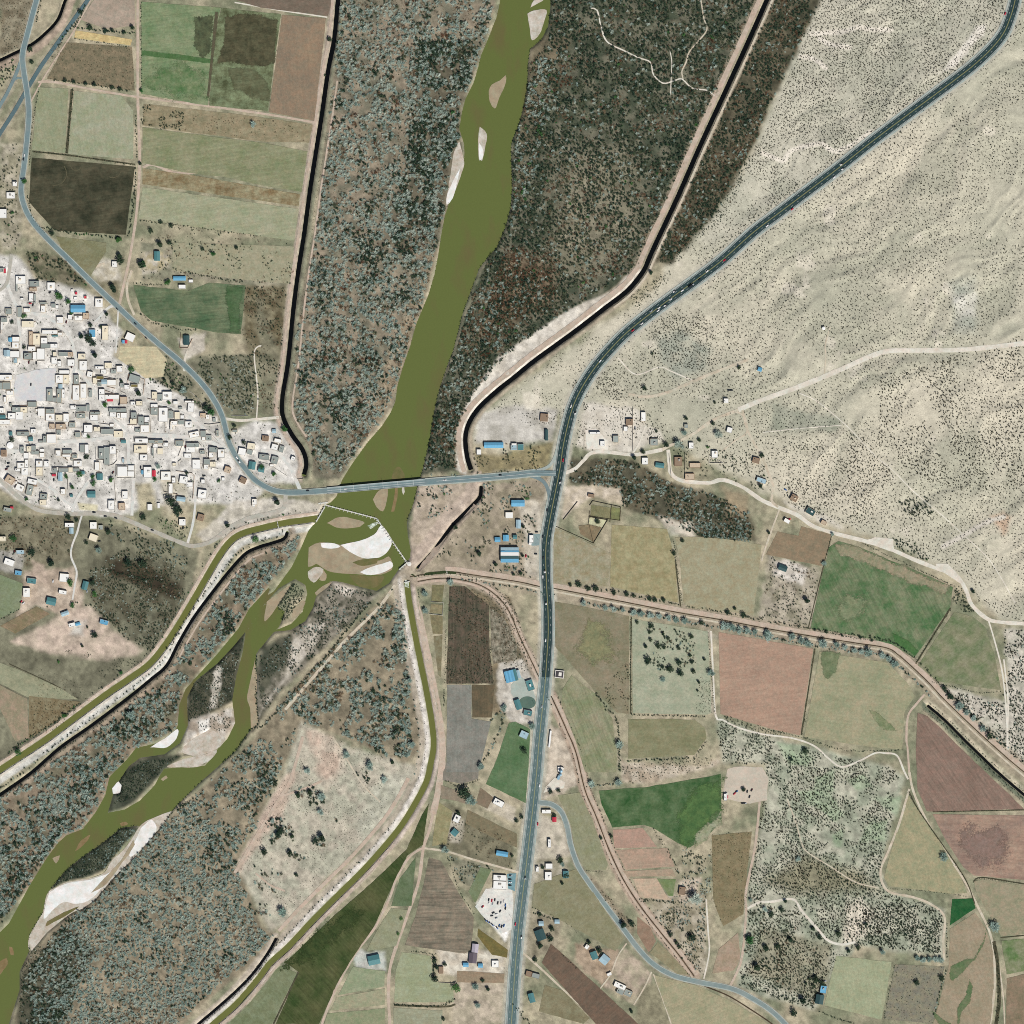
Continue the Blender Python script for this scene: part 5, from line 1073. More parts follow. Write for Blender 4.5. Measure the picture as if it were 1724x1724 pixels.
def scatter(poly, spacing, rad, mix, dens=1.0, clump=None, noblk=True, fade=None, seed=0):
    """jittered points in poly; mix = {kind: weight}; clump = (scale, lo, hi) keeps points where noise is high"""
    global NPTS
    p = np.array(poly); x0, y0 = np.maximum(p.min(0), -20); x1, y1 = np.minimum(p.max(0), 1744)
    X, Y = np.meshgrid(np.arange(x0, x1, spacing), np.arange(y0, y1, spacing)); X = X.ravel(); Y = Y.ravel()
    X = X + RNG.uniform(-.5, .5, len(X)) * spacing; Y = Y + RNG.uniform(-.5, .5, len(Y)) * spacing
    keep = inside(poly, X + (fbm(X, Y, 14, 2, 8) - .5) * 8, Y + (fbm(X, Y, 14, 2, 12) - .5) * 8) & (RNG.random(len(X)) < dens)
    X, Y = X[keep], Y[keep]
    if noblk: k = ~blocked(X, Y); X, Y = X[k], Y[k]
    cl = np.ones(len(X))
    if clump:
        cl = sstep(clump[1], clump[2], fbm(X, Y, clump[0], 3, 13 + seed)); k = RNG.random(len(X)) < cl; X, Y, cl = X[k], Y[k], cl[k]
    n = len(X); r = RNG.uniform(rad[0], rad[1], n) * (0.75 + 0.35 * cl)
    # species cluster: low frequency noise picks along the cumulative weights
    u_ = np.clip(0.55 * (fbm(X, Y, 30, 2, 33 + seed) - .5) * 2.6 + 0.5 * RNG.random(n) + .25, 0, .999)
    u_ = np.where(RNG.random(n) < .45, RNG.random(n), u_)
    ks = list(mix); cw = np.cumsum([mix[k] for k in ks]); cw = cw / cw[-1]
    ki = np.searchsorted(cw, u_); idx = np.array([KIDX[ks[min(i, len(ks) - 1)]][j % len(KIDX[ks[min(i, len(ks) - 1)]])] for i, j in zip(ki, RNG.integers(0, 6, n))]) if n else np.zeros(0)
    NPTS += n
    return np.stack([X, Y, r, idx], 1) if n else np.zeros((0, 4))
def along(line, spacing, rad, mix, spread=1.5, keep=1.0):
    global NPTS
    p = np.array(smooth(line, 2.0)); s = np.concatenate([[0], np.cumsum(np.linalg.norm(np.diff(p, axis=0), axis=1))])
    t = np.arange(0, s[-1], spacing); t = t + RNG.uniform(-.4, .4, len(t)) * spacing; t = t[RNG.random(len(t)) < keep]; n = len(t)
    X = np.interp(t, s, p[:, 0]) + RNG.normal(0, spread, n) * .6; Y = np.interp(t, s, p[:, 1]) + RNG.normal(0, spread, n) * .6
    ks = list(mix); pr = np.array([mix[k] for k in ks], float); pr /= pr.sum(); c = RNG.choice(len(ks), n, p=pr)
    idx = np.array([KIDX[ks[i]][RNG.integers(0, len(KIDX[ks[i]]))] for i in c]) if n else np.zeros(0); NPTS += n
    return np.stack([X, Y, RNG.uniform(rad[0], rad[1], n), idx], 1) if n else np.zeros((0, 4))
# --- riverside woods west of the upper river
WW = [(574,-20),(842,-20),(808,90),(781,165),(771,215),(778,265),(742,380),(720,480),(668,660),(620,735),(575,795),(532,800),(528,755),(500,712),(492,640),(506,520),(536,370),(556,190)]
brush('riverside_woodland', [
  scatter(WW, 4.6, (1.7, 4.2), {'dark': 2.0, 'grey': 5.0, 'blue': 2.0, 'olive': .8, 'brown': .8, 'rust': .1}, .97, (13, .31, .49)),
  scatter([(690,70),(812,70),(781,165),(771,215),(778,265),(742,380),(690,420),(640,430),(690,250)], 4.4, (2.2, 4.4), {'dark': 5, 'grey': 1.0, 'blue': 1.0, 'olive': 1.5}, .95, (26, .36, .5), seed=1),
  scatter([(560,380),(700,400),(690,520),(640,660),(560,760),(500,700),(510,520)], 5.0, (2.0, 4.0), {'dark': 5, 'olive': 1.5, 'rust': .3, 'grey': .8}, .9, (34, .52, .6), seed=93),
  scatter([(742,380),(720,480),(668,660),(620,735),(575,795),(560,800),(640,640),(690,500),(720,400)], 3.4, (.7, 1.5), {'brown': 3, 'pale': 3, 'olive': 1, 'rust': .4}, .9, (12, .35, .55), seed=2),
  scatter(WW, 3.8, (.8, 1.5), {'brown': 2, 'pale': 2, 'olive': 1.5, 'grey': 1.5}, .7, (16, .35, .6), seed=3)],
  'mottled blue grey riverside wood on the west bank of the upper river', 'woodland')
EW_ = [(928,-20),(1280,-20),(1212,140),(1160,255),(1085,425),(1066,455),(960,520),(860,590),(795,665),(772,720),(768,790),(712,792),(733,690),(766,590),(802,480),(862,355),(864,240),(893,110),(925,60)]
brush('riverside_woodland', [
  scatter(EW_, 4.2, (1.4, 3.4), {'dark': 6.0, 'olive': 3.6, 'grey': .9, 'blue': .4, 'brown': 1.4, 'green': .15, 'rust': .2}, .98, (13, .23, .44), seed=4),
  scatter([(870,200),(905,100),(960,60),(930,170),(890,330),(860,380)], 4.6, (2, 3.4), {'grey': 2.2, 'blue': 1.2, 'brown': 1.2, 'dark': 1, 'green': .3}, .85, (20, .3, .5), seed=5),
  scatter([(715,785),(735,690),(768,590),(800,490),(850,470),(900,470),(890,540),(820,610),(775,690),(765,790)], 4.6, (1.8, 3.4), {'grey': 2, 'blue': 1.2, 'brown': 2, 'rust': 1.2, 'dark': 2}, .9, (18, .3, .5), seed=6),
  scatter([(850,410),(940,430),(930,520),(860,540),(820,520)], 3.6, (1.3, 2.6), {'rust': 3, 'brown': 2, 'dark': 1, 'grey': .8}, .85, (16, .3, .5), seed=7),
  scatter(EW_, 3.4, (.6, 1.3), {'olive': 2, 'pale': 2, 'brown': 2}, .6, (14, .35, .6), seed=8)],
  'dark mixed scrub wood on the east bank of the upper river', 'woodland')
brush('riverside_woodland', [
  scatter([(1312,-20),(1392,-20),(1306,158),(1262,260),(1200,362),(1135,436),(1102,440),(1155,330),(1230,165)], 3.8, (1.5, 3.0), {'dark': 5, 'olive': 2, 'rust': .5, 'brown': 1.6, 'grey': .9, 'blue': .4}, .95, (20, .24, .46), seed=9),
  scatter([(1100,440),(1200,365),(1262,262),(1275,262),(1215,372),(1130,450)], 3.6, (.8, 1.8), {'dark': 2, 'olive': 2, 'brown': 1}, .6, seed=10)],
  'dark brown scrub strip between the long black drain and the highway', 'woodland')
brush('riverside_woodland', [
  scatter([(-20,1352),(50,1312),(150,1242),(280,1140),(392,972),(430,936),(478,920),(502,902),(502,920),(440,998),(398,1056),(308,1160),(296,1225),(225,1263),(190,1308),(150,1398),(110,1408),(60,1478),(-20,1578)], 4.6, (2.0, 4.4), {'dark': 1.4, 'blue': 2.8, 'grey': 3.2, 'brown': .7}, .95, (17, .30, .48), seed=11),
  scatter([(200,1262),(150,1340),(120,1400),(60,1470),(0,1560),(0,1500),(80,1420),(150,1300)], 4.4, (1.8, 3.0), {'dark': 3, 'olive': 2, 'blue': .6}, .8, seed=12),
  scatter([(180,1270),(300,1195),(310,1165),(290,1180),(200,1240)], 4.0, (1.5, 2.6), {'dark': 3, 'olive': 2}, .8, seed=13)],
  'blue grey wood between the southwestern drain and the narrow channel', 'woodland')
SW_ = [(60,1744),(50,1640),(112,1548),(180,1484),(272,1392),(382,1292),(432,1240),(472,1182),(590,1064),(650,1008),(682,1040),(690,1150),(694,1260),(672,1286),(600,1246),(518,1216),(466,1300),(392,1450),(432,1560),(462,1578),(330,1694),(286,1744)]
brush('riverside_woodland', [
  scatter([(60,1744),(50,1640),(112,1548),(180,1484),(272,1392),(320,1345),(400,1452),(432,1560),(462,1578),(330,1694),(286,1744)], 4.0, (1.7, 3.5), {'dark': 1.4, 'blue': 3.4, 'grey': 3.6, 'brown': .5}, .97, (11, .24, .42), seed=14),
  scatter([(300,1362),(382,1292),(432,1240),(472,1182),(518,1216),(466,1300),(400,1440)], 4.8, (2.0, 3.6), {'dark': 2, 'blue': 3.0, 'grey': 2.4, 'brown': 1}, .9, (24, .32, .5), seed=15),
  scatter([(472,1182),(590,1064),(650,1008),(682,1040),(690,1150),(694,1260),(672,1286),(600,1246),(518,1216)], 4.4, (1.9, 4.2), {'dark': 1.8, 'blue': 2.8, 'grey': 2.6, 'olive': .8, 'brown': .6}, .95, (18, .34, .5), seed=16),
  scatter([(30,1744),(40,1640),(100,1560),(160,1600),(100,1744)], 3.8, (1.5, 2.8), {'dark': 3, 'olive': 1.5, 'grey': 1}, .85, (20, .25, .5), seed=17),
  *[scatter(TP('13', q), 4.4, (1.6, 3.4), {'dark': 2.2, 'olive': 1.2, 'brown': .8, 'blue': 1.4}, .8, (14, .36, .5), seed=18) for q in ([(270,180),(360,140),(470,200),(460,270),(330,280)], [(60,400),(150,330),(250,400),(250,520),(120,540)], [(195,570),(260,570),(330,640),(250,650)], [(0,660),(60,660),(200,760),(120,770),(0,720)], [(0,790),(100,800),(210,850),(190,890),(50,850)], [(0,920),(120,930),(100,1010),(0,1010)], [(0,0),(100,40),(160,120),(130,180),(40,120)], [(640,60),(740,40),(780,110),(660,200)], [(450,350),(540,370),(530,390),(460,370)], [(420,470),(470,470),(450,560),(385,540)])],
  scatter([(430,1300),(500,1225),(470,1300),(430,1390),(400,1440),(380,1420)], 4.8, (1.6, 3.2), {'dark': 2, 'blue': 2, 'grey': 1.5}, .7, (18, .4, .54), seed=94),
  scatter([(508,1216),(690,1290),(618,1405),(492,1545),(400,1460)], 4.0, (.4, .8), {'dot': 1, 'pale': 2}, .5, seed=19)],
  'dense blue grey wood south of the river between sandbar and southern canal', 'woodland')
brush('island_scrub', [
  scatter([(322,1156),(368,1118),(412,1070),(404,1108),(392,1178),(330,1210),(318,1215)], 2.8, (.8, 1.6), {'dark': 3, 'olive': 2, 'grey': .6}, .9, (10, .25, .45), seed=20),
  scatter([(205,1305),(240,1282),(300,1274),(282,1290),(256,1314),(222,1346),(195,1356)], 2.8, (.8, 1.7), {'dark': 3, 'olive': 2, 'blue': .6}, .9, seed=21),
  scatter([(330,1215),(390,1192),(392,1215),(375,1240),(340,1240)], 3.2, (.8, 1.6), {'dark': 2, 'olive': 2}, .6, (12, .4, .55), seed=22),
  scatter(TP('12', [(60,790),(100,720),(240,480),(320,520),(320,570),(220,710)]), 2.8, (.9, 1.8), {'dark': 3, 'olive': 2}, .95, noblk=False, seed=23),
  scatter(TP('12', [(370,400),(440,385),(420,430),(385,460)]), 2.4, (.7, 1.4), {'dark': 3, 'olive': 1}, .9, noblk=False, seed=24),
  scatter(TP('20', [(112,92),(160,75),(210,75),(190,130),(150,190),(125,180)]), 2.6, (.8, 1.8), {'dark': 3, 'olive': 1}, .9, noblk=False, seed=25),
  scatter(TP('03', [(900,440),(800,560),(700,690),(560,750),(420,780),(330,840),(420,730),(520,650),(680,540),(800,440)]), 2.8, (.9, 1.8), {'dark': 3, 'olive': 2, 'blue': 1}, .95, noblk=False, seed=26),
  scatter([(440,1100),(490,1070),(530,1015),(556,985),(590,992),(636,1002),(600,1040),(520,1112),(470,1165),(438,1210)], 3.2, (.9, 2.0), {'dark': 2.5, 'olive': 1.5, 'blue': .8}, .8, (18, .38, .52), seed=27),
  scatter([(45,1595),(75,1590),(60,1650),(40,1700),(30,1720),(34,1640)], 2.8, (.7, 1.4), {'olive': 2, 'dark': 2, 'grey': 1}, .7, seed=28)],
  'low dark scrub on the braided river islands and shores', 'scrub')
# --- scrub around the farms
brush('farm_scrub', [
  scatter([(315,614),(345,598),(430,600),(432,698),(384,692),(348,642)], 3.8, (1.1, 2.4), {'dark': 2, 'olive': 2, 'grey': 1.6, 'green': .15}, .9, (18, .3, .5), seed=30),
  scatter([(270,592),(300,614),(345,662),(368,698),(335,685),(265,640)], 4.0, (1.2, 2.6), {'dark': 2, 'olive': 2, 'green': .5}, .6, (14, .35, .5), seed=31),
  scatter([(412,484),(482,482),(472,690),(438,690),(418,600),(408,560)], 3.6, (.9, 2.0), {'olive': 2, 'brown': 2, 'dark': 1.5}, .7, (16, .32, .5), seed=32),
  scatter([(42,422),(105,436),(150,482),(110,478),(62,470)], 3.8, (1.3, 2.8), {'dark': 2, 'olive': 2, 'green': .4, 'brown': .8}, .8, (16, .3, .5), seed=33),
  scatter([(240,176),(310,190),(306,220),(240,210)], 3.4, (1.0, 2.2), {'dark': 3, 'olive': 2}, .9, (14, .4, .5), noblk=False, seed=34),
  scatter([(310,190),(527,212),(518,240),(306,221)], 3.8, (.6, 1.4), {'olive': 2, 'brown': 2, 'pale': 2}, .7, (14, .4, .55), noblk=False, seed=35),
  scatter([(80,70),(222,80),(228,150),(80,132)], 3.6, (.5, 1.2), {'brown': 2, 'olive': 1, 'pale': 2}, .7, noblk=False, seed=36),
  scatter([(235,370),(495,408),(495,480),(240,470)], 4.4, (.7, 1.9), {'olive': 2, 'dark': 1.5, 'brown': 1, 'pale': 1}, .6, (16, .42, .6), noblk=False, seed=37),
  scatter([(0,868),(125,872),(122,935),(50,955),(0,930)], 4.2, (.8, 2.0), {'olive': 2, 'brown': 2, 'dark': 1}, .7, (16, .36, .55), seed=38),
  scatter([(150,955),(215,922),(262,935),(318,965),(310,1005),(262,1098),(225,1085),(175,1040),(150,1000)], 3.4, (.9, 2.0), {'dark': 2.2, 'olive': 2, 'brown': .8, 'grey': 1.2}, .9, (18, .25, .5), seed=39),
  scatter([(180,872),(310,918),(320,960),(240,930),(180,900)], 4.0, (1.1, 2.4), {'dark': 2, 'blue': .8, 'olive': 1.5}, .7, (18, .4, .55), seed=40),
  scatter([(270,870),(318,880),(312,910),(262,890)], 4.0, (1.0, 2.2), {'olive': 2, 'dark': 1.5, 'green': .4}, .6, seed=41),
  scatter([(0,240),(34,240),(30,420),(0,425)], 4.4, (.9, 2.4), {'dark': 2, 'olive': 2, 'green': .4}, .5, (18, .42, .56), seed=42),
  scatter([(0,0),(58,0),(38,88),(0,95)], 3.6, (.5, 1.1), {'brown': 2, 'olive': 1.5, 'dark': .7}, .8, seed=43),
  scatter([(0,105),(30,98),(20,130),(0,150)], 4.0, (1.2, 2.4), {'dark': 2, 'green': .4}, .7, seed=44),
  scatter([(60,1120),(180,1170),(140,1200),(60,1200)], 4.0, (.5, 1.1), {'brown': 2, 'olive': 2, 'pale': 2}, .5, noblk=False, seed=45),
  scatter([(50,1180),(135,1185),(100,1230),(50,1242)], 3.2, (.6, 1.3), {'brown': 2.5, 'olive': 2, 'pale': 1.5}, .7, noblk=False, seed=46),
  scatter([(90,1090),(250,1110),(200,1155),(150,1120)], 4.0, (.6, 1.5), {'olive': 2, 'dark': 1.5}, .6, (16, .4, .55), seed=47),
  scatter([(718,800),(786,800),(762,860),(700,880),(700,830)], 4.0, (1.2, 2.6), {'blue': 2, 'dark': 1.6, 'grey': 1.5, 'green': .2}, .7, (18, .4, .54), seed=48),
  scatter([(815,812),(925,808),(905,850),(890,985),(810,960),(770,930),(730,945),(800,850)], 4.2, (1.1, 2.6), {'dark': 2, 'olive': 1.6, 'blue': 1, 'green': .3}, .6, (18, .44, .58), seed=49),
  scatter([(796,735),(830,752),(930,740),(926,788),(800,797)], 4.0, (1.0, 2.2), {'dark': 1.6, 'olive': 2, 'brown': 1}, .6, (16, .4, .56), seed=50),
  scatter([(952,772),(1056,774),(1130,814),(1200,834),(1258,864),(1268,910),(1180,904),(1130,880),(1050,852),(1042,822),(962,812)], 3.9, (1.4, 3.0), {'dark': 3.0, 'olive': 1.4, 'blue': 1.4, 'grey': 1.2, 'brown': .9}, .95, (22, .24, .46), seed=51),
  scatter([(1170,880),(1270,885),(1270,912),(1182,908)], 3.8, (1.4, 2.4), {'blue': 2, 'dark': 2}, .9, seed=52),
  scatter([(968,680),(1120,690),(1130,745),(1000,760),(965,750)], 4.2, (.7, 1.6), {'dark': 2, 'olive': 2}, .5, (18, .42, .58), seed=53),
  scatter([(1130,750),(1290,760),(1300,830),(1250,815),(1150,805)], 4.4, (.8, 2.0), {'dark': 2, 'olive': 2, 'green': .2}, .5, (18, .42, .58), seed=54),
  scatter([(755,985),(858,1005),(900,1130),(850,1130),(835,1030)], 3.4, (.6, 1.5), {'brown': 2, 'olive': 2, 'dark': 1}, .7, noblk=False, seed=55),
  scatter(TP('12', [(1280,500),(1540,620),(1570,1140),(1260,1140)]), 2.8, (.6, 1.4), {'rust': .5, 'brown': 2, 'dark': 2, 'olive': 2, 'pale': .6}, .85, (12, .26, .46), noblk=False, seed=56),
  scatter(TP('22', [(620,1130),(780,980),(785,1340),(640,1280)]), 3.4, (.7, 1.6), {'dark': 2, 'olive': 2, 'brown': 1}, .8, (14, .38, .52), noblk=False, seed=57),
  scatter(TP('22', [(900,760),(1200,790),(1230,1080),(1180,1100),(1050,1080),(890,1000)]), 4.0, (1.0, 2.4), {'dark': 3, 'brown': .8, 'blue': .8}, .8, (16, .5, .6), noblk=False, seed=58),
  scatter(TP('22', [(1240,1100),(1320,1100),(1340,1340),(1260,1330),(1220,1300)]), 3.0, (.5, 1.1), {'dot': 3, 'dark': 1}, .7, noblk=False, seed=59),
  scatter([(1298,938),(1378,958),(1370,1055),(1278,1048)], 3.8, (.8, 1.9), {'dark': 2, 'olive': 2, 'brown': 1}, .7, (16, .38, .54), seed=60),
  scatter([(757,1372),(862,1412),(862,1462),(756,1428)], 4.0, (.7, 1.6), {'olive': 2, 'brown': 1.5, 'dark': 1}, .6, (14, .36, .54), noblk=False, seed=61),
  scatter([(757,1442),(832,1462),(800,1502),(776,1482)], 3.8, (1.0, 2.2), {'dark': 2, 'blue': 1, 'olive': 1.5}, .8, (14, .34, .5), seed=62),
  scatter([(990,1472),(1072,1562),(1058,1580),(1000,1500)], 3.4, (.8, 1.6), {'dark': 2, 'olive': 1.5, 'brown': 1.5}, .7, (14, .35, .55), seed=63),
  scatter([(1075,1515),(1190,1500),(1190,1645),(1165,1635),(1110,1560)], 3.6, (.9, 2.2), {'dark': 3, 'blue': .8, 'olive': 1.6}, .85, (18, .34, .52), seed=64),
  scatter([(1150,1430),(1200,1440),(1200,1500),(1160,1510),(1140,1470)], 4.0, (1.0, 2.4), {'grey': 2, 'dark': 2, 'olive': 1}, .8, (16, .36, .52), seed=65),
  scatter(TP('23', [(1320,470),(1590,450),(1535,1000),(1400,1080),(1330,900)]), 3.2, (.5, 1.1), {'brown': 2, 'olive': 2, 'pale': 1, 'dark': .4}, .8, (12, .3, .5), noblk=False, seed=66),
  scatter(TP('33', [(875,1330),(1200,1345),(1120,1724),(800,1690)]), 3.6, (.5, 1.2), {'olive': 2, 'pale': 2, 'dark': .8}, .6, noblk=False, seed=67),
  scatter([(1040,1290),(1200,1270),(1200,1290),(1060,1320)], 3.6, (.6, 1.4), {'dark': 2, 'olive': 2, 'brown': 1}, .7, seed=68),
  scatter([(0,432),(28,434),(62,472),(112,474),(160,502),(202,560),(192,600),(262,642),(360,690),(376,735),(430,708),(480,718),(508,775),(496,812),(420,848),(330,846),(250,850),(200,870),(120,860),(40,846),(0,800)], 5.0, (.5, 1.5), {'olive': 2, 'dark': 2.4, 'green': .7, 'brown': 1}, .42, (22, .40, .6), seed=90),
  scatter([(0,432),(28,434),(62,472),(202,560),(262,642),(376,735),(480,718),(508,775),(420,848),(250,850),(120,860),(40,846),(0,800)], 4.0, (.3, .7), {'dot': 2, 'brown': 2, 'pale': 1}, .35, seed=91),
  scatter([(470,1300),(560,1240),(690,1292),(640,1380),(540,1475),(470,1550),(410,1460)], 3.4, (.4, .9), {'pale': 2, 'olive': 2, 'dot': 1}, .6, (24, .35, .6), seed=92)],
  'scattered bushes and weeds around the farms and the town', 'scrub')
# --- scrub in the southeast, eastern verge and hills
SE_ = [(1206,1208),(1290,1243),(1370,1263),(1500,1293),(1520,1312),(1478,1470),(1500,1506),(1588,1532),(1584,1606),(1440,1592),(1370,1700),(1244,1662),(1260,1500),(1284,1350),(1290,1288),(1218,1285)]
brush('desert_scrub', [
  scatter(SE_, 3.6, (.9, 1.9), {'dark': 2.5, 'olive': 1.2, 'dot': 2.0}, .96, (24, .30, .46), seed=70),
  scatter([(1470,1500),(1590,1540),(1580,1604),(1460,1590),(1440,1550)], 3.4, (1.0, 2.0), {'dark': 3, 'dot': 2}, .9, (14, .25, .45), seed=71),
  scatter([(1262,1500),(1380,1590),(1370,1700),(1244,1662)], 4.0, (1.0, 2.4), {'dark': 2.4, 'olive': 2, 'brown': 1}, .7, (20, .38, .54), seed=72),
  scatter([(1574,1156),(1692,1186),(1692,1060),(1740,1060),(1740,1300),(1724,1288),(1650,1226)], 3.6, (1.0, 2.0), {'dark': 3.5, 'dot': 1.5, 'blue': .3}, .95, (20, .28, .44), seed=73),
  scatter([(1372,1210),(1205,1208),(1260,1240),(1240,1280),(1215,1280)], 3.6, (.8, 1.8), {'dark': 2, 'olive': 2}, .8, seed=74),
  scatter([(1500,905),(1540,915),(1570,945),(1545,940),(1510,925)], 3.8, (1.2, 2.2), {'dark': 3, 'green': .2}, .9, seed=75),
  scatter([(1605,985),(1625,990),(1640,1030),(1620,1030),(1606,1010)], 3.4, (1.0, 2.2), {'dark': 3}, .8, seed=76)],
  'dark bushes dotting the pale southeastern ground', 'scrub')
HD = [(1395,-20),(1744,-20),(1744,1044),(1690,1040),(1645,1008),(1625,968),(1540,925),(1430,888),(1345,862),(1304,820),(1230,795),(1130,742),(970,740),(972,700),(1000,650),(1050,580),(1290,398),(1205,440),(1135,470),(1150,420),(1230,335),(1262,275),(1310,175)]
brush('hill_scrub', [
  scatter(HD, 4.9, (.75, 1.3), {'dot': 1}, .9, (60, .22, .50), seed=80),
  scatter([(1480,640),(1740,560),(1740,820),(1600,830),(1480,760)], 5.2, (1.0, 1.7), {'dot': 1}, .9, (50, .34, .5), seed=81),
  scatter([(1390,-20),(1700,-20),(1640,95),(1400,270),(1260,370),(1250,300),(1310,175)], 4.0, (.7, 1.25), {'dot': 1, 'olive': .2}, .85, (40, .28, .5), seed=82),
  scatter([(1080,540),(1180,520),(1220,600),(1180,630),(1100,600)], 3.6, (.7, 1.3), {'dot': 3, 'dark': .5}, .7, (24, .36, .52), seed=83),
  scatter([(960,640),(1060,620),(1080,660),(980,690)], 3.6, (.7, 1.4), {'dot': 2, 'dark': 1}, .8, (20, .38, .52), seed=84),
  scatter([(1310,760),(1440,720),(1530,830),(1570,870),(1420,880),(1330,850)], 4.2, (.7, 1.5), {'dot': 2, 'dark': .7}, .8, (34, .36, .55), seed=85),
  scatter([(1510,842),(1560,835),(1575,865),(1530,870)], 4.0, (1.4, 2.4), {'dark': 3}, .7, seed=86),
  along(offset(HIGHWAY, 17)[:170], 3.0, (.8, 1.6), {'dark': 2, 'olive': 2, 'dot': 1}, 3.0, .75), along(offset(HIGHWAY, -16)[:170], 3.2, (.6, 1.3), {'dark': 1, 'dot': 2, 'olive': 1}, 2.2, .6),
  scatter([(830,690),(945,590),(1100,490),(1120,480),(1040,580),(980,650),(955,700),(900,720)], 4.0, (.5, 1.2), {'dot': 2, 'olive': 1, 'dark': .5}, .7, (24, .36, .55), seed=87),
  scatter([(1060,500),(1130,450),(1130,470),(1070,520)], 3.2, (.8, 1.5), {'dark': 2, 'olive': 2}, .7, seed=88)],
  'countless small dark bushes dotting the pale eastern hills', 'scrub')
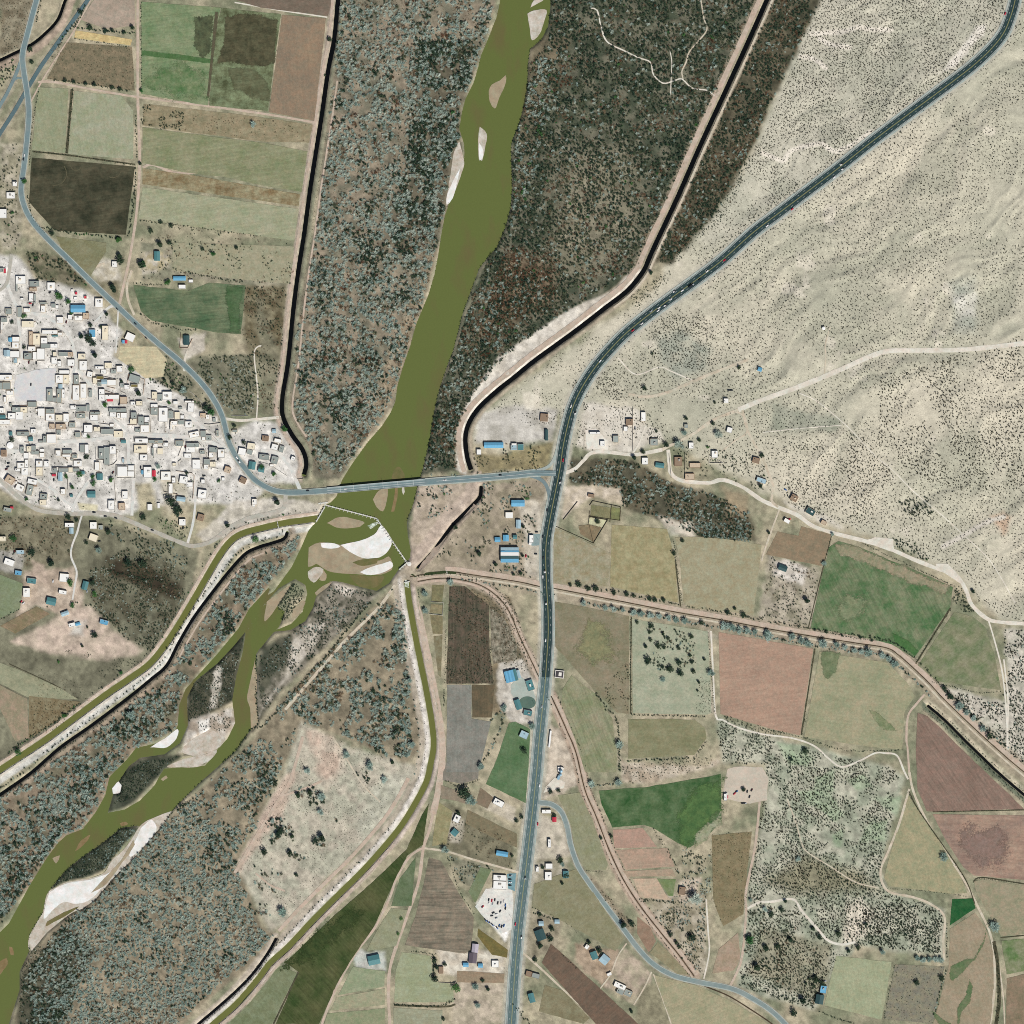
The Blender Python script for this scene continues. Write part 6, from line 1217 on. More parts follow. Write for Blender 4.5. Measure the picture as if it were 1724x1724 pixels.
# --- hedges, weeds and reeds along lines
brush('hedgerow_growth', [
  along(TP('00', [(340,525),(600,560),(860,600)]), 3.4, (1.0, 2.0), {'dark': 3, 'olive': 1}, 1.2), along(TP('00', [(490,180),(700,205),(890,215)]), 3.0, (1.2, 2.2), {'dark': 3, 'green': .5}, 1.5),
  along(TP('00', [(490,255),(860,310)]), 3.0, (.8, 1.6), {'dark': 3}, 1.2), along(TP('00', [(895,760),(905,1050)]), 3.0, (1.0, 1.7), {'dark': 3}, 1.0), along(TP('00', [(900,1110),(880,1350),(850,1560)]), 3.0, (1.4, 2.4), {'dark': 3, 'olive': 1}, 1.6),
  along(TP('00', [(255,590),(205,900),(195,1100)]), 2.6, (.8, 1.4), {'dark': 2, 'olive': 1}, .8), along(TP('00', [(280,1500),(500,1540),(810,1570)]), 3.0, (1.2, 2.2), {'dark': 3, 'green': .6}, 1.6), along(TP('00', [(180,1290),(220,1440),(300,1540)]), 3.0, (.8, 1.6), {'dark': 2, 'olive': 1}, 1.0),
  along(TP('00', [(930,1455),(1200,1490),(1724,1560)]), 3.2, (.8, 1.8), {'dark': 2, 'olive': 2}, 1.4), along(TP('00', [(480,590),(440,1010)]), 2.6, (1.0, 1.7), {'dark': 3}, 1.2), along(TP('00', [(215,1000),(450,1025),(890,1090)]), 2.8, (.7, 1.4), {'dark': 3}, .8), along(TP('00', [(930,20),(935,620)]), 3.2, (.7, 1.5), {'dark': 2, 'green': .3}, .8),
  along(TP('00', [(560,30),(520,130),(420,240),(380,320)]), 3.2, (1.2, 2.4), {'dark': 3, 'green': .4}, 2.0), along(TP('00', [(270,0),(250,100),(240,150)]), 3.2, (1.2, 2.2), {'dark': 2, 'olive': 1}, 2.0),
  along(TP('01', [(880,180),(1000,195),(1100,190)]), 3.5, (1, 1.8), {'dark': 2, 'olive': 1}, 1.2), along(TP('01', [(930,380),(1000,440),(1200,490),(1290,490)]), 3.0, (1.0, 2.2), {'dark': 2, 'olive': 2}, 1.6), along(TP('01', [(1160,95),(1300,125),(1600,180)]), 3.0, (1.0, 2.2), {'dark': 2, 'olive': 1.5}, 2.0), along(TP('01', [(1000,820),(1100,860),(1200,890)]), 3.0, (1.6, 3.0), {'dark': 2, 'green': .6}, 2.4), along(TP('01', [(1095,700),(1085,800)]), 3.0, (1.2, 2.2), {'dark': 2}, 1.2),
  along(offset(SW_DRAIN, 9), 3.2, (1.0, 2.4), {'dark': 3, 'blue': .6}, 2.4, .7), along(offset(SW_DRAIN, -6.5), 3.4, (.8, 1.6), {'dark': 2, 'olive': 2}, 1.2, .7), along(offset(WEST_CANAL, 14), 4.0, (.9, 2.2), {'dark': 3, 'green': .5}, 2.0, .4),
  along(TP('02', [(50,1600),(200,1490),(400,1370),(520,1270)]), 3.0, (1.2, 2.4), {'dark': 3, 'green': .7}, 2.2), along(TP('02', [(690,390),(900,440),(1000,470)]), 3.0, (1.2, 2.4), {'dark': 3}, 2.0), along(TP('02', [(600,620),(700,700),(760,740)]), 3.2, (1.2, 2.2), {'dark': 3}, 2.0), along(TP('02', [(0,720),(120,650)]), 3.2, (.8, 1.8), {'dark': 2, 'green': .5}, 1.0),
  along(TP('02', [(270,640),(450,600),(640,640)]), 3.6, (.8, 1.8), {'dark': 2, 'green': .3}, 1.6, .5),
  along(offset(EW_DITCH, -13)[70:240], 3.4, (1.2, 2.4), {'dark': 3, 'olive': 1}, 1.6, .7), along(offset(EW_DITCH, 14)[70:225], 2.8, (1.6, 2.8), {'blue': 3, 'dark': 1.6, 'grey': 1}, 2.2, .85), along(offset(EW_DITCH, 10)[20:60], 3.0, (1.2, 2.4), {'dark': 2, 'blue': 1}, 2.0, .7),
  along(offset(EW_DITCH, -14)[230:262], 2.6, (1.4, 2.8), {'dark': 2, 'blue': 1.4}, 2.4), along(offset(EW_DITCH, -12)[110:225], 3.2, (.6, 1.2), {'dark': 2, 'olive': 2}, .8, .7),
  along(offset(LATERAL, -8), 3.4, (.8, 1.8), {'dark': 2, 'olive': 2}, 1.5, .6), along(offset(LATERAL_S, 6), 3.4, (.7, 1.6), {'dark': 2, 'olive': 1}, 1.0, .6), along(offset(LATERAL_S, -9.5), 3.4, (.8, 1.6), {'dark': 2, 'olive': 1}, 1.2, .5),
  along(TP('22', [(560,1200),(640,1310),(700,1380),(710,1540),(720,1724)]), 2.8, (1.2, 2.4), {'dark': 3, 'olive': 1}, 1.6), along(TP('22', [(795,700),(790,1000),(795,1340)]), 2.8, (.8, 1.6), {'dark': 3}, .8), along(TP('22', [(800,1345),(1000,1350),(1290,1358)]), 2.8, (.9, 1.8), {'dark': 3}, .9), along(TP('22', [(770,1650),(1000,1640),(1180,1630)]), 2.8, (1.0, 2.2), {'dark': 3, 'green': .2}, 1.4), along(TP('22', [(1290,1530),(1200,1640)]), 2.8, (1.0, 2.0), {'dark': 3, 'olive': 1}, 1.6), along(TP('22', [(1300,800),(1345,1340)]), 2.8, (.6, 1.3), {'dark': 2, 'brown': 1}, .8), along(TP('22', [(1075,200),(1090,330),(1130,620)]), 2.6, (.7, 1.4), {'dark': 3}, .9),
  along(TP('32', [(1120,1130),(1250,1160),(1430,1200),(1580,1190)]), 3.2, (.8, 1.5), {'dark': 2}, .8), along(TP('32', [(340,780),(600,840),(860,870),(1000,970)]), 2.8, (.8, 1.5), {'dark': 3}, .9), along(TP('32', [(660,215),(900,330),(1250,490)]), 2.8, (.7, 1.4), {'dark': 3}, .9), along(TP('32', [(1240,650),(1010,1000)]), 2.8, (.8, 1.4), {'dark': 3}, .8), along(TP('32', [(455,170),(400,370)]), 2.8, (.7, 1.3), {'dark': 3}, .7), along(TP('32', [(340,920),(260,1480)]), 3.0, (.5, 1.0), {'dark': 2, 'pale': 1}, .6), along(TP('32', [(20,1440),(260,1495),(550,1580),(920,1580)]), 3.0, (.7, 1.6), {'dark': 2, 'olive': 2}, 1.2),
  along(offset(SE_DRAIN, 5), 2.6, (.8, 1.6), {'dark': 3}, 1.0, .8), along(offset(SE_DRAIN, -5), 2.8, (.6, 1.4), {'dark': 2, 'olive': 2}, 1.0, .7), along(offset(SE_DRAIN, 10), 3.4, (.6, 1.2), {'dark': 2}, .8, .6),
  along(offset(SOUTH_CANAL, 13)[:90], 3.4, (.5, 1.2), {'brown': 1, 'olive': 1.5, 'dot': 1}, 1.6, .7), along(offset(SOUTH_CANAL, 14)[100:200], 2.8, (.8, 1.8), {'dark': 2, 'olive': 2, 'blue': .7}, 1.8, .7), along(offset(SOUTH_CANAL, 23)[:84], 4.2, (1.2, 2.6), {'dark': 2, 'blue': 2}, 3.0, .5),
  along(offset(S_SIDE_DRAIN, -4.5), 2.6, (.7, 1.4), {'dark': 2, 'brown': 1}, .8), along(TP('13', [(1175,1280),(1180,1440)]), 2.4, (1.6, 2.6), {'dark': 3}, 1.6), along(TP('13', [(920,1595),(1200,1605),(1315,1560)]), 2.4, (1.0, 2.0), {'dark': 3}, 1.2), along(TP('13', [(1030,1245),(1200,1265)]), 2.6, (.8, 1.5), {'dark': 3}, .8), along(TP('13', [(1270,620),(1350,850),(1450,1010)]), 3.0, (.6, 1.5), {'dark': 2, 'olive': 1}, 1.2), along(TP('13', [(1250,115),(1340,150),(1480,110)]), 2.8, (.8, 1.6), {'dark': 3}, 1.0), along(TP('12', [(1550,1380),(1640,1320),(1600,1480),(1500,1660)]), 3.2, (1.2, 2.6), {'dark': 2, 'blue': 1.6, 'olive': 1}, 2.2), along(TP('12', [(1075,520),(1080,580)]), 2.2, (1, 1.5), {'dark': 1}, .6), along(TP('12', [(1245,1180),(1245,1290)]), 2.2, (1, 1.7), {'dark': 1}, .6), along(TP('12', [(1255,780),(1250,1140)]), 3.0, (.6, 1.2), {'dark': 2, 'olive': 2}, .8),
  along(TP('12', [(1090,740),(880,970),(700,1150)]), 3.0, (1.2, 2.4), {'dark': 2, 'blue': 1}, 3.0, .1), along(TP('12', [(760,600),(600,790),(520,900),(330,1110),(100,1370),(20,1440)]), 2.4, (1.4, 2.4), {'dark': 4, 'olive': 1}, 1.6),
  along(TP('23', [(510,155),(700,140)]), 2.6, (1.2, 2.2), {'dark': 3, 'blue': .8}, 1.6), along(TP('23', [(850,900),(1090,925)]), 2.4, (1.0, 2.0), {'dark': 3}, 1.2), along(TP('23', [(940,440),(1050,600),(1110,740)]), 3.0, (.9, 2.0), {'dark': 2, 'olive': 2}, 2.0), along(TP('23', [(130,950),(330,1035),(460,1140)]), 3.2, (.6, 1.3), {'dark': 2}, .8, .6), along(TP('23', [(500,715),(620,720)]), 2.8, (.6, 1.2), {'dark': 2}, .8), along(TP('23', [(330,1260),(480,1400)]), 3.2, (.7, 1.5), {'dark': 2, 'olive': 1}, 1.0, .5), along(TP('23', [(145,990),(300,1040)]), 2.6, (1.2, 2.4), {'dark': 3}, 1.8), along(TP('23', [(20,1600),(120,1724)]), 3.0, (1.2, 2.4), {'dark': 2}, 3.0),
  along(TP('33', [(870,1330),(800,1690)]), 3.2, (.7, 1.6), {'dark': 3}, .8, .7), along(TP('33', [(1205,1380),(1130,1660)]), 2.6, (1.0, 2.2), {'dark': 2, 'blue': 1}, 1.4), along(TP('33', [(1125,325),(1724,312)]), 2.8, (.5, 1.0), {'dark': 3}, .5), along(TP('33', [(820,830),(1100,850),(1340,880)]), 3.0, (.6, 1.2), {'dark': 2, 'olive': 1}, .8), along(TP('33', [(1010,1290),(1180,1300)]), 2.2, (1.8, 2.8), {'blue': 2, 'dark': 1}, 1.8), along(TP('33', [(960,200),(1040,330),(1320,740)]), 2.8, (.6, 1.2), {'dark': 3}, .7), along(TP('33', [(1530,1200),(1555,1400),(1550,1700)]), 2.2, (.8, 1.6), {'dark': 3, 'olive': 1}, 2.2), along(TP('33', [(1390,790),(1440,765),(1724,800)]), 2.8, (.6, 1.2), {'dark': 3}, .6), along(TP('33', [(370,1640),(500,1690),(600,1724)]), 2.8, (.8, 1.6), {'dark': 3}, 1.4), along(TP('33', [(1215,1060),(1215,1290)]), 2.4, (.8, 1.6), {'dark': 3, 'blue': .5}, .8),
  along(RIV_E[-31:-2], 2.8, (.8, 1.5), {'dark': 3, 'olive': 1}, 1.0, .8), along(RIV_W[:30], 3.0, (.6, 1.1), {'brown': 2, 'pale': 2, 'olive': 1}, 1.0, .6), along(RIVER_MAIN[32:44], 2.6, (.8, 1.6), {'dark': 3, 'olive': 1}, 1.0, .8), along(RIVER_MAIN[44:50], 2.4, (1.2, 2.2), {'dark': 4}, 1.0, .95),
  along(offset(EAST_DRAIN, -14)[10:110], 3.0, (.6, 1.4), {'olive': 2, 'pale': 1, 'dark': 1}, 1.4, .6), along(offset(EAST_DRAIN, 18)[5:112], 2.8, (.5, 1.1), {'olive': 2, 'pale': 2}, 1.0, .7), along(offset(WEST_DRAIN, -13), 2.6, (.5, 1.0), {'olive': 2, 'pale': 1}, .8, .6),
  along(offset(BRIDGE_ROAD, 8)[5:26], 3.0, (.8, 2.0), {'dark': 2, 'olive': 1}, 1.6, .6)],
  'bushes and weeds lining field edges, ditches and river banks', 'scrub')
print('brush points', NPTS)

# ================================================================== buildings
SC = {'A': (0, 440, 150/1724), 'B': (0, 580, 150/1724), 'C': (0, 720, 150/1724), 'D': (140, 590, 150/1724), 'E': (140, 720, 150/1724), 'F': (280, 640, 150/1724), 'G': (280, 760, 150/1092), 'H': (390, 700, 150/1092)}
for i_ in range(4):
    for j_ in range(4): SC[f'{i_}{j_}'] = (ORG[i_], ORG[j_], S4)
RCOL = {'w': ((246,246,244), 'white'), 'g': ((166,176,172), 'grey'), 'b': ((112,184,224), 'blue'), 'r': ((214,62,84), 'red'), 't': ((86,140,146), 'teal'), 'o': ((216,196,172), 'tan'), 'y': ((238,228,204), 'cream'), 'n': ((156,134,114), 'brown'), 'l': ((200,192,206), 'lavender'), 'p': ((110,100,112), 'dark purple'), 's': ((176,206,220), 'pale blue'), 'd': ((58,90,94), 'dark teal'), 'm': ((134,122,72), 'olive')}
BLD = {
'A': '0,130,75,215,g 75,140,120,235,r 310,290,500,440,w 310,440,345,590,g 575,385,760,490,g 565,620,650,780,w 660,640,700,820,g 575,510,710,575,o 920,410,1070,570,w 770,790,910,830,g 800,860,880,990,w 1000,820,1080,900,g 1080,850,1140,920,w 340,890,430,1085,g 460,910,590,990,w 110,915,235,1030,g 25,1090,145,1180,g 25,1180,60,1330,w 425,1160,660,1280,y 1375,850,1655,985,b 1100,1080,1230,1200,w 1320,1040,1400,1130,w 1445,1055,1600,1150,w 1610,1000,1724,1110,o 170,1480,238,1555,b 245,1465,385,1560,w 240,1570,370,1690,w 565,1360,640,1620,o 645,1400,780,1620,y 820,1335,1120,1410,w 1125,1380,1210,1430,w 795,1480,920,1595,w 795,1600,975,1680,g 980,1600,1120,1680,w 1010,1430,1120,1455,t 1380,545,1420,595,w 1435,690,1495,750,w 1455,595,1495,640,r 1630,670,1680,725,r 400,710,460,750,w',
'B': '80,110,195,230,s 200,130,380,255,w 265,265,340,360,s 550,40,690,130,w 470,170,620,290,g 640,150,715,290,w 720,80,870,290,w 1000,250,1110,380,w 1030,150,1100,230,y 1140,150,1315,230,g 1320,150,1410,230,o 1310,290,1450,420,w 1115,320,1190,430,w 1540,320,1690,500,w 1515,180,1660,290,y 0,590,240,690,w 55,735,210,870,g 0,740,50,870,g 130,895,260,980,w 75,1015,130,1120,w 1150,500,1350,570,w 1080,590,1225,750,w 1230,590,1340,760,y 910,860,1025,1100,g 1105,860,1195,1130,g 1030,1030,1100,1110,g 1200,870,1260,1040,w 1140,770,1210,850,s 1430,590,1530,770,g 1410,790,1540,1080,w 1560,760,1680,1040,w 190,1140,235,1205,g 240,1210,395,1310,g 400,1215,535,1325,y 540,1110,715,1210,g 160,1330,305,1440,w 310,1310,450,1460,w 690,1250,735,1300,w 740,1240,870,1390,w 890,1250,1060,1335,g 890,1340,1060,1480,w 1080,1360,1215,1480,y 1230,1340,1340,1500,w 1365,1180,1475,1260,w 1480,1200,1680,1290,g 1480,1330,1655,1430,g 0,1460,200,1550,w 0,1230,80,1330,w 0,1370,110,1430,t 960,1535,1060,1630,o 1090,1540,1270,1640,o 1340,1510,1460,1610,g',
'C': '180,80,240,150,t 330,80,570,160,g 600,30,700,110,w 560,180,640,260,t 910,130,1090,300,w 840,160,900,290,g 750,250,830,290,g 1100,40,1180,140,g 1460,90,1560,190,g 1600,100,1690,190,w 30,430,130,560,n 400,370,470,500,g 520,360,605,470,y 610,350,700,445,g 610,450,760,520,g 780,410,860,470,w 770,490,860,580,w 460,490,560,600,w 485,620,550,775,w 340,680,480,785,w 300,790,400,850,w 420,780,550,920,w 700,640,830,760,w 705,770,825,930,y 860,650,950,760,w 1080,440,1180,550,w 1220,430,1400,500,g 1210,520,1365,570,w 1400,520,1500,590,g 1370,600,1425,640,g 1430,640,1590,750,w 1550,330,1645,480,g 1650,330,1720,500,w 1020,790,1110,870,g 1010,900,1085,940,r 1150,790,1325,860,g 1130,870,1210,1030,s 1330,770,1415,870,y 1420,790,1540,850,g 1570,840,1640,900,t 110,940,280,1080,o,-32 300,1040,340,1095,w 310,1105,470,1225,w,-25 540,1000,720,1095,w,-12 520,1110,640,1310,g,-14 645,1085,720,1140,n 780,1280,920,1390,g,-6 770,1400,900,1500,y 1180,1190,1270,1290,w 1360,1290,1410,1340,t 75,1550,230,1630,g,-12 205,1530,260,1565,r',
'D': '80,410,185,520,w,-12 240,310,405,365,w 420,240,560,350,y 350,370,450,460,w 540,370,640,450,g 650,300,770,420,w 260,500,400,555,m 190,530,275,640,y 360,565,460,650,s 470,570,640,680,w 280,610,355,690,g 890,480,1100,620,g,-18 720,640,795,720,g 800,670,900,750,w 930,660,1060,710,m 310,750,420,850,w 430,860,700,945,w 310,855,425,980,w 470,950,580,985,r 720,900,850,1030,o 920,990,1010,1060,w 1030,980,1150,1070,y 110,760,180,910,g 500,1120,840,1195,g 520,1200,640,1290,w 660,1210,720,1320,w 730,1210,850,1310,w 70,1050,130,1185,g 140,1190,330,1245,g 140,1250,290,1360,w 520,1420,600,1480,w 930,1200,1040,1320,g 910,1325,1040,1430,y 1070,1280,1180,1440,g 1190,1290,1290,1390,w 1190,1400,1270,1445,g 1115,1450,1280,1590,w 1010,1510,1110,1580,g 1330,800,1435,940,y 1440,850,1535,980,g 1540,800,1724,960,w 1310,1040,1450,1105,w 1310,1110,1450,1250,g 1465,1110,1640,1380,w 1655,1160,1724,1290,g 1690,1390,1724,1550,w 20,1440,180,1590,w 210,1480,330,1570,y 350,1520,595,1620,g 600,1560,770,1680,y',
'E': '305,395,405,610,g 410,380,515,720,g 520,360,640,510,w 740,240,830,300,t 760,600,800,680,s 230,670,320,830,w 270,890,380,1010,t 90,1230,240,1350,t 490,1410,610,1590,w 760,1230,870,1380,w 690,1460,810,1590,o 1250,1480,1340,1600,w 1440,1460,1490,1560,w 1010,210,1260,300,w 990,340,1240,490,y 1270,240,1550,305,g 1350,310,1450,390,w 1330,395,1370,550,g 1555,290,1650,370,w 1440,400,1550,520,y 1100,520,1250,640,w 1175,760,1330,970,w 1130,830,1170,900,b 1340,830,1405,940,r 1510,850,1700,1020,w 1660,1080,1724,1280,w',
'F': '140,410,230,470,w 240,520,310,560,g 360,400,540,440,w 420,445,540,620,w,-5 40,600,140,740,g 165,620,265,760,y 275,680,350,750,w 90,790,215,870,w 220,780,350,860,g 370,800,500,920,w 450,1000,640,1110,w,12 665,980,768,1100,g 690,1105,760,1170,w 772,1070,880,1170,g 970,970,1020,1090,g 900,740,960,810,g 770,670,840,760,w 660,640,768,720,o 180,1170,330,1280,g 395,1220,640,1295,g 390,1300,560,1400,w 350,1420,490,1510,w 650,1360,750,1430,g 830,1300,995,1395,g,-8 830,1400,920,1500,w 1000,1340,1130,1500,w 510,1540,660,1720,w 730,1530,848,1635,g 730,1640,820,1724,w 850,1580,960,1680,y 120,1600,190,1660,y 1400,1320,1540,1450,w,-10 1570,1220,1720,1340,y,-8 1560,1350,1670,1440,g,-20 1600,1580,1724,1724,t,-10 1280,960,1380,1010,g 1140,1670,1240,1724,o,-15',
'G': '70,320,115,385,w 165,305,265,395,w,-8 250,380,325,435,w 30,395,80,515,w 130,560,235,610,s,-8 390,470,495,575,w,-8 430,345,475,395,w 160,830,240,910,w 385,770,460,850,n,-15 715,190,790,260,o,-20 1055,585,1092,680,w 900,320,980,390,n,-25 680,320,720,360,w',
'H': '375,245,455,310,n,-6 500,165,545,210,s 525,285,610,330,w,-12 490,350,570,420,w,-14 585,370,640,450,g,-18 340,475,460,540,g,-5 490,500,570,590,g,-15 470,595,520,625,w 330,630,400,690,t,-12 730,500,780,550,w,-20 250,1020,310,1092,w',
'00': '85,1200,115,1230,w 45,1270,100,1310,w 0,1380,45,1440,w 1020,1660,1055,1720,t',
'01': '740,40,775,80,w 1145,140,1225,165,b 1180,195,1225,220,w 1245,160,1275,180,w 1212,530,1250,590,d 630,285,680,345,w 590,490,630,540,b 675,465,715,560,y 830,515,890,565,w,-25 805,560,822,580,b 823,560,840,580,r',
'11': '1510,1235,1635,1270,b 1690,1240,1724,1275,w 1460,1280,1490,1315,w',
'21': '195,1045,245,1095,n,-5 225,1150,245,1220,d 0,1252,42,1285,s 45,1245,85,1285,t 520,1165,590,1180,w 590,1225,620,1260,w 675,1190,710,1235,g 760,1080,805,1120,n 745,1130,770,1160,w 860,1035,890,1095,w 920,1210,970,1255,g 865,1335,905,1380,w 955,1370,1010,1400,t,-8 1080,1330,1130,1390,n 1150,1440,1210,1480,o 1180,1370,1250,1400,o 1175,1235,1205,1275,w 1325,1290,1365,1335,w 1405,945,1435,975,w 1425,1135,1460,1170,w,-15 1595,1335,1640,1370,n,-15 1620,1470,1685,1500,s,-20 1630,740,1655,765,b,-20 1145,1115,1170,1140,g 5,1615,90,1655,b 510,1575,550,1595,n,-10',
'31': '185,1580,230,1620,n,-30 285,1670,345,1710,d,-30 0,1480,20,1510,w',
'12': '1580,175,1615,205,b 1635,160,1670,200,b 1650,10,1700,50,w',
'22': '35,60,65,115,s 122,160,150,210,w 15,160,40,185,t 105,1115,150,1185,t,18 30,1245,65,1310,t,18 85,1315,140,1350,t,-12 60,1455,115,1500,s,-25 310,1690,330,1720,w',
'32': '140,55,180,80,w,-30 385,65,420,90,o,-30 105,360,160,395,d,-20',
'13': '1310,345,1350,395,w,-25 1295,440,1335,480,t,-40 1590,585,1665,615,b,-10 1570,740,1655,778,w,-3 1570,782,1655,835,w,-3 1430,1195,1470,1250,l,-6 1410,1255,1460,1320,p,-6 1560,1305,1605,1350,w 1370,1320,1405,1345,b 1470,1325,1500,1350,b 1210,1345,1240,1390,n 745,1270,820,1330,t,12 1570,245,1640,285,w,-28',
'23': '205,310,265,335,w 275,360,300,390,r 245,505,265,560,w 165,685,185,720,w 230,665,275,700,w 225,720,270,775,w 345,715,380,760,t 185,1045,215,1075,s 290,1035,320,1060,s 165,1100,225,1170,d,20 490,1200,515,1230,w,-35 530,1245,570,1295,t,20 590,1270,645,1325,s,-40 635,1385,665,1405,w,25 680,1455,760,1490,w,-25 700,1492,745,1525,g,-25 748,1500,800,1540,g,-25 100,1375,138,1410,n,-15 140,1390,190,1420,g,-15 120,1520,155,1580,t,15 1110,820,1150,870,n,-8 1405,205,1425,250,w',
'33': '380,1470,420,1520,b,-10 350,1530,400,1590,d,-10',
'02': '430,80,490,108,w 460,112,485,150,s 595,75,640,120,w 650,95,680,125,g 590,155,645,200,y,-20 30,320,95,360,w,-20 100,395,145,425,b,-8 180,445,240,480,t,-8 155,510,200,570,w 395,415,455,470,w,-5 545,465,580,520,t,-15 390,525,440,550,w,-10 310,575,370,620,t,-12 405,665,455,690,s,20 455,740,497,765,w,15 499,737,530,755,b,15 660,720,715,750,b,-15 0,170,40,200,y 110,260,160,285,s'}
def rmat(c, metal=False):
    key = ('roof', c, metal)
    if key in _mats: return _mats[key]
    col, word = RCOL[c]
    m, n, l, bs = new_mat(word.replace(' ', '_') + '_roof')
    g = n.new('ShaderNodeNewGeometry'); tc = n.new('ShaderNodeTexCoord'); oi = n.new('ShaderNodeObjectInfo')
    base = mixc(n, l, oi.outputs['Random'], rgb(alb(col)), rgb(alb(tuple(v * (.95 if c in 'wy' else .88) for v in col))))
    st = ramp(n, l, noise_node(n, l, g.outputs['Position'], 0.35, 4.0, .7), .3, .7)
    dirty = tuple(np.array(col) * (.91 if c in 'wy' else .80) + np.array((14, 14, 12)))
    base = mixc(n, l, st, base, rgb(alb(dirty)))
    if metal:
        wv = n.new('ShaderNodeTexWave'); wv.inputs['Scale'].default_value = 1.1; wv.inputs['Distortion'].default_value = .3; l.new(tc.outputs['Object'], wv.inputs['Vector'])
        base = mixc(n, l, 1.0, base, mixc(n, l, wv.outputs['Fac'], (.9,) * 3 + (1,), (1.06,) * 3 + (1,)), 'MULTIPLY')
        bs.inputs['Roughness'].default_value = .55
    l.new(vary(n, l, base, g.outputs['Position'], 1.3, .08), bs.inputs['Base Color']); _mats[key] = m; return m
WALLM = [mat_plain('plaster_white', (232,228,220), .9, .1, .08), mat_plain('plaster_cream', (222,208,184), .9, .1, .08), mat_plain('block_grey', (176,172,164), .9, .1, .1), mat_plain('adobe_brown', (190,156,126), .9, .1, .1)]
M_tank = mat_plain('black_tank_plastic', (40,42,44), .5, .3); M_door = mat_plain('door_paint', (96,84,72), .6, .3); M_conc = mat_soil('weathered_concrete', (206,204,198), (184,182,174), .2, .1)
def cyl(name, r, h, mat, seg=12, parent=None, loc=(0, 0, 0), r2=None):
    r2 = r if r2 is None else r2
    vs_ = [(r * math.cos(2 * math.pi * i / seg), r * math.sin(2 * math.pi * i / seg), 0) for i in range(seg)] + [(r2 * math.cos(2 * math.pi * i / seg), r2 * math.sin(2 * math.pi * i / seg), h) for i in range(seg)]
    fs_ = [(i, (i + 1) % seg, seg + (i + 1) % seg, seg + i) for i in range(seg)] + [tuple(range(seg - 1, -1, -1)), tuple(range(seg, 2 * seg))]
    o = mesh_obj(name, vs_, fs_, mat, parent); o.location = loc; return o
TANK = None
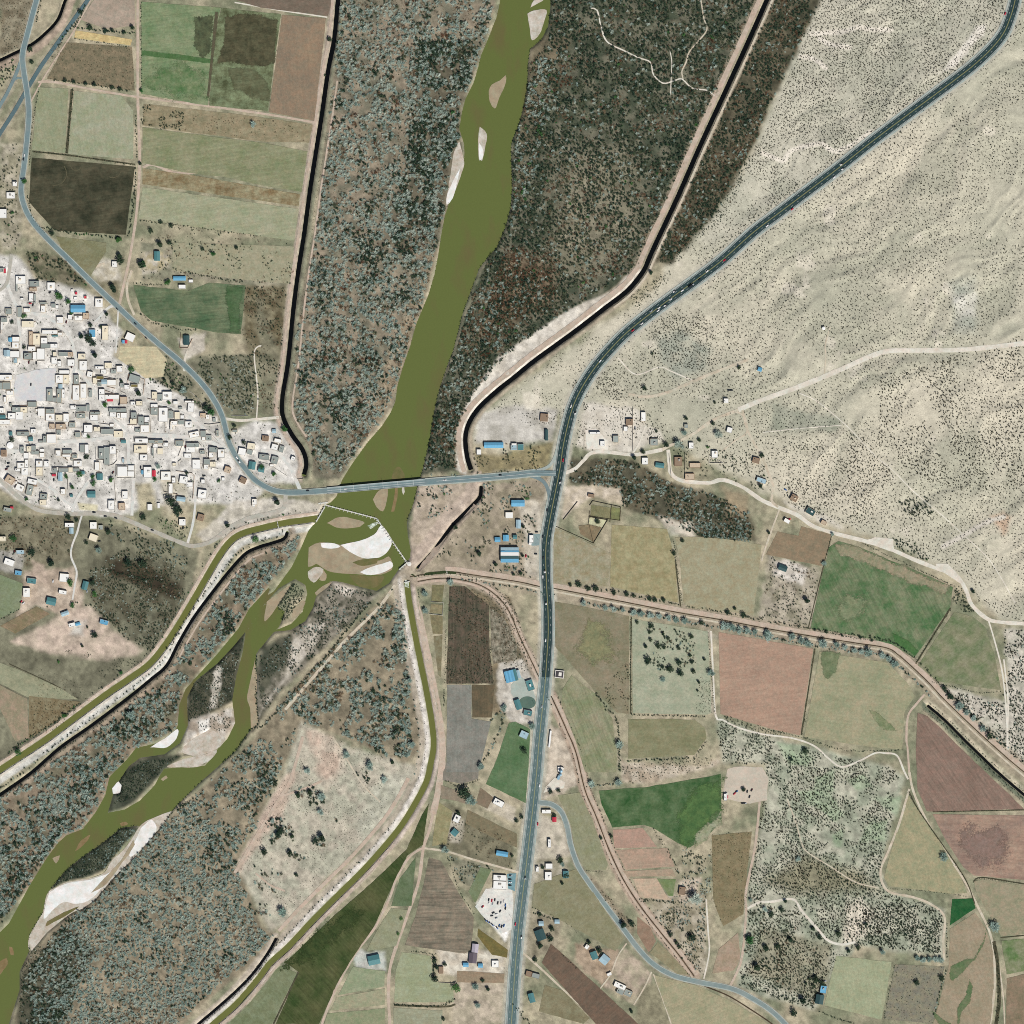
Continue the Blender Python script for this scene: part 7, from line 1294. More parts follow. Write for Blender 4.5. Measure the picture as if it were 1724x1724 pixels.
def house(cx, cy, wx, wy, c, rot):
    """flat-roofed house with parapet, or a gabled metal shed"""
    global TANK
    rr = random.Random(int(cx * 31 + cy * 17)); word = RCOL[c][1]
    metal = c in 'btrdlps' and rr.random() < .85; area = wx * wy
    z0 = float(hz(cx, cy)) + .05
    size = 'tiny' if area < 30 else 'small' if area < 75 else 'mid-sized' if area < 150 else 'large'
    lng = max(wx, wy) / max(.1, min(wx, wy))
    if lng > 2.6 and area > 25: size = 'long'
    name = 'shed' if (metal or area < 26) else 'house'
    e = empty(name, W(cx, cy, z0), R(rot)); hx, hy = wx / 2, wy / 2; h = rr.uniform(3.2, 4.2) if area > 40 else rr.uniform(2.3, 2.9)
    wm = WALLM[3] if c in 'no' else rr.choice(WALLM[:3])
    vs_, fs_ = [], []
    if metal:
        ax = wx >= wy; rise = min(hx, hy) * .28; ov = .35
        vs_ = [(-hx, -hy, -.6), (hx, -hy, -.6), (hx, hy, -.6), (-hx, hy, -.6), (-hx, -hy, h), (hx, -hy, h), (hx, hy, h), (-hx, hy, h)]
        fs_ = [(0, 1, 5, 4), (1, 2, 6, 5), (2, 3, 7, 6), (3, 0, 4, 7)]
        if ax: vs_ += [(-hx, 0, h + rise), (hx, 0, h + rise)]; fs_ += [(4, 7, 8), (5, 9, 6)]
        else: vs_ += [(0, -hy, h + rise), (0, hy, h + rise)]; fs_ += [(4, 8, 5), (7, 6, 9)]
        mesh_obj('wall', vs_, fs_, wm, e)
        X, Y = hx + ov, hy + ov; k = h - ov * rise / (hy if ax else hx); t = .09
        if ax:
            for sg in (-1, 1):
                q = [(-X, 0, h + rise), (X, 0, h + rise), (X, sg * Y, k), (-X, sg * Y, k)]; q = q + [(a, b, z + t) for a, b, z in q]
                fs2 = box_faces(0); mesh_obj('roof_slope', q, [tuple(reversed(f)) for f in fs2] if sg > 0 else fs2, rmat(c, True), e)
        else:
            for sg in (-1, 1):
                q = [(0, -Y, h + rise), (0, Y, h + rise), (sg * X, Y, k), (sg * X, -Y, k)]; q = q + [(a, b, z + t) for a, b, z in q]
                mesh_obj('roof_slope', q, box_faces(0), rmat(c, True), e)
        desc = f'{size} {word}-roofed {name}'
    else:
        p = .45; t = .22
        o_ = [(-hx, -hy), (hx, -hy), (hx, hy), (-hx, hy)]; i_ = [(-hx + t, -hy + t), (hx - t, -hy + t), (hx - t, hy - t), (-hx + t, hy - t)]
        vs_ = [(x, y, -.6) for x, y in o_] + [(x, y, h + p) for x, y in o_] + [(x, y, h + p) for x, y in i_] + [(x, y, h - .1) for x, y in i_]
        for i in range(4):
            j = (i + 1) % 4; fs_ += [(i, j, j + 4, i + 4), (i + 4, j + 4, j + 8, i + 8), (i + 8, j + 8, j + 12, i + 12)]
        mesh_obj('wall', vs_, fs_, wm, e)
        v2, f2 = [], []; box(v2, f2, -hx + t, -hy + t, h - .3, hx - t, hy - t, h); rf = mesh_obj('roof', v2, f2, rmat(c), e)
        if area > 45 and rr.random() < .7:
            if TANK is None:
                a_ = cyl('water_tank', .65, 1.3, M_tank, 10); TANK = a_.data; bpy.data.objects.remove(a_)
            k = bpy.data.objects.new('water_tank', TANK); COL.objects.link(k); k.parent = rf; k.location = (rr.uniform(-.6, .6) * hx, rr.uniform(-.6, .6) * hy, h)
        if area > 110 and rr.random() < .5:
            v3, f3 = [], []; a_, b_ = rr.uniform(-.4, .1) * hx, rr.uniform(-.4, .1) * hy; box(v3, f3, a_, b_, h, a_ + hx * .45, b_ + hy * .45, h + rr.uniform(1.2, 2.4)); mesh_obj('roof_room', v3, f3, rr.choice(WALLM[:3]), e)
        desc = f'{size} {word} flat-roofed {name}'
    later(e, cx, cy, desc, name, 'houses and sheds')
    c_, s_ = math.cos(R(rot)), math.sin(R(rot))
    block([(cx + a * c_ + b * s_, cy - a * s_ + b * c_) for a, b in ((-hx, -hy), (hx, -hy), (hx, hy), (-hx, hy))], .8)
for key, txt in BLD.items():
    ox, oy, s_ = SC[key]
    for it in txt.split():
        f_ = it.split(','); x0, y0, x1, y1 = (float(q) for q in f_[:4])
        house(ox + (x0 + x1) / 2 * s_, oy + (y0 + y1) / 2 * s_, (x1 - x0) * s_, (y1 - y0) * s_, f_[4], float(f_[5]) if len(f_) > 5 else 0)
# walled school block: two roofs in a walled yard
def walls(name, pts, h, mat, label, cat='wall', closed=True, th=.3, gap=None):
    e = empty(name, W(pts[0][0], pts[0][1], 0)); ex, ey, _ = W(pts[0][0], pts[0][1]); q = [W(x, y) for x, y in pts]
    for i in range(len(q) if closed else len(q) - 1):
        a, b = Vector(q[i]), Vector(q[(i + 1) % len(q)]); d_ = b - a; L = d_.length
        if L < .5: continue
        n_ = Vector((-d_.y, d_.x, 0)) / L * th / 2; u_ = d_ / L * th / 2
        ps = [a - n_ - u_, b - n_ + u_, b + n_ + u_, a + n_ + u_]
        vs_ = [(p.x - ex, p.y - ey, float(hz(p.x + 862, 862 - p.y)) - .4) for p in ps] + [(p.x - ex, p.y - ey, float(hz(p.x + 862, 862 - p.y)) + h) for p in ps]
        mesh_obj('wall_panel', vs_, box_faces(0), mat, e)
    c = np.mean(np.array(pts), 0); later(e, c[0], c[1], label, cat, None); return e
sch = empty('school', W(212, 793, 0)); later(sch, 212, 793, 'white walled school block with two flat wings', 'school')
def part_box(name, e, c0, x0, y0, x1, y1, z0, z1, mat):
    v_, f_ = [], []; box(v_, f_, x0 - c0[0], c0[1] - y1, z0, x1 - c0[0], c0[1] - y0, z1); return mesh_obj(name, v_, f_, mat, e)
part_box('wing', sch, (212, 793), 198, 785.5, 214.5, 802, -.4, 4.2, WALLM[0]); part_box('roof', sch, (212, 793), 198.4, 785.9, 214.1, 801.6, 4.2, 4.4, rmat('w'))
part_box('wing', sch, (212, 793), 216, 783.5, 226, 792, -.4, 3.4, WALLM[0]); part_box('roof', sch, (212, 793), 216.3, 783.8, 225.7, 791.7, 3.4, 3.6, rmat('w'))
part_box('wing', sch, (212, 793), 215, 793.5, 226, 802, -.4, 3.6, WALLM[0]); part_box('roof', sch, (212, 793), 215.3, 793.8, 225.7, 801.7, 3.6, 3.8, rmat('w'))
walls('school_wall', [(195.5,783),(227.5,782.5),(227.5,804),(226,805.5),(197,805),(195.5,803)], 1.9, WALLM[0], 'white wall around the school yard', th=.5)
M_bw = mat_plain('block_wall', (196,188,176), .9, .1, .1); M_ad = mat_plain('adobe_wall', (198,170,146), .9, .1, .1)
WL = [('A', '415,1150 690,1170'), ('A', '1090,1060 1090,1140'), ('A', '550,1330 550,1610 640,1630'), ('A', '1120,1330 1220,1360 1400,1620 1380,1650'), ('A', '20,1080 20,1400'), ('B', '1150,150 1210,130 1400,140'), ('B', '455,190 455,290 640,300'), ('B', '720,320 870,325'), ('B', '1515,180 1515,500'), ('B', '1130,490 1360,515'), ('B', '890,1100 1240,1150'), ('B', '1380,1070 1440,590'), ('B', '270,1190 540,1180'), ('B', '880,1240 880,1480'), ('D', '240,470 640,560 640,670'), ('D', '460,700 620,740'), ('D', '850,640 880,460 1190,560 1160,860'), ('D', '730,640 720,790 830,840'), ('D', '290,730 690,870'), ('D', '440,1120 840,1150'), ('D', '510,1240 690,1390'), ('D', '900,1160 900,1340'), ('D', '860,1440 1040,1440 1040,1320'), ('D', '1240,930 1390,970 1390,880'), ('D', '1290,1030 1724,1130'), ('D', '1300,1310 1310,1590'), ('D', '1590,1330 1590,1590'), ('D', '300,1410 520,1440'), ('E', '250,380 245,620 440,630 455,400'), ('E', '650,420 660,630 590,710 490,740'), ('E', '970,290 985,170 1200,185 1260,210'), ('E', '1280,230 1650,280'), ('E', '1550,1160 1560,1240 1660,1260'), ('E', '600,980 640,1450'), ('F', '0,540 350,680'), ('F', '340,1190 230,1480'), ('F', '170,1160 340,1180'), ('F', '650,960 800,970 1000,1180'), ('F', '770,1330 780,1500'), ('F', '690,1724 740,1520'), ('F', '810,1290 1160,1340'), ('F', '740,850 830,860 1050,830'), ('F', '460,220 700,430'), ('F', '240,1650 230,1580 290,1530'), ('G', '120,240 310,265 345,300 325,580'), ('G', '80,515 140,525'), ('G', '500,190 640,215'), ('G', '580,560 570,610'), ('H', '330,560 460,600 680,740 640,660'), ('H', '770,740 810,780 880,770'), ('H', '200,1 0,0'), ('C', '1020,760 1330,770'), ('C', '1315,1000 1310,1200'), ('C', '600,880 600,930'), ('C', '1200,520 1200,560 1320,640'), ('C', '480,280 560,290 560,200'), ('01', '1195,510 1185,610 1240,610 1270,550'), ('01', '850,420 990,580'), ('21', '485,1150 485,1280'), ('21', '805,1000 805,1290'), ('21', '1045,1310 1060,1470'), ('21', '1150,1300 1150,1440'), ('21', '720,1040 745,1190'), ('21', '1310,1320 1400,1370 1310,1370 1310,1320'), ('12', '1160,600 1240,605 1235,690 1150,680'), ('13', '1210,1450 1320,1455')]
for key, txt in WL:
    ox, oy, s_ = SC[key]; p = [tuple(float(q) for q in t.split(',')) for t in txt.split()]; p = [(ox + a * s_, oy + b * s_) for a, b in p]
    if math.dist(p[0], p[-1]) > 60 and key == 'H' and txt.startswith('200,1 '): continue
    walls('compound_wall', p, random.uniform(1.6, 2.2), random.choice([M_bw, M_ad, M_bw, WALLM[0]]), 'low block compound wall', closed=False)
# corrals south of the junction
M_cor = mat_plain('dark_corral_wall', (92,84,66), .9, .1, .1)
for p, lab in ((TP('22', [(345,60),(440,-60)]), 'straight dark corral fence'), (TP('22', [(520,0),(515,80),(545,215),(640,60),(630,60),(515,40)]), 'dark fence around the tree pen'), (TP('21', [(520,1650),(540,1620),(725,1660),(720,1724),(722,1750)]), 'dark fence around the upper corral pens'), (TP('22', [(520,35),(720,65),(725,0)]), 'dark fence along the lower corral pens'), (TP('21', [(665,1650),(655,1760)]), 'dark divider fence between corral pens'), (TP('22', [(300,105),(545,215)]), 'slanting dark fence below the corrals')):
    walls('corral_fence', p, 1.8, M_cor, lab, 'fence', closed=False, th=.4)
crop('22', [(530,-40),(655,-20),(660,55),(525,30)], (140,134,96), (120,116,80), 'olive corral pen floor', z=.34, rag=.5)
crop('22', [(662,-25),(722,-15),(718,62),(662,55)], (132,136,84), (112,114,74), 'greenish corral pen floor', z=.35, rag=.5)
crop('22', [(518,42),(630,60),(600,110),(515,85)], (206,202,160), (190,186,150), 'pale straw floor of the tree pen', z=.36, rag=.5)
crop('22', [(450,100),(515,90),(595,110),(545,205),(460,150)], (146,122,92), (128,108,82), 'brown trampled floor of the lower corral', z=.33, rag=1)
# striped warehouse
e = empty('warehouse', W(858, 934, 0)); later(e, 858, 934, 'large warehouse with blue, white and teal roof stripes', 'warehouse')
part_box('wall', e, (858, 934), 843.5, 922, 873, 946, -.4, 5.4, WALLM[0])
for nm, y0, y1, c in (('roof_stripe', 921.5, 926.5, 's'), ('roof_stripe', 926.7, 929.5, 'b'), ('roof_stripe', 929.7, 935.5, 'w'), ('roof_stripe', 935.7, 940.6, 'd'), ('roof_stripe', 940.8, 947, 'b')):
    v_, f_ = [], []; zf = lambda y: 5.5 + 1.6 * (1 - abs(y - 934) / 13)
    x0, x1 = -15, 15.3
    q = [(x0, 934 - y1, zf(y1)), (x1, 934 - y1, zf(y1)), (x1, 934 - y0, zf(y0)), (x0, 934 - y0, zf(y0))]; q += [(a, b, z + .15) for a, b, z in q]
    o = mesh_obj(nm, q, box_faces(0), rmat(c, True), e); o['label'] = RCOL[c][1] + ' band of roofing sheets'
part_box('roof_light', e, (858, 934), 844, 927, 850, 929.3, 7.0, 7.15, rmat('b', True))
# blue shed row (five parallel gabled bays) and yard sheds
for i in range(5):
    cx, cy = 853 + 5.2 * i * math.cos(R(14)), 1140 - i * 1.3
    house(cx, cy, 4.6, 19 if i < 4 else 13, 'b' if i < 3 else ('s' if i == 4 else 't'), 14)
# courtyard building east of the highway
e = empty('courtyard_building', W(942, 1135, 0), R(-6)); later(e, 942, 1135, 'white-rimmed dark-roofed courtyard building', 'building')
v_, f_ = [], []; box(v_, f_, -7.5, -6.5, -.4, 7.5, 6.5, 3.2); mesh_obj('wall', v_, f_, WALLM[0], e)
v_, f_ = [], []; box(v_, f_, -6.6, -5.4, 3.2, 6.4, 5.2, 3.4); mesh_obj('roof', v_, f_, mat_plain('dark_roof_felt', (70,66,70), .9), e)
v_, f_ = [], []; box(v_, f_, -1.5, -3, 3.4, 3.5, 3.2, 4.6); mesh_obj('roof_room', v_, f_, WALLM[0], e)
# trailers, silo, tanks
def trailer(x, y, L, wd, rot, label):
    e = empty('trailer', W(x, y, float(hz(x, y))), R(rot)); v_, f_ = [], []
    box(v_, f_, -L / 2, -wd / 2, 1.0, L / 2, wd / 2, 3.4); mesh_obj('box_body', v_, f_, mat_plain('trailer_white', (240,240,238), .5), e)
    v_, f_ = [], []; box(v_, f_, -L / 2 + .3, -wd / 2 + .3, .7, L / 2 - .3, wd / 2 - .3, 1.0); mesh_obj('chassis', v_, f_, M_tank, e)
    for sx in (-.38, -.28, .4):
        for sy in (-1, 1):
            k = cyl('wheel', .5, .35, M_tank, 10, e); k.rotation_euler = (math.pi / 2, 0, 0); k.location = (sx * L, sy * (wd / 2 - .2) + .17, .5)
    later(e, x, y, label, 'trailer')
trailer(926, 1244, 28, 2.8, 84, 'long white trailer parked beside the highway')
trailer(1223, 1340, 10, 2.6, 88, 'white trailer at the gravel pad')
trailer(893, 912, 11, 4.6, 82, 'white roadside canopy trailer on the forecourt')
def round_tank(x, y, r, h, mat, label, cap=True):
    e = empty('water_tank', W(x, y, float(hz(x, y)))); cyl('shell', r, h, mat, 24, e, (0, 0, -.3)); cyl('lid', r * .98, .5, mat, 24, e, (0, 0, h - .3), r * .15); later(e, x, y, label, 'tank')
round_tank(17.3, 750, 5.6, 2.6, mat_plain('tank_white', (250,250,248), .8), 'large round white water tank')
round_tank(1386.5, 553, 2.8, 3.6, mat_plain('tank_white', (250,250,248), .8), 'small white water tank on the hill')
def silo(x, y, label):
    e = empty('feed_silo', W(x, y, 0.2), R(-20)); mt = mat_plain('silo_steel', (150,186,206), .45, .4, metal=.3)
    cyl('bin', 2.6, 6.5, mt, 20, e, (0, 4.5, 0)); cyl('cone_roof', 2.7, 1.4, mt, 20, e, (0, 4.5, 6.5), .3)
    cyl('bin', 2.2, 6.0, mt, 20, e, (1.2, -1.5, 0)); cyl('cone_roof', 2.3, 1.3, mt, 20, e, (1.2, -1.5, 6.0), .3)
    v_, f_ = [], []; box(v_, f_, -2.0, -11, 2.2, 2.2, -4, 3.0); mesh_obj('conveyor_deck', v_, f_, mt, e); v_, f_ = [], []; box(v_, f_, -2, 7.5, 0, 3, 11, 4); mesh_obj('shed', v_, f_, WALLM[0], e)
    later(e, x, y, label, 'silo')
silo(943, 1302, 'pale blue feed silo pair with conveyor')

# ================================================================== bridge, weir, gates
M_rail = mat_plain('bridge_rail_concrete', (206,212,210), .8, .2)
bd = BR[i0 - 1:i1 + 2]; bz = 1.55
e = empty('road_bridge', W(*bd[len(bd) // 2], 0)); ex, ey, _ = e.location
def shifted(o): o.parent = e; o.location = (-ex, -ey, 0); return o
shifted(ribbon('deck', bd, 11.0, M_bridge, zf=bz - .05, skirt=.9, sm=False, nblk=False))
shifted(ribbon('roadway', bd, 8.6, M_asph_mid, zf=bz, skirt=.02, sm=False, nblk=False))
for sg in (-1, 1):
    p = np.array(bd); q = p + normals(p) * 5.25 * sg; shifted(ribbon('railing', [tuple(t) for t in q], .4, M_rail, zf=bz + .9, skirt=1.0, sm=False, nblk=False))
    q = p + normals(p) * 3.6 * sg; shifted(ribbon('edge_line', [tuple(t) for t in q], .3, M_whitep, zf=bz + .03, skirt=.01, sm=False, nblk=False))
shifted(ribbon('centre_line', bd, .35, M_whitep, zf=bz + .03, skirt=.01, sm=False, nblk=False))
nb = len(bd)
for k in range(1, 7):
    i = int(k * nb / 7); x, y = bd[i]; v_, f_ = [], []; box(v_, f_, -1, -4.6, -5.5, 1, 4.6, bz - .9); o = mesh_obj('pier', v_, f_, M_conc, e); o.location = (x - 862 - ex, 862 - y - ey, 0); o.rotation_euler = (0, 0, R(5))
    v_, f_ = [], []; box(v_, f_, -.15, -5, 0, .15, 5, .02); o = mesh_obj('deck_joint', v_, f_, M_whitep, e); o.location = (x - 862 - ex, 862 - y - ey, bz + .02); o.rotation_euler = (0, 0, R(5))
later(e, 634, 819, 'long concrete road bridge over the olive river', 'bridge')
# weir: stepped concrete wall in two runs, with buttresses
M_weir = mat_soil('weir_concrete', (220,220,214), (196,196,190), .2, .1)
def weir(pts, wd, z, label, nb_, name='weir', cat='weir'):
    e = empty(name, W(pts[0][0], pts[0][1], 0)); o0 = Vector(e.location)
    o = ribbon('crest_wall', pts, wd, M_weir, zf=z, skirt=4, sm=False, nblk=False); o.parent = e; o.location = -o0
    p = np.array(pts, float); d_ = p[1] - p[0]; L = np.linalg.norm(d_); d_ /= L; n_ = np.array([-d_[1], d_[0]])
    for k in range(nb_):
        c = p[0] + d_ * L * (k + .5) / nb_ ; v_, f_ = [], []; box(v_, f_, -.45, -wd * 1.5, -4.2, .45, wd * .9, z + .6); b = mesh_obj('buttress', v_, f_, M_weir, e)
        b.location = Vector(W(c[0], c[1], 0)) - o0; b.rotation_euler = (0, 0, math.atan2(-d_[1], d_[0]))
    later(e, *np.mean(p, 0), label, cat); return e
weir([(543,849),(634,873)], 1.8, -1.5, 'straight pale weir wall across the river', 14)
weir([(634,873),(685,947)], 1.8, -1.5, 'buttressed weir wall running southeast from the corner', 16)
weir([(547,853),(532,879)], 1.6, -.2, 'pale headgate wall of the western canal', 5, 'headgate', 'gate')
weir([(672,959),(687,946)], 1.6, .3, 'dark sluice gate', 4, 'sluice_gate', 'gate')
weir([(467,878),(469,890)], .8, .3, 'thin check gate across the western canal', 1, 'check_gate', 'gate')
weir([(752,959),(753,968)], .8, .6, 'small check gate on the gated canal', 1, 'check_gate', 'gate')
weir([(680,981),(690,979)], 1.6, .6, 'concrete intake of the southern canal', 2, 'intake', 'gate')
weir([(536,848),(552,846)], 2.2, .6, 'concrete abutment at the western end of the weir', 2, 'abutment', 'gate')
round_tank(689, 949.5, 3.6, .9, mat_plain('well_concrete', (226,224,218), .9), 'pale round well at the sluice gate')
fo = slab('foam', ragged(TP('12', [(740,100),(790,75),(815,68),(800,95),(760,120)]), 1.5, 2), mat_soil('white_foam', (226,234,226), (120,134,90), .25, .25), WATER_Z + .06, WATER_Z - .2); tag(fo, 'white foaming water spilling through the weir corner', 'foam', None, 'stuff')
fo = slab('foam', ragged(TP('12', [(985,455),(1010,460),(1015,510),(985,500)]), .8, 2), mat_soil('white_foam', (226,234,226), (120,134,90), .25, .25), -1.12, -1.3); tag(fo, 'white foaming water at the southern canal intake', 'foam', None, 'stuff')

# ================================================================== single trees
M_bark = mat_plain('bark', (104,88,72), .95, .05, .15)
TRUNK = None
def trunk_mesh():
    vs_, fs_ = [], []; seg = 7
    def limb(a, b, ra, rb):
        d_ = (b - a).normalized(); t = d_.orthogonal().normalized(); s = d_.cross(t); k = len(vs_)
        for P, r_ in ((a, ra), (b, rb)):
            for i in range(seg): vs_.append(tuple(P + (t * math.cos(6.283 * i / seg) + s * math.sin(6.283 * i / seg)) * r_))
        for i in range(seg): fs_.append((k + i, k + (i + 1) % seg, k + seg + (i + 1) % seg, k + seg + i))
    limb(Vector((0, 0, -.1)), Vector((.02, 0, .45)), .075, .05)
    for a in range(5): limb(Vector((.02, 0, .4)), Vector((.5 * math.cos(a * 1.26), .5 * math.sin(a * 1.26), .8)), .04, .012)
    me = bpy.data.meshes.new('trunk'); me.from_pydata(vs_, [], fs_); me.update(); me.materials.append(M_bark); return me
TRUNK = trunk_mesh()
CROWN = {'b': [crown_mesh('crown', LEAF['blue'], n=330, spiky=.4, seed=200 + i, leaf=.09, lobes=9) for i in range(3)], 'd': [crown_mesh('crown', LEAF['dark'], n=300, spiky=.1, seed=210 + i, leaf=.12, lobes=8) for i in range(3)],
         'g': [crown_mesh('crown', LEAF['green'], n=300, spiky=.0, seed=220 + i, leaf=.12, lobes=8) for i in range(3)], 's': [crown_mesh('crown', LEAF['grey'], n=330, spiky=.6, seed=230 + i, leaf=.08, lobes=10) for i in range(3)]}
TW = {'b': 'pale blue-grey', 'd': 'dark green', 'g': 'bright green', 's': 'bare grey'}
TREES = {
'00': '600,185,6,d 700,205,5,d 740,210,5,d 815,215,4,d 870,190,6,d 530,80,5,d 205,330,5,d 210,410,4,d 165,1200,6,g 1670,820,6,b 930,600,4,g 930,1085,4,d 780,1580,6,g 1065,1610,7,d 1120,1600,5,d 1000,1525,5,d 1130,1490,5,d 1060,1470,4,d 1410,1675,5,g 1340,1645,4,d 1560,1635,4,d 785,1700,7,d 430,533,4,d 490,542,4,d 565,550,4,d 620,560,4,d 740,578,4,d 790,588,4,d 345,1545,5,d 85,1405,3,g',
'01': '795,40,8,d 930,75,9,d 950,60,6,g 1110,175,6,g 735,215,7,d 760,240,6,d 600,460,5,d 585,545,8,d 545,540,6,d 610,580,7,d 635,655,7,d 865,750,6,g 395,270,8,g 450,310,6,g 665,470,4,d 710,385,5,d 1090,820,5,d 1140,850,5,d 1210,890,7,b 905,910,7,d 690,985,6,g 1115,975,4,g 1395,1030,8,g 1360,1000,7,d 1520,1200,5,d 1545,1125,4,d 1610,1235,5,d 1445,1485,4,g 1045,1390,5,b 610,1460,5,g 620,1500,5,g 525,1440,6,g 480,1530,5,g 730,1480,6,g 1025,1475,5,g 1135,1620,10,d 1180,1680,11,d 80,1215,5,d 165,400,5,g 80,440,4,d 175,1605,4,g 385,1615,3,d 440,1460,5,g 1235,1435,4,d 570,1330,5,d 585,1195,4,g 475,380,4,g 160,605,4,d 800,825,4,d',
'02': '450,40,6,d 505,60,4,d 85,180,6,g 1690,190,6,g 460,472,7,g 480,620,5,g 625,545,5,g 612,470,6,d 625,820,6,d 575,765,3,d 540,895,4,d 725,140,7,d 215,280,7,d 350,350,8,d 120,1590,6,g 430,1350,5,g 800,1070,4,g 385,995,3,g 840,345,8,d 940,350,8,d 950,45,6,d 570,210,4,d 860,1345,9,b 1500,105,6,d 650,260,7,b',
'11': '190,1150,7,g 120,1440,5,g 40,1400,5,g 150,1620,8,d',
'12': '1120,550,6,b 1120,660,6,b 1290,470,6,b 1020,1120,6,b 1035,1540,7,b 600,1610,7,b 1490,1690,7,b 1640,1300,6,b 910,1660,5,d 1470,280,6,d 1320,110,5,d 1580,360,5,d',
'22': '390,490,4,d 445,490,6,d 510,515,5,d 560,515,6,d 680,540,5,d 760,550,5,d 810,560,4,d 915,580,5,d 955,590,5,d 1005,595,5,d 620,640,5,b 680,650,6,b 740,655,5,b 810,670,7,b 860,680,7,b 920,690,7,b 980,695,6,b 1040,705,6,b 1090,715,6,b 1150,725,7,b 480,610,6,b 1260,740,5,d 1410,760,8,b 1460,770,8,b 1510,785,7,b 1560,790,7,b 1610,800,6,b 1690,815,8,b 830,735,4,d 925,760,5,d 915,800,4,d 1000,810,4,d 920,850,4,d 970,890,6,d 1010,900,4,d 1105,910,4,d 895,900,5,d 905,990,8,d 1000,1030,4,d 1050,1045,7,d 1110,1000,6,d 1115,1075,6,d 1190,830,5,d 1195,1000,4,d 1205,1060,5,d 1180,950,4,d 1275,985,4,d 1320,1070,7,b 1000,1110,5,b 1245,1130,4,d 1230,1190,3,d 1035,840,4,d 1480,650,4,d 1540,690,6,d 1430,670,5,d 720,1540,7,b 1130,200,4,d 1075,280,5,d 90,1580,6,d 60,410,5,d 20,415,4,d 140,1420,7,b 75,300,4,d 570,75,5,d 80,110,5,d',
'32': '40,825,9,b 190,830,7,b 250,855,7,b 300,880,7,b 395,880,8,b 490,885,6,b 545,900,6,b 605,920,6,b 650,930,6,b 700,940,8,b 790,955,7,b 830,980,6,b 870,1010,8,b 405,350,5,b 345,785,3,d 420,800,3,d 520,820,3,d 640,835,3,d 720,855,3,d 1235,1225,7,d 1290,1290,8,b 1340,1330,6,b 1390,1370,6,b 1450,1440,6,b 1500,1490,7,d 1200,1170,6,d 280,1585,7,d 185,1640,4,d 1380,530,5,d 285,600,7,d 35,145,4,d 460,155,4,b',
'13': '345,55,6,b 755,25,8,b 850,110,6,b 435,220,8,b 360,200,6,d 290,215,6,d 430,325,6,b 115,385,5,b 430,500,9,d 400,520,7,d 60,590,7,d 230,600,7,d 185,985,8,b 270,740,4,d 1380,190,11,d 1420,250,10,b 1490,20,6,b 1345,330,5,d 1250,575,7,b 1330,1490,8,g 1185,1300,5,d 1190,1350,6,d 1185,1420,7,d 1450,1480,6,b 1250,1330,4,d 1465,1600,6,b 1240,1690,4,d 960,1030,3,g 940,1130,3,g 140,480,7,d 170,450,7,d 240,480,5,d 1540,1490,5,d 1500,1440,4,d 1690,610,4,d',
'23': '535,140,6,b 710,135,7,b 265,190,5,d 315,180,4,d 285,345,4,d 330,645,6,d 340,670,5,b 365,740,5,d 190,1000,4,d 270,1095,5,d 190,1200,7,d 260,1165,6,d 515,1180,5,d 585,1240,6,d 740,1060,7,d 800,1060,6,d 1570,1170,9,g 1190,1150,7,d 1630,1340,9,d 1050,1130,5,d 1090,1180,5,d 1110,1215,4,d 1535,185,5,d 1580,905,4,b 160,1300,5,d 1220,890,12,s 790,1640,4,d 660,480,4,d 600,500,4,d 1690,1220,6,d 210,690,4,d 345,795,4,d 75,360,4,d 35,385,4,d',
'33': '1190,620,8,b 1525,1085,9,b 55,1000,6,d 125,970,5,d 15,965,5,b 150,920,5,d 335,1090,5,d 375,1150,5,d 500,1130,6,d 680,1065,4,d 100,1215,6,d 25,1220,6,d 1015,1450,6,d 265,1580,8,d 1020,1290,6,b 1060,1300,6,b 1100,1295,6,b 1140,1300,6,b 1175,1305,6,b 790,1250,6,b 630,1220,5,d 570,1235,5,d 350,1430,8,d 390,1460,6,d 205,1650,7,d 1180,1420,6,d 190,1165,6,d 310,1425,4,d 280,1455,4,d 335,1475,4,d 235,635,5,b',
'10': '488,265,5,d 460,495,3,d 1300,745,4,g',
'21': '1025,1250,5,d 1300,1265,3,g 885,880,5,d 1505,740,4,d 920,110,5,d 1145,1170,6,b 1115,1250,10,s 1370,1180,7,s 1240,1220,4,d 1345,970,3,d 960,1160,3,d 1155,1075,4,d 820,1330,6,d 870,1300,5,d 935,650,3,d 1640,1520,6,d 1330,1110,4,d 1660,1320,5,d'}
nt_ = 0
for key, txt in TREES.items():
    ox, oy, s_ = SC[key]
    for it in txt.split():
        a, b, r_, k = it.split(','); x, y, r_ = ox + float(a) * s_, oy + float(b) * s_, float(r_) * 1.0
        e = empty('tree', W(x, y, float(hz(x, y)) + .1), random.uniform(0, 6.28)); hgt = r_ * random.uniform(1.0, 1.35)
        t = bpy.data.objects.new('trunk', TRUNK); COL.objects.link(t); t.parent = e; t.scale = (r_, r_, hgt)
        c = bpy.data.objects.new('crown', random.choice(CROWN[k])); COL.objects.link(c); c.parent = e; c.scale = (r_ * random.uniform(.9, 1.15), r_ * random.uniform(.9, 1.15), hgt); c.location = (0, 0, hgt * .25)
        sz = 'small' if r_ < 3.4 else 'mid-sized' if r_ < 5.5 else 'large'
        later(e, x, y, f'{sz} {TW[k]} tree', 'tree', 'single trees'); nt_ += 1
print('trees', nt_)

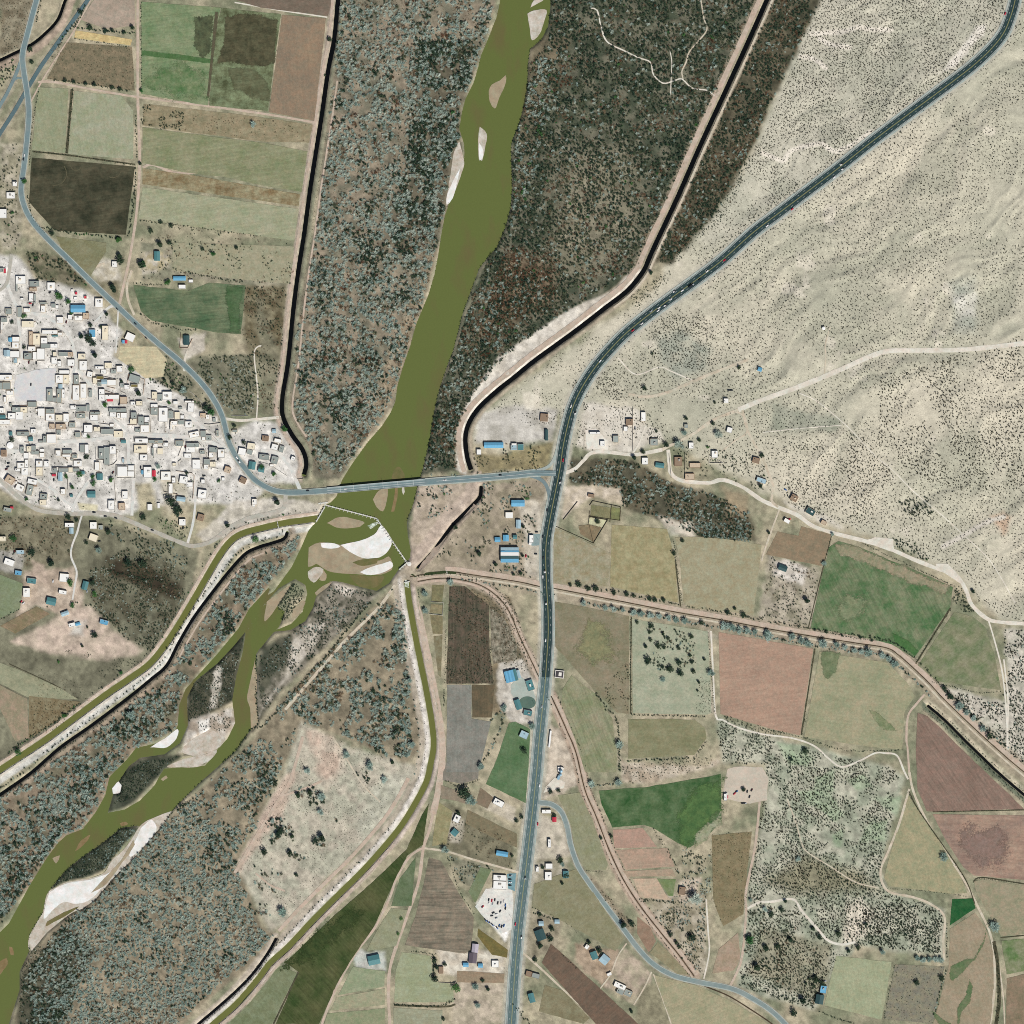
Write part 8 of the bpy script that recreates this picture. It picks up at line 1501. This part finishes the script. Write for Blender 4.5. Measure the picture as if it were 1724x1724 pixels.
# ================================================================== vehicles
CARM = {'w': mat_plain('white_car_paint', (246,246,246), .3, .5, .02), 'd': mat_plain('dark_car_paint', (44,48,54), .3, .5, .02), 'r': mat_plain('red_car_paint', (206,40,66), .3, .5, .02), 's': mat_plain('silver_car_paint', (176,182,188), .3, .5, .02), 'b': mat_plain('blue_car_paint', (60,104,170), .3, .5, .02), 'm': mat_plain('maroon_car_paint', (96,36,38), .3, .5, .02)}
M_glass = mat_plain('car_glass', (30,36,42), .1, .6, .0); CW = {'w': 'white', 'd': 'dark', 'r': 'red', 's': 'silver', 'b': 'blue', 'm': 'maroon'}
def prism(secs):
    """loft rectangles (x, halfwidth, z0, z1)"""
    vs_, fs_ = [], []
    for x, hw_, z0, z1 in secs: vs_ += [(x, -hw_, z0), (x, hw_, z0), (x, hw_ * .94, z1), (x, -hw_ * .94, z1)]
    for i in range(len(secs) - 1):
        a = 4 * i
        for k in range(4): fs_.append((a + k, a + 4 + k, a + 4 + (k + 1) % 4, a + (k + 1) % 4))
    fs_ += [(0, 1, 2, 3), tuple(4 * (len(secs) - 1) + k for k in (3, 2, 1, 0))]; return vs_, fs_
def mk(nm, vf, mat):
    me = bpy.data.meshes.new(nm); me.from_pydata(vf[0], [], vf[1]); me.update(); me.materials.append(mat); return me
BODY = {k: mk('body', prism([(-2.3, .8, .45, .85), (-2.1, .92, .3, 1.0), (-.2, .95, .3, 1.02), (1.4, .93, .3, .95), (2.2, .85, .3, .78), (2.35, .75, .4, .65)]), m) for k, m in CARM.items()}
ROOF = {k: mk('roof_panel', prism([(-1.35, .68, 1.46, 1.52), (-.2, .7, 1.48, 1.55), (.45, .66, 1.44, 1.5)]), m) for k, m in CARM.items()}
PICK = {k: mk('cargo_bed', prism([(-2.5, .95, .95, 1.25), (-.9, .95, .95, 1.25)]), M_tank) for k in CARM}
CABIN = mk('windows', prism([(-1.85, .8, .98, 1.02), (-1.3, .74, .98, 1.47), (.4, .72, .98, 1.46), (1.15, .8, .95, .98)]), M_glass)
CABINP = mk('windows', prism([(-.8, .78, .98, 1.5), (.3, .74, .98, 1.5), (1.15, .8, .95, .98)]), M_glass)
_w = cyl('wheel', .33, .22, M_tank, 10); WHEEL = _w.data; bpy.data.objects.remove(_w)
def child(nm, me, e, loc=(0, 0, 0), rot=(0, 0, 0)):
    o = bpy.data.objects.new(nm, me); COL.objects.link(o); o.parent = e; o.location = loc; o.rotation_euler = rot; return o
def car(x, y, ang, c, z, where, pickup=False, sc=1.0):
    kind = 'pickup' if pickup else 'car'
    e = empty(kind, W(x, y, z), R(ang)); e.scale = (sc, sc, sc)
    child('body', BODY[c], e); child('windows', CABINP if pickup else CABIN, e)
    r_ = child('roof_panel', ROOF[c], e, (.75, 0, 0) if pickup else (0, 0, 0))
    if pickup: r_.scale = (.55, 1, 1); child('cargo_bed', PICK[c], e)
    for sx in (-1.4, 1.4):
        for sy in (-.82, .82): child('wheel', WHEEL, e, (sx, sy + .11, .33), (math.pi / 2, 0, 0))
    later(e, x, y, f'{CW[c]} {kind} {where}', kind, 'vehicles')
def on_line(x, y, pts, off=None):
    p = np.array(pts); i = int(np.argmin((p[:, 0] - x) ** 2 + (p[:, 1] - y) ** 2)); i = min(max(i, 1), len(p) - 2); d_ = p[i + 1] - p[i - 1]; return math.degrees(math.atan2(-d_[1], d_[0]))
HC = {'30': '1600,90,r 520,1085,w 528,1115,w 472,1170,w 195,1380,r 30,1490,w', '21': '1410,32,r 1295,105,w 1245,160,d 1078,238,w 1132,232,w 1055,290,w 1020,330,w 978,346,w 972,364,w 925,368,s 865,450,w 805,495,r 590,697,w 397,995,w 425,1040,w 345,1350,r 325,1495,w 240,1680,d', '22': '210,170,d 225,400,w 211,435,w 232,610,w 229,855,w 215,310,d 205,1290,s', '23': '190,150,w 70,1150,w 178,405,r 30,1065,r 95,760,s', '02': ''}
for key, txt in HC.items():
    ox, oy, s_ = SC[key]
    for it in txt.split():
        a, b, c = it.split(','); x, y = ox + float(a) * s_, oy + float(b) * s_; car(x, y, on_line(x, y, HS), c, .62, 'driving on the highway', c in 'ws' and random.random() < .4, 1.12)
for a, b, c in ((345,1552,'d'),(595,1541,'w'),(1250,1482,'w'),(1615,1449,'d')):
    x, y = 430 + a * S4, 430 + b * S4; car(x, y, on_line(x, y, BR), c, float(np.interp(-x, [-p[0] for p in BR[:i1 + 30]], BZ[:i1 + 30])) if not 560 < x < 712 else bz, 'on the bridge road', False, 1.1)
for a, b, c in ((1325,1330,'d'),(1395,1355,'w')):
    pass
car(41, 262, 85, 'w', .8, 'on the town road', False, 1.1); car(39.5, 268, 85, 'd', .8, 'on the town road', False, 1.1); car(402.5, 777, -52, 'w', .8, 'on the town road', True, 1.2); car(398.8, 770.5, -52, 'w', .8, 'on the town road', False, 1.1); car(228, 545, -40, 'd', .8, 'on the town road', False, 1.1)
car(197, 520, -45, 'd', .8, 'on the town road'); car(246, 569, -42, 'd', .8, 'on the town road')
TC = {'A': '585,812,r,0 640,845,d,80 1400,1105,m,80 1285,1175,m,75 1455,380,d,30 970,600,d,30', 'B': '560,348,m,85 705,355,d,88 600,775,d,85 1390,430,m,70 1160,820,d,85', 'C': '165,690,d,20 155,760,d,20 125,805,m,25 1045,1010,d,85', 'D': '1455,955,m,80 1500,950,s,80 700,1040,d,70', 'E': '1460,880,s,70 1115,770,d,85 215,1640,d,0 430,1715,d,0 580,870,m,60', 'F': '1290,960,d,10 370,1290,m,80', 'G': '205,935,d,70 465,300,d,10 635,95,d,80', '02': '620,10,d,-5 765,48,d,-20 1005,128,d,-15 655,200,d,10 575,530,s,80 140,600,r,40 155,610,w,40 350,465,w,80 95,270,m,80', '21': '770,1135,d,85 820,1140,s,85 1455,890,d,0 1440,890,d,0', '22': '100,298,r,85 165,285,d,0 170,140,d,0', '23': '1475,205,r,45 1490,190,b,30 1560,190,d,80 1575,225,d,70 1545,268,s,0 1530,268,d,0 1590,180,m,60 1430,225,r,85', '13': '1540,905,d,80 1560,910,r,80 1580,905,d,80 1600,925,d,80 1620,925,s,80 1540,925,w,85 1565,930,s,85 1650,940,b,80 1650,960,d,80 1570,990,d,30 1590,1000,w,0 1615,980,d,60 1560,1010,d,10 1500,950,r,45 1590,1025,s,20 1640,915,w,85 1520,1040,b,-50 1535,1050,b,-50 1550,1060,s,-50 1565,1070,b,-50 1580,1080,w,-50 1595,1090,b,-50 1610,1075,b,70 1625,1080,d,70 1640,1075,b,70 1680,770,d,0 1680,790,w,0 1680,810,d,0 1685,745,s,0', '32': '175,55,r,10', '33': '410,1440,s,0', '31': '150,1545,b,-30'}
for key, txt in TC.items():
    ox, oy, s_ = SC[key]
    for it in txt.split():
        a, b, c, an = it.split(','); x, y = ox + float(a) * s_, oy + float(b) * s_; car(x, y, float(an), c, float(hz(x, y)) + .42, 'parked on the ground', random.random() < .35, 1.1)
# a truck and a bus parked in the western farmyard and the yard
e = empty('truck', W(1163 * S4 + 0 + 860 + 26, 481.5, .62), R(37)); v_, f_ = [], []; box(v_, f_, -5, -1.3, 1, 2.6, 1.3, 3.8); mesh_obj('cargo_box', v_, f_, CARM['d'], e); v_, f_ = [], []; box(v_, f_, 3, -1.2, .6, 5.2, 1.2, 3.0); mesh_obj('cab', v_, f_, CARM['s'], e); v_, f_ = [], []; box(v_, f_, -5, -1.1, .6, 4.9, 1.1, .98); mesh_obj('chassis', v_, f_, M_tank, e)
for sx in (-3.6, -2.4, 3.9):
    for sy in (-1.2, 1.2): k = child('wheel', WHEEL, e, (sx, sy, .48), (math.pi / 2, 0, 0)); k.scale = (1.5, 1.5, 1.5)
e.location = W(860 + 1190 * S4, 430 + 202 * S4, .62); later(e, 860 + 1190 * S4, 481, 'dark box truck driving on the highway', 'truck')
# power poles along the roads
M_pole = mat_plain('weathered_pole', (120,108,96), .9)
_p = cyl('pole', .16, 9, M_pole, 7); POLE = _p.data; bpy.data.objects.remove(_p); v_, f_ = [], []; box(v_, f_, -.08, -1.2, 8.2, .08, 1.2, 8.4); ARM = mk('cross_arm', (v_, f_), M_pole)
for line, st_, side, lab in ((HS[60:], 22, 14, 'wooden power pole beside the highway'), (BR[30:110], 12, 8, 'wooden power pole beside the town road')):
    q = offset(line, side) if False else [tuple(t) for t in np.array(line) + normals(line) * side]
    for i in range(4, len(q), st_):
        x, y = q[i]
        if not (4 < x < 1720 and 4 < y < 1720): continue
        a = on_line(x, y, line); e = empty('power_pole', W(x, y, float(hz(x, y)) - .3), R(a)); child('pole', POLE, e); child('cross_arm', ARM, e); later(e, x, y, lab, 'pole', 'power poles')
label_all()
